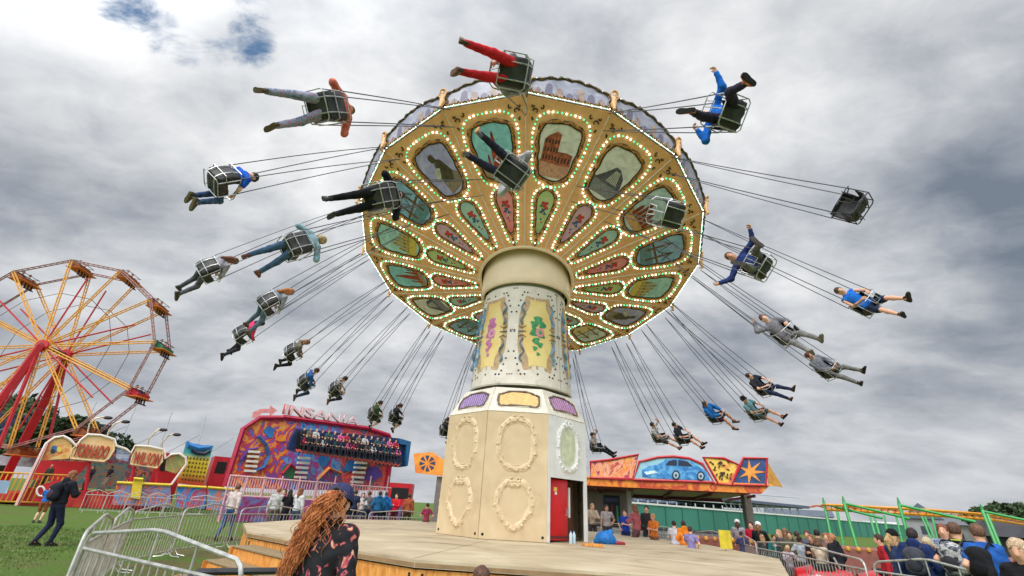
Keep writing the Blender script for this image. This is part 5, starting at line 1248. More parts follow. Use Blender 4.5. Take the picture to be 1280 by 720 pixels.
for e, (p, c) in zip(rq.color_ramp.elements, [(0, (205, 60, 40)), (.12, (220, 110, 40)), (.25, (238, 205, 40)), (.58, (236, 215, 60)), (.72, (60, 175, 170)), (.95, (40, 130, 190))]): e.color = (*hexc(*c), 1)
q.links.new(rq.outputs[0], b_.inputs['Base Color'])
o = mb.build('tower_face', [sl_], t_, False, fi)
mb = MB()
for r_ in range(6):
    for c_ in range(7):
        u = 234+c_*4.2-r_*1.2; v = 572+r_*5.2+c_*.4; mb.path([PL.w(u-.9, v, -1.37), PL.w(u+.9, v+.1, -1.37)], .09, 5)
mb.build('hole_grille', [M('hole_dark', hexc(120, 90, 30), .6, namt=0)], o, True)
mb = MB(); PL.line(mb, [(236, 556), (248, 560), (262, 559)], .2, -1.3); PL.line(mb, [(240, 562), (246, 566), (256, 567), (262, 563)], .16, -1.3, 1); mb.build('blue_crest', [M('crest_blue', hexc(40, 120, 190), .4), M('crest_dark', hexc(25, 40, 70), .4)], o, True)
# red trailers
for px, off, lab in (([(200, 567), (229, 568), (222, 606), (190, 603)], -3.5, 'red trailer between the lettered sign and the yellow slide'), ([(269, 570), (287, 572), (281, 606), (262, 604)], -5, 'dark red trailer with a black window at the left of the mural ride'), ([(487, 603), (516, 606), (514, 618), (487, 616)], -2, 'red roofed kiosk just right of the mural ride')):
    PLx = PL if px[0][0] < 400 else Pl(V((-9.5, 44, 0)), V((1, .1, 0)))
    t_ = thing('trailer', lab, 'trailer', PLx.w(*px[3], off)); t_.location.z = 0; fi = Matrix.Translation(-t_.location)
    pts = [PLx.sz(u, v, off) for u, v in px]; x0 = min(p[0] for p in pts); x1 = max(p[0] for p in pts); z1 = max(p[1] for p in pts); mb = MB()
    mb.prism([(x0, .4), (x1, .4), (x1, z1), (x0, z1)], off-2.4, off, PLx.P, PLx.d, PLx.up, PLx.n); b_ = mb.build('body', [RED], t_, False, fi)
    mb = MB(); mb.prism([(x0+.3, z1-1.3), (x1-.3, z1-1.3), (x1-.3, z1-.4), (x0+.3, z1-.4)], off, off+.03, PLx.P, PLx.d, PLx.up, PLx.n); mb.build('window', [DARK], t_, False, fi)
    for x in (x0+.6, x1-.6):
        mb = MB(); c = PLx.P+PLx.d*x+PLx.n*(off-.1)+V((0, 0, .4)); mb.tube(c-PLx.n*.12, c+PLx.n*.12, .4, 14); mb.build('wheel', [DARK], t_, True, fi)
# curved lamps over the signs
for i, (b0, m1, m2, e_) in enumerate((((108, 548), (112, 530), (120, 523), (136, 522)), ((133, 548), (137, 537), (145, 529), (158, 527)), ((184, 558), (186, 549), (193, 541), (205, 537)), ((202, 562), (203, 553), (210, 545), (222, 543)))):
    t_ = thing('curved_lamp', 'thin curved lamp arm, %s of four above the orange signs' % ('first from the left', 'second from the left', 'third from the left', 'rightmost')[i], 'lamp', PL.w(*b0, -.6), group='curved lamps over the small ride'); fi = Matrix.Translation(-t_.location)
    mb = MB(); pts = [PL.w(*p, -.6) for p in (b0, m1, m2, ((m2[0]+e_[0])/2, min(m2[1], e_[1])-.6), e_)]; mb.path(pts, .055, 6); mb.build('arm', [M('lamp_arm', hexc(200, 180, 150), .4, .3)], t_, True, fi)
    mb = MB(); mb.ball(PL.w(e_[0]-1, e_[1]+.3, -.6), (.34, .2, .12), 8, 5); mb.build('lamp_head', [M('lamp_dark', hexc(40, 42, 48), .4)], t_, True, fi)
# ------------------------------------------------------------------ stand behind the wheel
def leafmass(name, label, c, size, n, leaf, col, cat, kind=None, trunk=None, seed=1):
    r = np.random.default_rng(seed); cl = r.normal(0, 1, (14, 3)); cl /= np.linalg.norm(cl, axis=1)[:, None]; cl *= r.uniform(.3, .8, (14, 1)); cl[:, 2] = cl[:, 2]*.8
    k = r.integers(0, 14, n); q = r.normal(0, 1, (n, 3)); q /= np.linalg.norm(q, axis=1)[:, None]; rad = .42*r.uniform(.35, 1, (n, 1))**.5*r.uniform(.6, 1.1, (14, 1))[k]
    P = (cl[k]+q*rad)*np.array(size)+np.array(c)
    a = r.normal(0, 1, (n, 3)); a /= np.linalg.norm(a, axis=1)[:, None]; b = np.cross(a, r.normal(0, 1, (n, 3))); b /= np.linalg.norm(b, axis=1)[:, None]; s_ = leaf*r.uniform(.5, 1.3, (n, 1))
    vv = np.stack([P-a*s_, P+b*s_*.6, P+a*s_, P-b*s_*.6], 1).reshape(-1, 3)
    me = bpy.data.meshes.new('crown'); me.vertices.add(4*n); me.vertices.foreach_set('co', vv.ravel()); me.loops.add(4*n); me.loops.foreach_set('vertex_index', np.arange(4*n)); me.polygons.add(n); me.polygons.foreach_set('loop_start', np.arange(0, 4*n, 4)); me.update(calc_edges=True)
    me.materials.append(Mramp('leaf_%d' % col[1], [(.3, tuple(x*.5 for x in hexc(*col))), (.55, hexc(*col)), (.75, tuple(x*1.6 for x in hexc(*col)))], .8, 3, 0, .8)); return me
def tree(u, v, dist, h, w_, label, seed):
    base = atdist(u, v, dist); base.z = 0; top = atdist(u, v, dist).z; h = top
    t = thing('tree', label, 'tree', base); mb = MB(); mb.path([(0, 0, 0), (.1, 0, h*.3), (0, .1, h*.6), (.1, 0, h*.85)], [w_*.06, w_*.045, w_*.03, .05], 8)
    for q in range(6): a = q*1.1; mb.path([(0, 0, h*(.35+.06*q)), (math.cos(a)*w_*.3, math.sin(a)*w_*.3, h*(.5+.06*q))], [w_*.025, .04], 5)
    mb.build('trunk', [M('bark', (.08, .06, .045), .9)], t)
    me = leafmass('crown', '', (0, 0, h*.68), (w_*.5, w_*.5, h*.36), 3500, w_*.035, (62, 82, 48), 'tree', seed=seed); link(bpy.data.objects.new('crown', me), t)
for i, (u, v, dist, w_, lab) in enumerate(((1246, 626, 95, 9, 'dark green tree behind the yellow track near the right edge'), (1279, 630, 95, 8, 'dark tree cut by the right edge'), (-20, 470, 70, 14, 'dark tree cut by the left edge behind the big wheel'), (18, 488, 78, 12, 'dark tree behind the upright legs of the big wheel'), (50, 497, 80, 12, 'dark tree seen through the big wheel right of its thick red legs'), (90, 512, 58, 7, 'dark tree above the swirl painted board of the small ride'), (122, 526, 60, 6, 'dark tree behind the first curved lamp'), (152, 543, 60, 5, 'low dark tree between the second and third curved lamps'))):
    tree(u, v, dist, 0, w_, lab, i+3)
sp_ = Pl(atdist(60, 560, 60), V((.8, .6, 0)))
t_ = thing('grandstand', 'dark banked spectator stand with a pale banner behind the big wheel', 'grandstand', (sp_.P.x, sp_.P.y, 0)); fi = Matrix.Translation(-t_.location)
crowdm = Mramp('crowd_speckle', [(.35, hexc(22, 30, 40)), (.52, hexc(44, 58, 82)), (.64, hexc(86, 84, 96)), (.78, hexc(190, 130, 110))], 4.5, 8, 1, .8)
mb = MB()
for r_ in range(6):
    z = 3.2+r_*.75; y = -r_*.9; mb.prism([(-16, z-.75), (7-r_*.7, z-.75), (7-r_*.7, z), (-16, z)], y-.9, y, sp_.P*1-V((0, 0, sp_.P.z)), sp_.d, sp_.up, sp_.n)
mb.build('tiers', [crowdm], t_, False, fi)
mb = MB(); mb.prism([(-16, 2.4), (11, 2.4), (11, 3.9), (-16, 3.9)], .05, .15, sp_.P*1-V((0, 0, sp_.P.z)), sp_.d, sp_.up, sp_.n); mb.build('banner', [Mramp('banner_pink', [(.4, hexc(205, 190, 210)), (.52, hexc(225, 215, 225)), (.62, hexc(190, 150, 190))], .9, 5, .5, .6)], t_, False, fi)
mb = MB()
for q in range(9):
    x = -15+q*3.3; a = sp_.P+sp_.d*x+sp_.n*.3; a.z = 0; mb.tube(a, a+V((0, 0, 9))-sp_.n*5, .06, 5); mb.tube(a+V((0, 0, 4)), a+sp_.d*3.3+V((0, 0, 7))-sp_.n*4, .04, 5)
mb.build('scaffold', [M('scaffold_grey', hexc(150, 155, 160), .5)], t_, True, fi)
# ------------------------------------------------------------------ mural ride with packed gondola
ID = V((.741, .671, 0)); PI_ = Pl(atdist(285, 600, 34), ID); PI_.P = V((PI_.P.x, PI_.P.y, 0))
t_ = thing('mural_ride', 'big fairground ride with a swirling orange, blue and red mural and pink letters on top', 'fairground ride', PI_.P); mi_ = Matrix.Translation(-t_.location)
OUTL = [(281, 608), (304, 536), (325, 522), (353, 522), (354, 521), (458, 535), (486, 544), (491, 556), (483, 613)]
def mural(name, cols, sc_, dist_=3.5, off=(0, 0, 0), bands=False):
    return Mramp(name, [(.28+.46*i/(len(cols)-1), hexc(*c)) for i, c in enumerate(cols)], sc_, 6, dist_, .35, offset=off)
mb = MB(); PI_.board(mb, [(281, 608), (304, 536), (325, 522), (353, 523), (372, 526), (362, 560), (352, 580), (350, 612)], 0, .3); mbm = mb.build('mural_left', [mural('mural_orange', [(40, 80, 170), (60, 130, 200), (150, 70, 160), (215, 60, 60), (245, 130, 50), (245, 180, 90), (215, 60, 110), (50, 110, 190)], .8)], t_, False, mi_)
mb = MB(); PI_.board(mb, [(372, 526), (428, 533), (424, 613), (350, 612), (352, 580), (362, 560)], 0, .3); mb.build('mural_middle', [mural('mural_blue', [(30, 70, 150), (50, 130, 205), (110, 170, 225), (120, 90, 180), (215, 60, 90), (60, 140, 205), (235, 140, 80)], .78, 3.0, (3, 1, 2))], t_, False, mi_)
mb = MB(); PI_.board(mb, [(428, 533), (458, 536), (486, 545), (490, 556), (483, 613), (424, 613)], 0, .3); mb.build('mural_right', [mural('mural_red', [(50, 90, 150), (200, 40, 60), (230, 70, 90), (235, 110, 60), (70, 60, 150), (80, 140, 120), (210, 60, 150)], .85, 3.0, (1, 5, 2))], t_, False, mi_)
mb = MB(); PI_.line(mb, OUTL, .16, .12); mb.build('crimson_edge', [M('crimson', hexc(175, 20, 60), .4)], t_, True, mi_)
mb = MB()
for (c, r, m) in (((337, 540), 6.5, 0), ((337, 540), 3.5, 3), ((318, 534), 3, 1), ((362, 590), 9, 2), ((440, 582), 9, 0), ((466, 592), 10, 3), ((476, 566), 6, 1), ((405, 575), 7, 0), ((352, 548), 5, 1)):
    PI_.board(mb, [(c[0]+r*(1+.22*math.sin(3*t+c[0]))*math.cos(t), c[1]+r*(1+.2*math.cos(2*t+c[0]))*math.sin(t)) for t in [2*PI*j/16 for j in range(16)]], .03+.004*r, .02, m)
for pts, w_, m in (([(322, 545), (332, 556), (335, 570), (328, 584), (312, 590)], .45, 0), ([(352, 592), (362, 580), (372, 590), (366, 602)], .35, 4), ([(300, 575), (310, 562), (322, 560)], .3, 3), ([(395, 600), (410, 585), (425, 592)], .4, 1), ([(430, 570), (445, 562), (460, 572), (452, 590)], .3, 2), ([(462, 560), (470, 575), (480, 570)], .25, 0)):
    mb.path([PI_.w(u, v, .05) for u, v in pts], w_, 6, m=m, flat=.2)
mb.build('mural_figures', [M('mb_blue', hexc(50, 120, 190), .4, nscale=1, namt=.4), M('mb_orange', hexc(235, 140, 60), .4, nscale=1, namt=.4), M('mb_green', hexc(60, 130, 90), .4, nscale=1, namt=.4), M('mb_violet', hexc(90, 60, 150), .4, nscale=1, namt=.4), M('mb_crimson', hexc(190, 40, 60), .4)], t_, False, mi_)
for (u, v) in ((316, 577), (379, 585), (450, 591)):
    mb = MB()
    for q in range(5):
        vv_ = v-13+q*6; uu = u+2.5-q*1.2; PI_.board(mb, [(uu-7, vv_-1.2), (uu+7, vv_-.4), (uu+6.5, vv_+2.4), (uu-7.5, vv_+1.6)], .5, .3)
    mb.build('louvre_lamps', [M('louvre_white', hexc(225, 220, 205), .5, nscale=2, namt=.15)], t_, False, mi_)
for k_, (txt, tu, tv) in enumerate((('INSANIA', 404, 521),)):
    # size from the run of letters in the photograph
    wa, wb_ = PI_.w(360, 513, .2), PI_.w(452, 530, .2); me = text_mesh(txt, 1.5, .08); me.materials.append(M('pink_letter', hexc(226, 196, 198), .4, namt=.05))
    xs_ = [v.co.x for v in me.vertices]; sx_ = ((wb_-wa).dot(PI_.d))/(max(xs_)-min(xs_)); o = bpy.data.objects.new('lettering', me); link(o, t_)
    zc = (PI_.w(372, 508, .2).z-PI_.w(374, 520, .2).z)/(1.5*.75)
    o.matrix_local = mi_ @ M4(PI_.w(tu, tv-1.0, .2), PI_.d, V((0, 0, 1)), PI_.n) @ Matrix.Diagonal((sx_, zc, 1, 1)); 
    me2 = text_mesh(txt, 1.5, .05); me2.materials.append(M('letter_rim', hexc(215, 105, 110), .4, namt=0)); o2 = bpy.data.objects.new('letter_rim', me2); link(o2, o); o2.matrix_local = Matrix.Translation((0, 0, -.12)) @ Matrix.Diagonal((1.03, 1.12, 1, 1))
mb = MB(); PI_.board(mb, [(315, 522), (317, 515), (326, 511), (338, 511), (338, 507), (347, 513), (338, 520), (338, 516), (328, 516), (320, 522)], .2, .12); mb.build('arrow_sign', [M('arrow_pink', hexc(235, 150, 150), .4)], t_, False, mi_)
mb = MB()
for q in range(10): u = 288+q*22; mb.tube(PI_.w(u, 595, 2.2), V((PI_.w(u, 600, 2.2).x, PI_.w(u, 600, 2.2).y, 0)), .05, 5)
for q in range(60): u = 290+q*3.3; a = PI_.w(u, 600, 2.2); a.z = 1.3; mb.tube(a, a+V((0, 0, 1.0)), .03, 4, cap=False)
a = PI_.w(286, 600, 2.2); b = PI_.w(490, 600, 2.2)
for z in (1.3, 2.3): a.z = z; b.z = z; mb.tube(a, b, .05, 5)
mb.build('platform_railing', [M('rail_pink', hexc(220, 170, 175), .45)], t_, True, mi_)
mb = MB(); s0 = PI_.sz(284, 606, 0)[0]; s1 = PI_.sz(484, 610, 0)[0]; mb.prism([(s0, .02), (s1, .02), (s1, 1.25), (s0, 1.25)], .01, 2.4, PI_.P, PI_.d, PI_.up, PI_.n); mb.build('front_platform', [mural('mural_base', [(60, 50, 90), (160, 50, 110), (90, 110, 170), (200, 120, 110)], .8)], t_, False, mi_)
# the gondola
GO = 2.0
mb = MB(); PI_.board(mb, [(360, 561), (366, 545), (371, 536), (500, 548), (500, 556), (512, 557), (508, 583), (500, 584), (440, 574), (372, 565)], GO, .5); gon = mb.build('gondola', [M('gondola_blue', hexc(26, 46, 92), .4, nscale=1, namt=.3)], t_, False, mi_)
mb = MB(); PI_.board(mb, [(372, 540), (498, 553), (497, 574), (370, 560)], GO+.03, .02); mb.build('seat_bank', [DARK], gon, False)
mb = MB()
for q in range(26): u = 372+q*5; v = 563+q*.73; mb.path([PI_.w(u-2.4, v-1, GO+.5), PI_.w(u, v+1.6, GO+.55), PI_.w(u+2.4, v-.6, GO+.5)], .07, 5)
mb.build('footrest_chain', [M('restraint_red', hexc(215, 90, 80), .4, namt=0)], gon, True)
mb = MB(); PI_.board(mb, [(500, 548), (514, 552), (510, 582), (508, 583), (508, 556), (500, 555)], GO+.3, 1.2); mb.build('end_cap', [M('cap_teal', hexc(40, 100, 150), .4)], gon, False)
# ------------------------------------------------------------------ roofed ride on the right
QA = onz(738, 597, 3.9); QB = onz(965, 607, 3.9); QD = (QB-QA); QD.z = 0; PQ = Pl(V((QA.x, QA.y, 0)), QD)
rr_ = thing('covered_ride', 'wide covered ride with painted rounding boards of a blue car and an orange star', 'fairground ride', (QA.x, QA.y, 0)); qi = Matrix.Translation((-QA.x, -QA.y, 0))
def qb(mb, n, m, sm=False, parent=None): return mb.build(n, m, parent or rr_, sm, qi if parent is None else None)
s0 = PQ.sz(738, 597)[0]-9; s1 = PQ.sz(962, 607)[0]
mb = MB(); mb.prism([(s0, 3.35), (s1-.6, 3.35), (s1, 3.9), (s0, 3.9)], -.5, .0, PQ.P, PQ.d, PQ.up, PQ.n)
qb(mb, 'cornice', [painted('cornice_orange', [(225, 110, 40), (240, 150, 50), (190, 50, 40), (235, 140, 50)], .8, 1.5)])
mb = MB(); mb.prism([(s0, 3.88), (s1+.2, 3.88), (s1+.2, 3.98), (s0, 3.98)], -.02, .12, PQ.P, PQ.d, PQ.up, PQ.n); qb(mb, 'edge_strip', [M('strip_orange', hexc(245, 150, 50), .4)])
mb = MB(); mb.prism([(s0, -.5), (s1-1.2, -.5), (s1-1.2, -11), (s0, -11)], 3.30, 3.42, PQ.P, PQ.d, PQ.n, PQ.up)
qb(mb, 'roof_deck', [painted('soffit_red', [(90, 24, 30), (170, 42, 48), (110, 30, 38)], .7, 1)])
mb = MB()
for q in range(8): x = s0+1+q*(s1-s0-2)/7; mb.prism([(x, -.52), (x+.12, -.52), (x+.12, -10.9), (x, -10.9)], 3.12, 3.29, PQ.P, PQ.d, PQ.n, PQ.up)
mb.prism([(s0, -10.6), (s1-1.4, -10.6), (s1-1.4, -10.9), (s0, -10.9)], 3.0, 3.28, PQ.P, PQ.d, PQ.n, PQ.up)
qb(mb, 'roof_beam', [M('beam_red', hexc(120, 30, 36), .5)])
def rboard(name, px, mats, extra=None, lab=None):
    mb = MB(); PQ.board(mb, px, .05, .12); o = qb(mb, name, [mats]); 
    if lab: tag(o, lab)
    mb = MB(); PQ.line(mb, px, .10, .07, closed=True); qb(mb, 'edge_moulding', [M('edge_crimson', hexc(190, 35, 50), .4)], True, o)
    return o
rboard('rounding_board', [(738, 597), (738, 577), (760, 575), (798, 568), (791, 599)], painted('board_flames', [(60, 90, 170), (200, 60, 60), (240, 180, 140), (235, 120, 60), (240, 190, 60), (225, 160, 130)], .75, 3), lab='flame painted rounding board by the tower')
o = rboard('rounding_board', [(792, 599.5), (799, 577), (808, 575), (822, 571.5), (842, 570.5), (862, 573), (878, 580), (893, 603)], painted('board_sky', [(120, 190, 215), (160, 205, 220), (90, 150, 200)], .8, 1), lab='rounding board with a blue painted car')
mb = MB()
PQ.board(mb, [(803, 596), (802, 588), (812, 582), (822, 581), (832, 574.5), (848, 573.5), (866, 577), (874, 584), (884, 590), (887, 600), (838, 599)], .09, .03, 0)
PQ.board(mb, [(832, 581.5), (836, 576), (846, 575), (846, 582)], .12, .02, 1); PQ.board(mb, [(848, 582), (848, 575), (860, 577), (866, 583)], .12, .02, 1)
PQ.board(mb, [(805, 590), (818, 588), (822, 591), (808, 593.5)], .12, .02, 3)
for u, v in ((845, 594), (876, 595)):
    for r, m in ((6.2, 1), (4.2, 2), (1.6, 1)): PQ.board(mb, [(u+r*.8*math.cos(t), v+r*math.sin(t)) for t in [2*PI*j/14 for j in range(14)]], .16+.02*(7-r), .02, m)
qb(mb, 'painted_car', [painted('car_blue', [(30, 80, 150), (60, 140, 205), (140, 205, 235)], 1.2, 1.5), M('car_dark', hexc(28, 40, 66), .4), M('car_alloy', hexc(170, 190, 205), .4), M('car_light', hexc(215, 235, 240), .4)], False, o)
o = rboard('rounding_board', [(879, 571.5), (905, 573), (924, 581), (914, 606), (898, 605)], painted('board_yellow', [(240, 190, 70), (245, 205, 90), (225, 90, 50)], 1.5, 1), lab='yellow and red rounding board with black flecks')
mb = MB()
for i in range(26):
    v = 576+random.random()*26; lo = 886+(v-576)*.5; u = lo+random.random()*(914-lo); a = random.random()*3; PQ.board(mb, [(u+r*math.cos(a+t)*1.1, v+r*math.sin(a+t)) for t, r in ((0, 2.6), (1.3, 1.0), (3.0, 2.4), (4.6, 1.1))], .09+.003*i, .02)
qb(mb, 'fleck_pattern', [DARKLINE], False, o)
o = rboard('rounding_board', [(926, 580), (929, 572.5), (959, 573), (957, 607), (915, 606)], M('board_navy', hexc(45, 75, 130), .4, nscale=2, namt=.3), lab='rounding board with an orange star burst on blue')
mb = MB(); PQ.board(mb, [(940+(16 if i % 2 == 0 else 5)*math.cos(t)*1.1-(2 if i % 2 else 0), 590+(16 if i % 2 == 0 else 5)*math.sin(t)) for i, t in enumerate([2*PI*j/14 for j in range(14)])], .10, .03); qb(mb, 'painted_star', [M('star_orange', hexc(240, 150, 60), .4, nscale=2, namt=.25)], False, o)
E0 = PQ.w(960, 573, 0); E1_ = PQ.w(960, 606, 0)
mb = MB(); mb.prism([(0, 3.95), (2.6, 3.95), (.1, 5.7), (0, 5.7)], -.06, .06, PQ.P+PQ.d*PQ.sz(960, 600)[0]+V((0, 0, 0)), (PQ.d*.55-PQ.n*.83).normalized(), PQ.up, PQ.n); o = qb(mb, 'return_board', [M('board_amber', hexc(235, 160, 40), .4, nscale=2, namt=.25)])
# the far left corner of the same ride, seen left of the tower
QL = Pl(V((*onz(522, 592, 3.9).xy, 0)), V((.93, -.36, 0)))
mb = MB(); QL.board(mb, [(519, 591), (517, 567), (540, 565), (552, 573), (560, 575), (560, 596)], .05, .15); o = qb(mb, 'rounding_board', [painted('board_orange', [(230, 120, 40), (245, 160, 60), (235, 140, 50)], .8, 1)]); tag(o, 'orange rounding board with a blue diamond left of the tower')
mb = MB(); c = (534, 579)
for i in range(8): t = i*PI/4; QL.board(mb, [(c[0]+10*math.cos(t-.25), c[1]+10*math.sin(t-.25)), (c[0]+10*math.cos(t+.25), c[1]+10*math.sin(t+.25)), (c[0]+3*math.cos(t), c[1]+3*math.sin(t))], .1, .03)
qb(mb, 'petal_pattern', [M('petal_navy', hexc(50, 60, 100), .4)], False, o)
mb = MB(); a = QL.w(550, 596, -.5); mb.box((a.x, a.y, a.z/2), (.5, .5, a.z)); qb(mb, 'pillar', [M('pillar_grey', hexc(120, 110, 105), .6)])
for (u, w_, m) in ((787, .35, M('pillar_pale', hexc(165, 160, 155), .6)), (935, .55, M('pillar_grey', hexc(120, 110, 105), .6))):
    a = PQ.w(u, 640, -3); mb = MB(); mb.box((a.x, a.y, 1.7), (w_, w_, 3.35), bev=.03); qb(mb, 'pillar', [m])
mb = MB(); mb.prism([(s0, 0.02), (s1-1, .02), (s1-1, .62), (s0, .62)], -10.5, -1.2, PQ.P, PQ.d, PQ.up, PQ.n); qb(mb, 'platform', [M('platform_grey', hexc(110, 108, 108), .7, nscale=2)])
a = PQ.sz(742, 640, -8)[0]; b = PQ.sz(786, 640, -8)[0]
mb = MB(); mb.prism([(a-6, .62), (b, .62), (b, 3.2), (a-6, 3.2)], -9, -8, PQ.P, PQ.d, PQ.up, PQ.n); kb = qb(mb, 'pay_booth', [M('booth_beige', hexc(172, 160, 150), .7, nscale=2, namt=.1)])
a = PQ.sz(755, 640, -7.9)[0]; b = PQ.sz(775, 640, -7.9)[0]
mb = MB(); mb.prism([(a, .7), (b, .7), (b, 3.0), (a, 3.0)], -8.02, -7.9, PQ.P, PQ.d, PQ.up, PQ.n); mb.prism([(a+.1, 2.5), (b-.1, 2.5), (b-.1, 2.8), (a+.1, 2.8)], -7.9, -7.86, PQ.P, PQ.d, PQ.up, PQ.n, 1)
for x, m in ((a+.15, 2), (a+(b-a)*.45, 3), (b-.3, 2)): mb.prism([(x, .8), (x+.15, .8), (x+.15, 2.2), (x, 2.2)], -7.9, -7.86, PQ.P, PQ.d, PQ.up, PQ.n, m)
qb(mb, 'doorway', [M('booth_dark', hexc(45, 50, 70), .5), M('booth_sign', hexc(90, 100, 150), .5), M('neon_green', hexc(70, 200, 110), .4), RED], False, kb)
# ------------------------------------------------------------------ green hoarding, stand, marquees, houses
HP = V((*onz(740, 624, 3.0).xy, 0)); HD = V((*onz(1130, 656, 3.0).xy, 0))-HP; PH_ = Pl(HP, HD)
t_ = thing('green_hoarding', 'long dark green hoarding with a white top rail across the right side', 'hoarding', HP); fi = Matrix.Translation(-HP); Lh = 150
mb = MB(); mb.prism([(-6, 0.02), (Lh, 0.02), (Lh, 2.9), (-6, 2.9)], -.1, 0, PH_.P, PH_.d, PH_.up, PH_.n); mb.build('panel', [M('hoarding_green', hexc(62, 128, 112), .7, nscale=.15, namt=.15)], t_, False, fi)
mb = MB(); mb.prism([(-6, 2.88), (Lh, 2.88), (Lh, 3.1), (-6, 3.1)], -.05, .12, PH_.P, PH_.d, PH_.up, PH_.n); mb.build('top_rail', [WHITE], t_, False, fi)
mb = MB()
for q in range(40): mb.prism([(-5+q*3.8, 0.02), (-4.85+q*3.8, .02), (-4.85+q*3.8, 2.87), (-5+q*3.8, 2.87)], .01, .08, PH_.P, PH_.d, PH_.up, PH_.n)
mb.build('batten_grille', [M('hoarding_post', hexc(45, 100, 88), .6)], t_, False, fi)
GA = Pl(V((*atdist(790, 640, 95).xy, 0)), V((1, .28, 0)))
t_ = thing('grandstand', 'long grey racing grandstand with open steel uprights behind the green hoarding', 'grandstand', GA.P); fi = Matrix.Translation(-GA.P)
x1 = GA.sz(905, 640)[0]; x2 = GA.sz(1003, 640)[0]
mb = MB(); z0 = 2.5; zt1 = GA.sz(850, 612)[1]
for r_ in range(6): mb.prism([(-14, z0+r_*.9), (x2, z0+r_*.9), (x2, z0+r_*.9+.5), (-14, z0+r_*.9+.5)], -14+0-r_*1.5, -12-r_*1.5, GA.P, GA.d, GA.up, GA.n)
mb.prism([(-14, 0), (x2, 0), (x2, 9), (-14, 9)], -24, -23, GA.P, GA.d, GA.up, GA.n)
mb.build('seat_tiers', [Mramp('seat_grey', [(.35, hexc(62, 72, 92)), (.55, hexc(110, 120, 138)), (.7, hexc(160, 165, 175))], 1.6, 6, .4, .8)], t_, False, fi)
mb = MB(); zr = GA.sz(950, 627)[1]; mb.prism([(x1, zr-.3), (x2+1, zr-.7), (x2+1, zr-.2), (x1, zr+.2)], -24, 1, GA.P, GA.d, GA.up, GA.n); mb.build('roof', [M('stand_roof', hexc(88, 96, 112), .6)], t_, False, fi)
mb = MB()
for q in range(26): x = -13+q*(x2+12)/25; mb.tube(GA.P+GA.d*x, GA.P+GA.d*x+V((0, 0, zr if x > x1 else zr-1.2)), .13, 5)
for z in (4.6, 6.6): mb.tube(GA.P+GA.d*-13+V((0, 0, z)), GA.P+GA.d*x2+V((0, 0, z)), .09, 5)
for q in range(10): x = x1+q*(x2-x1)/10; mb.tube(GA.P+GA.d*x+V((0, 0, zr)), GA.P+GA.d*(x+1.4)+V((0, 0, zr-2.2)), .08, 4)
mb.build('uprights', [M('upright_pale', hexc(175, 182, 188), .5)], t_, True, fi)
for i, (u, v, dist, w_, lab) in enumerate(((895, 642, 150, 13, 'low white marquee behind the woman in the red coat'), (922, 643, 152, 12, 'white marquee, second from the left beyond the green hoarding'), (950, 644, 154, 10, 'white marquee with a pointed roof beyond the middle of the queue'), (978, 645, 150, 6.5, 'small white pagoda tent right of the marquee row'), (1078, 651, 172, 16, 'long white tent behind the first green coaster posts'))):
    b = atdist(u, v, dist); zt_ = b.z; b.z = 0; t_ = thing('marquee', lab, 'marquee', b, -.4, 'white marquees'); mb = MB(); w2 = w_/2
    mb.box((0, 0, (zt_-1.6)/2), (w_, 6, zt_-1.6)); mb.build('wall', [M('tent_white', hexc(215, 218, 222), .7)], t_, False)
    mb = MB(); 
    if w_ < 7: mb.add([(-w2, -3, zt_-1.6), (w2, -3, zt_-1.6), (w2, 3, zt_-1.6), (-w2, 3, zt_-1.6), (-w2*.3, -.9, zt_-.5), (w2*.3, -.9, zt_-.5), (w2*.3, .9, zt_-.5), (-w2*.3, .9, zt_-.5), (0, 0, zt_+.6)], [(0, 1, 5, 4), (1, 2, 6, 5), (2, 3, 7, 6), (3, 0, 4, 7), (4, 5, 8), (5, 6, 8), (6, 7, 8), (7, 4, 8)])
    else: mb.prism([(-3.2, zt_-1.58), (3.2, zt_-1.58), (0, zt_)], -w2-.1, w2+.1, V((0, 0, 0)), V((0, 1, 0)), V((0, 0, 1)), V((1, 0, 0)))
    mb.build('roof', [M('tent_white', hexc(215, 218, 222), .7)], t_, False)
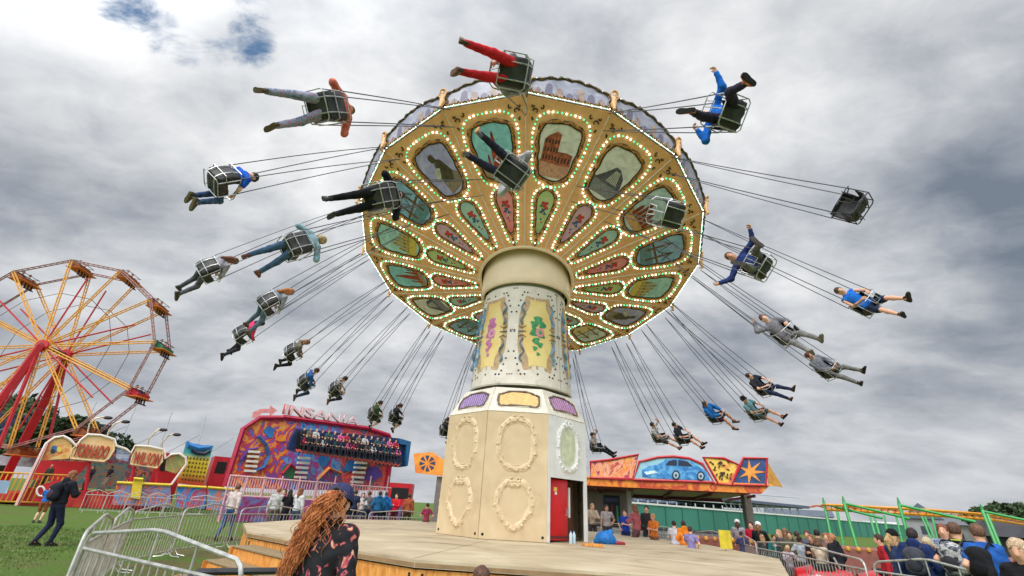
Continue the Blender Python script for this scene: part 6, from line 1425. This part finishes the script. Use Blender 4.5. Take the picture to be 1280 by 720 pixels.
for (u0, u1, vt, dist, dep, rc, wc, lab, gable) in ((955, 1040, 634, 150, 14, (92, 100, 112), (120, 125, 130), 'far low building with a long dark grey sloping roof', 0), (1125, 1170, 628, 100, 12, (92, 84, 84), (150, 150, 152), 'grey house with a pointed roof behind the yellow track', 1), (1168, 1262, 640, 98, 12, (110, 112, 116), (168, 168, 170), 'long pale grey building behind the yellow track', 0), (1225, 1330, 650, 60, 8, (60, 60, 64), (52, 52, 56), 'dark open shed with pale posts at the right edge', 0)):
    A = atdist(u0, vt, dist); B = atdist(u1, vt+(u1-u0)*.08, dist); zt_ = max(A.z, 3.2); A.z = 0; B.z = 0; d = (B-A); w_ = d.length; d.normalize(); n_ = V((d.y, -d.x, 0))
    t_ = thing('building', lab, 'building', (A+B)/2, math.atan2(d.y, d.x)); wh = zt_-(2.2 if gable else 1.6)
    mb = MB(); mb.box((0, dep/2, wh/2), (w_, dep, wh)); 
    mb.build('wall', [M('wall_%d' % wc[0], hexc(*wc), .8, nscale=.4)], t_, False)
    mb = MB()
    if gable: mb.prism([(-w_/2-.4, wh+.01), (w_/2+.4, wh+.01), (0, zt_)], -.4, dep+.4, V((0, 0, 0)), V((1, 0, 0)), V((0, 0, 1)), V((0, 1, 0)))
    else: mb.prism([(-.6, wh+.01), (dep+.6, wh+.01), (dep/2, zt_)], -w_/2-.4, w_/2+.4, V((0, 0, 0)), V((0, 1, 0)), V((0, 0, 1)), V((1, 0, 0)))
    mb.build('roof', [M('roof_%d' % rc[0], hexc(*rc), .7, nscale=.5)], t_, False)
    nwin = int(w_/3)
    for q in range(nwin):
        mb = MB(); x = -w_/2+(q+.5)*w_/nwin
        if wc[0] < 60: mb.box((x, -.06, wh/2), (.25, .1, wh-.1)); mb.build('post', [WHITE], t_, False)
        else: mb.box((x, -.02, wh*.55), (1.0, .05, 1.1)); mb.build('window', [M('window_glass', (.05, .06, .08), .15)], t_, False)
# ------------------------------------------------------------------ green and yellow coaster
TRK = [(1030, 631), (1058, 632), (1090, 634), (1125, 635.5), (1165, 638), (1205, 641), (1240, 644), (1290, 653)]
TP = [onz(u, v, 2.85) for u, v in TRK]
c_ = thing('small_coaster', 'small roller coaster with a yellow track on slanting green supports', 'roller coaster', (TP[3].x, TP[3].y, 0)); ci = Matrix.Translation((-TP[3].x, -TP[3].y, 0))
CGR = M('coaster_green', hexc(40, 150, 72), .4, nscale=3, namt=.15); CYL = M('coaster_yellow', hexc(225, 150, 40), .4, nscale=3, namt=.15)
mb = MB(); off = V((-.25, -.95, 0)).normalized()
pts2 = [p.lerp(q, k/4) for p, q in zip(TP[:-1], TP[1:]) for k in range(4)]+[TP[-1]]
for s in (-.45, .45): mb.path([p+off*s for p in pts2], .075, 6)
mb.path([p-V((0, 0, .28)) for p in pts2], .10, 6)
for p in pts2:
    mb.tube(p+off*.45, p-off*.45, .045, 5); mb.tube(p+off*.45, p-V((0, 0, .28)), .03, 4); mb.tube(p-off*.45, p-V((0, 0, .28)), .03, 4)
mb.build('track', [CYL], c_, True, ci)
mb = MB()
for s in (-.2, .3): mb.path([p+V((2.5, 5.5, .12*math.sin(i))) + off*s for i, p in enumerate(pts2)], .06, 6)
mb.build('rear_track', [M('track_rust', hexc(190, 95, 50), .5)], c_, True, ci)
for (u, v0, u1, v1, br) in ((1030, 629, 1038, 668, 1), (1045, 632, 1052, 672, 0), (1055, 628, 1075, 697, 1), (1086, 641, 1098, 682, 0), (1092, 642, 1104, 684, 0), (1105, 644, 1113, 684, 0), (1120, 645, 1127, 675, 0), (1124, 630, 1136, 676, 1), (1152, 645, 1170, 688, 0), (1156, 646, 1176, 690, 0), (1165, 645, 1176, 690, 0), (1228, 638, 1246, 680, 1), (1233, 640, 1252, 684, 0)):
    A = onz(u, v0, 2.95); q = onz(u, v0, 2.95); dd = math.hypot(A.x, A.y); B = atdist(u1, v1, dd*.97); B.z = 0
    A = A-off*0+V((0, 0, 0)); mb = MB(); mb.path([A, B], .085, 6)
    if br: mb.tube(A-V((0, 0, .05)), A+off*.2+V((1.9, -2.2, -.75)), .08, 6); mb.tube(A+V((0, 0, -.1)), A+V((0, 0, .35)), .10, 6, .03)
    mb.build('support_post', [CGR], c_, True, ci)
t_ = thing('coaster_car', 'low bright red coaster train seen through the railings', 'coaster train', V((*atdist(1104, 700, 14).xy, 0)), -.35); t_.scale = (.75, .75, .75)
mb = MB()
for i in range(3):
    x = -1.6+i*1.6; mb.lathe([(.001, -.8), (.35, -.72), (.48, -.3), (.50, .3), (.36, .72), (.001, .8)], 12, (x, 0, .55), R=Matrix.Rotation(PI/2, 3, 'Y'))
mb.build('body', [M('train_red', hexc(205, 30, 45), .25, coat=.5, nscale=2, namt=.05)], t_)
for i in range(3):
    mb = MB(); mb.box((-1.6+i*1.6, 0, .98), (.55, .7, .16), bev=.05); mb.build('seat', [DARK], t_)
    mb = MB(); mb.path([(-1.2+i*1.6, -.3, 1.0), (-1.3+i*1.6, -.3, 1.25), (-1.3+i*1.6, .3, 1.25), (-1.2+i*1.6, .3, 1.0)], .03, 6); mb.build('lap_bar', [RAILM], t_)
t_ = thing('toy_track_base', 'brick red and yellow edged ground boards under the coaster', 'ride base', V((*atdist(1100, 678, 21).xy, 0)), -.35)
mb = MB(); mb.box((0, 0, .5), (13, 3, .95)); mb.build('board', [M('base_brick', hexc(150, 90, 80), .7)], t_, False)
mb = MB()
for q in range(48): mb.ball((-6.2+q*.27, -1.52, .98), .07, 6, 4)
mb.build('edge_bulb_chain', [M('edge_amber', hexc(235, 170, 60), .4)], t_)
# ------------------------------------------------------------------ people
TPL = {
 'm': person_set(pose_stand('down'), .026, sleeve='long', legs='long', hair='short'),
 'mt': person_set(pose_stand(('hip', 'down')), .026, sleeve='short', legs='long', hair='short'),
 'mj': person_set(pose_stand('pocket', lean=.03), .026, sleeve='long', hair='short', top='jacket', hood=True),
 'f': person_set(pose_stand(('front', 'down')), .026, sleeve='long', hair='long', fat=.92),
 'fp': person_set(pose_stand('phone', headtilt=.5), .026, sleeve='long', hair='bob', fat=.92),
 'w': person_set(pose_stand('down', stride=.22, lean=.05), .026, sleeve='long', hair='short'),
 's': person_set(pose_stand(('front', 'hip')), .026, sleeve='short', legs='short', hair='short'),
 'cap': person_set(pose_stand('front'), .026, sleeve='long', hair='pony', cap=True, fat=.92)}
def crowd(u, v, dist, az, tpl, label, shirt, trousers, hair=(70, 48, 34), g=0., sk=0, **kw):
    top = atdist(u, v, dist); s_ = max(.5, min(1.12, (top.z-g)/1.72)); p = V((top.x, top.y, g))
    view = math.degrees(math.atan2(top.y, top.x)); rz = math.radians(view-90+az)      # az 0 = back towards the camera
    return put_person(TPL[tpl], Matrix.Translation(p) @ Matrix.Rotation(rz, 4, 'Z'), label, sk=sk, shirt=shirt, trousers=trousers, hair=hair, scale=s_, **kw)
# left walker (own pose and bag)
S = person_set(pose_stand(('down', 'front'), stride=.10, lean=.02), .018, sleeve='long', hair='bob', top='jacket', hood=True)
p = onz(50, 683, 0); top = atdist(88, 588, math.hypot(p.x, p.y))
wk = put_person(S, Matrix.Translation(p) @ Matrix.Rotation(-.3, 4, 'Z'), 'person with auburn hair and a black coat standing alone on the lawn, seen from behind', 1, (34, 36, 46), (36, 42, 66), (150, 92, 60), (24, 24, 26), (30, 30, 30), scale=top.z/1.72)
mt = Matrix.Translation(p) @ Matrix.Rotation(-.3, 4, 'Z') @ Matrix.Scale(top.z/1.72, 4)
def backpack(mt, label, m, m2, w_=.30, h_=.42, z=1.22, y=-.20):
    t = thing('backpack', label, 'backpack', mat=mt @ Matrix.Translation((0, y, z)))
    o = inst('bag_body', BPM[0], [m], t, Matrix.Diagonal((w_/.3, 1, h_/.42, 1))); inst('front_pocket', BPM[1], [m2], t, Matrix.Diagonal((w_/.3, 1, h_/.42, 1)))
    mb = MB()
    for s in (-1, 1): mb.path([V((s*.09, .07, .18)), V((s*.10, .17, .26)), V((s*.11, .27, .20)), V((s*.12, .26, -.02)), V((s*.13, .12, -.14))], .018, 5, flat=.5)
    mb.build('strap', [m2], t)
BPM = [sdf_mesh('bag_body', [('e', (0, 0, 0), I3, (.15, .09, .21)), ('c', (-.07, 0, -.12), (.07, 0, -.12), .085, .085), ('c', (-.07, 0, .1), (.07, 0, .1), .08, .08)], .02, [DARK], .05, wob=.003),
       sdf_mesh('front_pocket', [('e', (0, -.08, -.07), I3, (.11, .05, .10))], .02, [DARK], .03)]
backpack(mt, 'black backpack worn by the person alone on the lawn', cloth(36, 38, 48), cloth(70, 52, 62))
# foreground woman in a cap
hx_ = atdist(420, 603, 3.7); fpos = V((hx_.x, hx_.y, 0)); fs = hx_.z/1.735
J = pose_stand(('front', 'down'), lean=.07, headtilt=.30, headturn=.20)
S = person_set(J, .0105, sleeve='long', hair='short', cap=False, fat=.95)
floral = Mramp('floral_black', [(.40, hexc(24, 24, 30)), (.60, hexc(30, 28, 34)), (.615, hexc(150, 60, 84)), (.66, hexc(196, 92, 96)), (.70, hexc(206, 150, 96)), (.74, hexc(220, 200, 170))], 17, 1.5, .9, .85, stretch=(1.3, 1.3, .8))
auburn = Mramp('auburn_hair', [(.30, hexc(104, 50, 28)), (.48, hexc(190, 108, 60)), (.64, hexc(228, 156, 96)), (.8, hexc(245, 195, 135))], 42, 5, 1.2, .55, stretch=(1, 1, .25), bump=.7)
capm = M('navy_cap', hexc(42, 48, 92), .8, nscale=60, namt=.18, bump=.4, bscale=180)
FM = Matrix.Translation(fpos) @ Matrix.Rotation(math.radians(-14), 4, 'Z') @ Matrix.Scale(fs, 4)
fb = inst('person', S['body'], [skin(2)], None); fb.matrix_world = FM; tag(fb, 'person with long auburn ponytail, navy cap and black floral shirt nearest the camera', 'person')
inst('shirt', S['shirt'], [floral], fb); inst('trousers', S['trousers'], [cloth(40, 42, 52)], fb)
for m in S['_shoes']: inst('shoe', shoe_mesh(0), None, fb, m)
hd, HR = J['head'], J['HR']; hf = HR @ V((0, 1, 0)); hu = HR @ V((0, 0, 1)); hs = HR @ V((1, 0, 0))
inst('hair', S['hair'], [M('hair_dark_auburn', hexc(88, 48, 32), .6, nscale=50, namt=.4, bump=.5, bscale=120)], fb)
mb = MB(); mb.lathe([(.103, -.012), (.106, .0), (.104, .035), (.094, .07), (.074, .098), (.045, .116), (.012, .122), (.002, .122)], 36, hd+hu*.022-hf*.006, 0, R=HR)
cp_ = mb.build('cap', [capm], fb)
mb = MB()
for q in range(6): a = q*PI/3+.5; mb.path([hd+hu*.022-hf*.006+HR @ V((r_*math.cos(a), r_*math.sin(a), z)) for r_, z in ((.1065, .0), (.105, .035), (.095, .071), (.075, .099), (.046, .117), (.01, .1235))], .0016, 5)
mb.ball(hd+hu*.146-hf*.006, (.008, .008, .005), 8, 4); mb.path([hd+hu*.02-hf*.006+HR @ V((.107*math.cos(t), .107*math.sin(t), -.008)) for t in [2*PI*i/30 for i in range(30)]], .003, 5, True)
mb.build('stitching', [M('cap_seam', hexc(28, 32, 66), .8)], cp_)
pts = []
for i in range(13): a = -1.05+2.1*i/12; pts.append((.103*math.sin(a), .103*math.cos(a)))
o2 = [(.088*math.sin(a), .103*math.cos(a)+.085*math.cos(a*1.3)) for a in [1.05-2.1*i/12 for i in range(13)]]
mb = MB(); mb.prism(pts+o2, -.004, .004, hd+hu*.018-hf*.006, hs, (hf-hu*.18).normalized(), (hu+hf*.18).normalized()); mb.build('brim', [capm], cp_)
# ponytail out of the back of the cap: many wavy locks
po = hd-hf*.112+hu*.035; rl = random.Random(3); mb = MB()
for q in range(520):
    a = rl.uniform(0, 2*PI); r0 = rl.uniform(0, .028); r1 = rl.uniform(.0, 1.0)**.6*.085; n = 26; L_ = rl.uniform(.32, .60); ph = rl.uniform(0, 6); fr = rl.uniform(12, 24); am = rl.uniform(.010, .028); P_ = []
    for i in range(n):
        t = i/(n-1); drop = t**1.25*L_; out = .05*math.sin(min(1, t*2.6)*PI/2)+.02*math.sin(t*3); side = -.20*t*L_/.5
        rr2 = r0+(r1-r0)*min(1, t*2.2)*(1-.35*t)
        c = po-hf*out-V((0, 0, drop))+hs*side
        P_.append(c+hs*(rr2*math.cos(a)+am*math.sin(fr*t+ph))+hf*(rr2*.55*math.sin(a)+am*math.cos(fr*t*1.1+ph)))
    w0 = rl.uniform(.0018, .0042); mb.path(P_, [w0*(.6+.5*math.sin(PI*min(1, .15+i/(n-1)))) if i < n-2 else w0*.3 for i in range(n)], 5)
for q in range(70):                 # flyaway curls round the tail
    a = rl.uniform(0, 2*PI); t0 = rl.uniform(.05, .6); L_ = rl.uniform(.10, .24); ph = rl.uniform(0, 6); c0 = po-hf*.06-V((0, 0, t0**1.25*.55))+hs*(-.2*t0)+hs*(.10*math.cos(a))+hf*(.06*math.sin(a))
    mb.path([c0-V((0, 0, L_*i/9))+hs*(.022*math.sin(i*.9+ph)+.05*math.cos(a)*i/9-.06*i/9*L_)+hf*.018*math.cos(i*.8+ph) for i in range(10)], [.0022]*9+[.0008], 4)
mb.build('ponytail_hair', [auburn], fb)
mb = MB()
for q in range(26):                 # loose hair between cap and neck
    a = -2.3+q*.06 if q % 2 else -.85-q*.05; d0 = HR @ V((math.cos(a)*.098, math.sin(a)*.10, -.01)); P_ = [hd+hu*.02+d0, hd-hu*.03+d0*.95, hd-hu*.075+d0*.8+hs*.01*math.sin(q)]; mb.path(P_, [.006, .006, .003], 5)
mb.build('nape_hair', [auburn], fb)
mb = MB(); mb.path([po+hs*(.034*math.cos(t))+hu*(.034*math.sin(t)) for t in [2*PI*i/16 for i in range(16)]], .012, 7, True); mb.build('hair_tie', [M('tie_dark', (.02, .018, .02), .7)], fb)
# collar of the shirt
nk = J['neck']; mb = MB(); mb.path([nk+V((.078*math.sin(t), .068*math.cos(t)-.01, .045+.012*math.cos(t))) for t in [PI*.15+1.7*PI*i/22 for i in range(23)]], .016, 6, flat=1.6); mb.build('collar', [floral], fb)
# child at the bottom edge
top = atdist(603, 708, 3.6); S = person_set(pose_stand('down'), .013, hair='short'); s_ = top.z/1.72
put_person(S, Matrix.Translation((top.x, top.y, 0)) @ Matrix.Rotation(.2, 4, 'Z'), 'small child with brown hair, only the top of the head showing at the bottom edge', 0, (120, 90, 100), (50, 50, 70), (104, 70, 56), scale=s_)
# right hand queue
crowd(1113, 663, 11.2, -50, 'cap', 'person in a black cap and navy top with long blonde ponytail in the queue', (52, 66, 100), (40, 42, 55), (205, 165, 115), capc=(26, 24, 26))
b = crowd(1137, 660, 10.9, -15, 'mj', 'person in a navy hooded jacket with a grey backpack, beside the black cap', (34, 52, 96), (40, 42, 52), (48, 40, 40)); backpack(b.matrix_world, 'dark grey backpack on the navy hooded jacket', cloth(72, 74, 84), cloth(54, 56, 64))
crowd(1159, 671, 12.2, 150, 'fp', 'person with short blonde hair in olive facing us in the queue', (110, 110, 80), (60, 60, 60), (215, 195, 160))
crowd(1176, 655, 12.6, 170, 'f', 'laughing person in a blue patterned top facing us in the queue', Mramp('blue_pattern', [(.4, hexc(60, 80, 120)), (.55, hexc(170, 180, 200))], 20, 2, 1, .8), (60, 66, 90), (140, 80, 60))
b = crowd(1190, 653, 10.8, -10, 'mt', 'tall person in a black jacket wearing the patterned backpack', (30, 36, 48), (36, 40, 54), (105, 72, 56)); 
bpm = Mramp('camo_white', [(.38, hexc(40, 42, 50)), (.48, hexc(120, 125, 135)), (.56, hexc(205, 205, 205)), (.68, hexc(150, 140, 130))], 14, 4, 1.5, .8)
bpo = backpack(b.matrix_world @ Matrix.Rotation(-.5, 4, 'Z'), 'white, grey and black patterned backpack on the black jacket', bpm, cloth(60, 60, 66), .36, .46)
mb = MB(); nk_ = V((0, -.02, 1.47)); mb.path([nk_+V((.075*math.cos(t), .07*math.sin(t), 0)) for t in [2*PI*i/14 for i in range(14)]], .012, 6, True); mb.build('collar_trim', [M('hi_vis', hexc(200, 215, 60), .6)], b)
b = crowd(1219, 655, 10.2, 25, 'mt', 'person in a bright blue t-shirt with a black backpack, near the right edge', (40, 92, 170), (52, 54, 66), (120, 84, 64)); backpack(b.matrix_world @ Matrix.Rotation(-.9, 4, 'Z'), 'black backpack on the blue t-shirt', cloth(34, 34, 38), cloth(26, 26, 30))
S = person_set(pose_stand('down', headtilt=.2), .014, sleeve='long', hair='bob', fat=1.05)
top = atdist(1270, 673, 7.4); put_person(S, Matrix.Translation((top.x, top.y, 0)) @ Matrix.Rotation(math.radians(math.degrees(math.atan2(top.y, top.x))-90+160), 4, 'Z'), 'blonde person in a black top looking down at the right edge', 0, (32, 32, 36), (40, 42, 52), (214, 184, 150), scale=top.z/1.72)
crowd(1098, 668, 13, 100, 'm', 'person in a red top half hidden behind the black cap', (170, 40, 50), (50, 50, 60))
# queue in the middle right, behind the railing
Q = 'people queuing behind the right railing'
mid = [(921, 650, 20, 0, 'cap', 'person in a pale grey hoodie and white cap at the left of the queue', (168, 168, 176), (80, 84, 96), (90, 70, 50), dict(capc=(225, 222, 220))),
 (926, 664, 18, 30, 's', 'child in navy and white standing low by the white capped person', (70, 72, 110), (50, 52, 70), (60, 44, 34), {}),
 (938, 652, 19, 160, 'm', 'person in a bright red coat behind the railing', (190, 30, 56), (50, 50, 60), (70, 46, 36), {}),
 (947, 653, 18, -10, 'cap', 'person in a black coat and white cap beside the red coat', (36, 38, 42), (54, 54, 60), (150, 110, 70), dict(capc=(225, 222, 222))),
 (952, 668, 17, 40, 'f', 'person in dark grey with long fair hair leaning on the railing', (70, 72, 76), (60, 84, 110), (180, 140, 95), {}),
 (966, 668, 17, 200, 'm', 'person in teal half hidden in the queue', (40, 110, 110), (40, 44, 60), (60, 44, 36), {}),
 (973, 662, 17, 140, 'f', 'person with long blonde hair facing the railing', (90, 84, 90), (60, 60, 70), (205, 165, 120), {}),
 (980, 660, 17.5, 0, 'f', 'person with long brown hair and a navy coat seen from behind', (38, 48, 88), (50, 54, 70), (150, 110, 76), {}),
 (986, 664, 16.4, 170, 'mj', 'person in an olive green coat in the middle of the queue', (86, 88, 66), (54, 50, 46), (90, 66, 50), {}),
 (983, 681, 14.9, 200, 'fp', 'small fair haired child in pale mauve right behind the railing', (188, 176, 186), (110, 104, 108), (220, 185, 140), {}),
 (995, 664, 16.4, 20, 'm', 'person in a dark brown jacket in the queue', (66, 54, 48), (50, 46, 44), (70, 50, 38), {}),
 (998, 670, 15.4, -30, 'mt', 'person in a pale blue shirt bending over the railing', (176, 184, 196), (66, 66, 76), (60, 40, 34), {}),
 (1008, 663, 15.6, 170, 'mj', 'person in a grey blue jacket facing us in the queue', (96, 104, 124), (50, 52, 60), (110, 66, 56), {}),
 (1013, 668, 15, 150, 'f', 'person in a black gilet and rust scarf', (58, 48, 48), (60, 60, 76), (150, 96, 70), {}),
 (1020, 662, 15.6, 0, 'm', 'dark haired person at the back of the queue beside the cream coat', (84, 84, 92), (60, 60, 66), (44, 34, 30), {}),
 (1021, 672, 14, -20, 'fp', 'person in a cream fleece coat with brown hair seen from behind', (214, 196, 170), (110, 96, 84), (110, 76, 50), {}),
 (1031, 666, 14.6, 180, 'mt', 'person with reddish hair facing left in the queue', (120, 96, 88), (80, 78, 80), (170, 96, 70), {}),
 (1040, 667, 13.8, 60, 'mj', 'broad person in a black jacket at the right end of the middle queue', (34, 36, 42), (34, 36, 42), (190, 130, 90), {})]
for i, (u, v, dist, az, tp_, lab, a, b, hc, kw) in enumerate(mid): crowd(u, v, dist, az, tp_, lab, a, b, hc, sk=i, group=Q, **kw)
# people by the covered ride
RP = [(740, 626, 24, 200, 'f', 'person with fair hair at the tower edge near the covered ride', (190, 170, 150), (70, 60, 60), (190, 150, 110)),
 (758, 631, 23, 190, 'mt', 'person in a white and dark top by the pay booth door', (170, 160, 160), (60, 56, 66), (60, 44, 36)),
 (781, 637, 21, 160, 's', 'child in bright blue beside the person in pink', (40, 70, 180), (40, 50, 100), (70, 50, 40)),
 (793, 620, 20, 60, 'f', 'person in a dusty pink top standing clear of the crowd', (178, 96, 100), (110, 80, 84), (130, 84, 56)),
 (808, 632, 22, 170, 'm', 'person in dark clothes right of the pink top', (50, 48, 52), (50, 50, 56), (50, 38, 32)),
 (816, 642, 19, 140, 's', 'child in orange by the barrier', (214, 120, 50), (120, 90, 70), (190, 150, 100)),
 (842, 651, 17, 0, 's', 'person in a pale top sitting low behind the railing', (196, 194, 204), (70, 70, 90), (44, 34, 32)),
 (854, 651, 17, 10, 'mj', 'person in an orange vest and purple sleeves behind the railing', (226, 130, 40), (90, 84, 120), (60, 34, 34)),
 (862, 658, 15.5, -20, 's', 'child in lilac next to the orange vest', (140, 130, 180), (80, 80, 120), (70, 50, 40))]
for i, (u, v, dist, az, tp_, lab, a, b, hc) in enumerate(RP): crowd(u, v, dist, az, tp_, lab, a, b, hc, sk=i, group='people near the covered ride')
# people by the mural ride and the small ride
LPp = [(298, 605, 20, -30, 'w', 'person in a white top and blue jeans walking behind the steps', (206, 190, 186), (58, 88, 130), (120, 80, 60)),
 (350, 609, 22, 0, 'm', 'person in a pale grey top watching the mural ride', (196, 196, 194), (110, 100, 90), (170, 110, 70)),
 (357, 611, 23, 150, 'f', 'person in bright pink left of the black dress', (205, 60, 110), (60, 60, 80), (90, 60, 44)),
 (364, 612, 22, 20, 'f', 'person in black with long dark hair in front of the mural', (36, 34, 40), (34, 34, 44), (44, 30, 26)),
 (377, 610, 21.5, -40, 'f', 'person in a white blouse and long brown hair just left of the auburn ponytail', (216, 216, 218), (70, 84, 110), (140, 86, 54)),
 (446, 612, 27, 10, 'mt', 'person in navy behind the platform right of the cap', (48, 56, 88), (36, 40, 54), (50, 40, 34)),
 (455, 616, 28, 170, 'f', 'person in white and black behind the platform', (190, 186, 186), (50, 50, 60), (60, 44, 36)),
 (463, 614, 28, 30, 's', 'person in a striped top behind the platform', (120, 112, 120), (60, 70, 100), (80, 56, 40)),
 (476, 614, 26, 0, 'mj', 'person in a teal blue coat behind the platform', (34, 96, 140), (40, 44, 60), (50, 38, 32)),
 (484, 614, 26.5, 10, 'mj', 'stout person in a bright blue coat behind the platform', (40, 110, 180), (40, 44, 60), (90, 66, 50)),
 (497, 617, 27, 150, 'f', 'person in a scarlet coat right of the blue coats', (205, 36, 50), (90, 30, 40), (60, 40, 34)),
 (513, 614, 27, 0, 'm', 'person in rust brown at the edge of the kiosk', (170, 90, 60), (90, 60, 50), (80, 50, 40)),
 (535, 629, 22, 30, 's', 'small child with pink sleeves left of the tower', (160, 60, 90), (70, 80, 60), (60, 44, 36)),
 (66, 571, 30, 160, 'm', 'person in a pale cap riding behind the red panel', (60, 70, 60), (44, 44, 50), (190, 180, 170)),
 (118, 572, 31, 150, 'f', 'person in a dark top under the lettered sign', (56, 50, 60), (60, 60, 70), (70, 48, 36)),
 (141, 572, 30.5, 120, 'mt', 'person in black and beige standing between the two signs', (44, 44, 54), (150, 140, 120), (50, 38, 32)),
 (166, 590, 30, 170, 's', 'child in a red top below the right sign', (205, 50, 60), (60, 60, 90), (190, 140, 100)),
 (180, 588, 31, 180, 's', 'child in green below the right sign', (50, 120, 80), (60, 50, 60), (60, 44, 36)),
 (66, 606, 27, -20, 's', 'child in a bright blue top by the picket fence', (36, 104, 190), (150, 90, 60), (60, 44, 36)),]
for i, (u, v, dist, az, tp_, lab, a, b, hc) in enumerate(LPp):
    if 'between' in lab or 'sign' in lab or 'riding' in lab: crowd(u, v+(10 if u < 160 else 4), 43.5, az, tp_, lab, a, b, hc, g=1.0, sk=i)
    elif 'left of the mural' in lab: crowd(u, v+12, dist, az, tp_, lab, a, b, hc, sk=i)
    else: crowd(u, v, dist, az, tp_, lab, a, b, hc, sk=i)
# tiny seated riders: packed gondola and big wheel
TS = person_set(pose_sit(thigh=(88, 88), shin=(5, 5), hands='bar'), .036, sleeve='long', hair='short', face=False); TS['_shoes'] = TS['_shoes']
pal = [((44, 44, 52), 'black'), ((60, 70, 100), 'slate blue'), ((190, 190, 190), 'white'), ((170, 50, 70), 'crimson'), ((50, 90, 90), 'teal'), ((110, 100, 90), 'khaki'), ((205, 90, 140), 'pink'), ((36, 46, 80), 'navy')]
num = ['first', 'second', 'third', 'fourth', 'fifth', 'sixth', 'seventh', 'eighth', 'ninth', 'tenth', 'eleventh', 'twelfth', 'thirteenth', 'fourteenth', 'fifteenth', 'sixteenth']
for row in range(2):
    for q in range(16):
        u = 378+q*7.7+row*2.5; v = 549+q*.93+row*9.5; p = PI_.w(u, v, GO+.35-row*0+.25*row)
        c, cn = pal[(q*5+row*3) % 8]
        mt = M4(p, -PI_.d, PI_.n, V((0, 0, 1))) @ Matrix.Scale(.82, 4)
        put_person(TS, mt, 'gondola rider in a %s top, %s from the left in the %s row' % (cn, num[q], ('upper', 'lower')[row]), q % 3, c, (40, 42, 56), [(60, 44, 34), (150, 105, 70), (200, 160, 110)][(q+row) % 3], group='riders packed in the mural ride gondola')
wl = {1: 'top left gondola', 2: 'gondola at the very top', 3: 'gondola just right of the top', 4: 'upper right gondola', 5: 'green gondola on the right', 6: 'lower right red gondola'}
for k, nm in wl.items():
    c = (wv(k, -1)+wv(k, 1))/2; O = c-V((0, 0, .42))
    for s in (-1, 1):
        cc_, cn = pal[(k*3+s) % 8]; mt = M4(O+AX*(s*.32)-RD.normalized()*0, AX, RD.normalized(), V((0, 0, 1)))
        put_person(TS, mt, 'big wheel rider in %s, %s side of the %s' % (cn, 'left' if s < 0 else 'right', nm), k % 3, cc_, (50, 54, 74), (70, 50, 38), group='riders on the big wheel')
# ------------------------------------------------------------------ things left on the deck
p = onz(757, 680, .8); t_ = thing('blue_bag', 'crumpled bright blue jacket or bag with red straps lying on the deck by the tower', 'bag', p)
me = sdf_mesh('bag_cloth', [('e', (0, 0, .14), I3, (.26, .2, .17)), ('c', (-.2, 0, .1), (.15, .05, .28), .09, .08), ('c', (.1, 0, .06), (.32, 0, .05), .07, .05), ('c', (-.25, .05, .05), (0, 0, .2), .07, .1)], .018, [M('bag_blue', hexc(24, 110, 185), .6, nscale=8, namt=.35, bump=.5, bscale=14)], .04, wob=.012); link(bpy.data.objects.new('cloth', me), t_)
mb = MB(); mb.path([(.28, -.05, .04), (.42, -.1, .05), (.52, .0, .03)], [.05, .045, .03], 6); mb.build('strap', [M('strap_red', hexc(150, 40, 50), .7)], t_)
p = onz(741, 683, .8); t_ = thing('orange_block', 'orange wooden packing block at the foot of the tower', 'block', p); mb = MB(); mb.box((0, 0, .03), (.5, .3, .06), bev=.01); mb.build('block', [sk_], t_)
for i, u in enumerate((713.5, 717.5)):
    p = onz(u, 679.5, .8); t_ = thing('water_bottle', ('left', 'right')[i]+' one of two clear water bottles standing in the doorway', 'bottle', p, group='bottles in the doorway')
    mb = MB(); mb.lathe([(.0, 0), (.042, .0), (.045, .02), (.043, .12), (.045, .2), (.02, .25), (.016, .27)], 12); mb.build('bottle_body', [M('clear_plastic', hexc(190, 215, 225), .1, namt=0)], t_)
    mb = MB(); mb.lathe([(.019, .268), (.019, .29), (.0, .292)], 10); mb.build('lid', [M('lid_blue', hexc(60, 120, 180), .4)], t_)
p = PQ.w(906, 660, 10); p = V((*atdist(905, 660, 15.5).xy, 0)); t_ = thing('yellow_sign', 'small yellow sign board behind the railing at the left of the queue', 'sign', p, .4); mb = MB(); mb.box((0, 0, atdist(905, 664, 15.5).z-.2), (.42, .03, .45)); mb.build('panel', [M('sign_yellow', hexc(225, 205, 60), .5)], t_, False); mb = MB(); mb.tube((0, .03, 0), (0, .03, 1.1), .02, 6); mb.build('post', [STEEL], t_)
p = V((*atdist(315, 720, 5.2).xy, 0)); t_ = thing('step_handrail', 'dark handrail end beside the bottom step, left of the auburn ponytail', 'handrail', p, .55); mb = MB(); mb.path([(-.5, 0, 0), (-.5, 0, .86), (-.42, 0, .92), (.35, 0, .92), (.42, 0, .86), (.42, 0, 0)], .028, 8); mb.build('rail', [M('dark_rail2', (.05, .05, .055), .4, .4, namt=0)], t_)
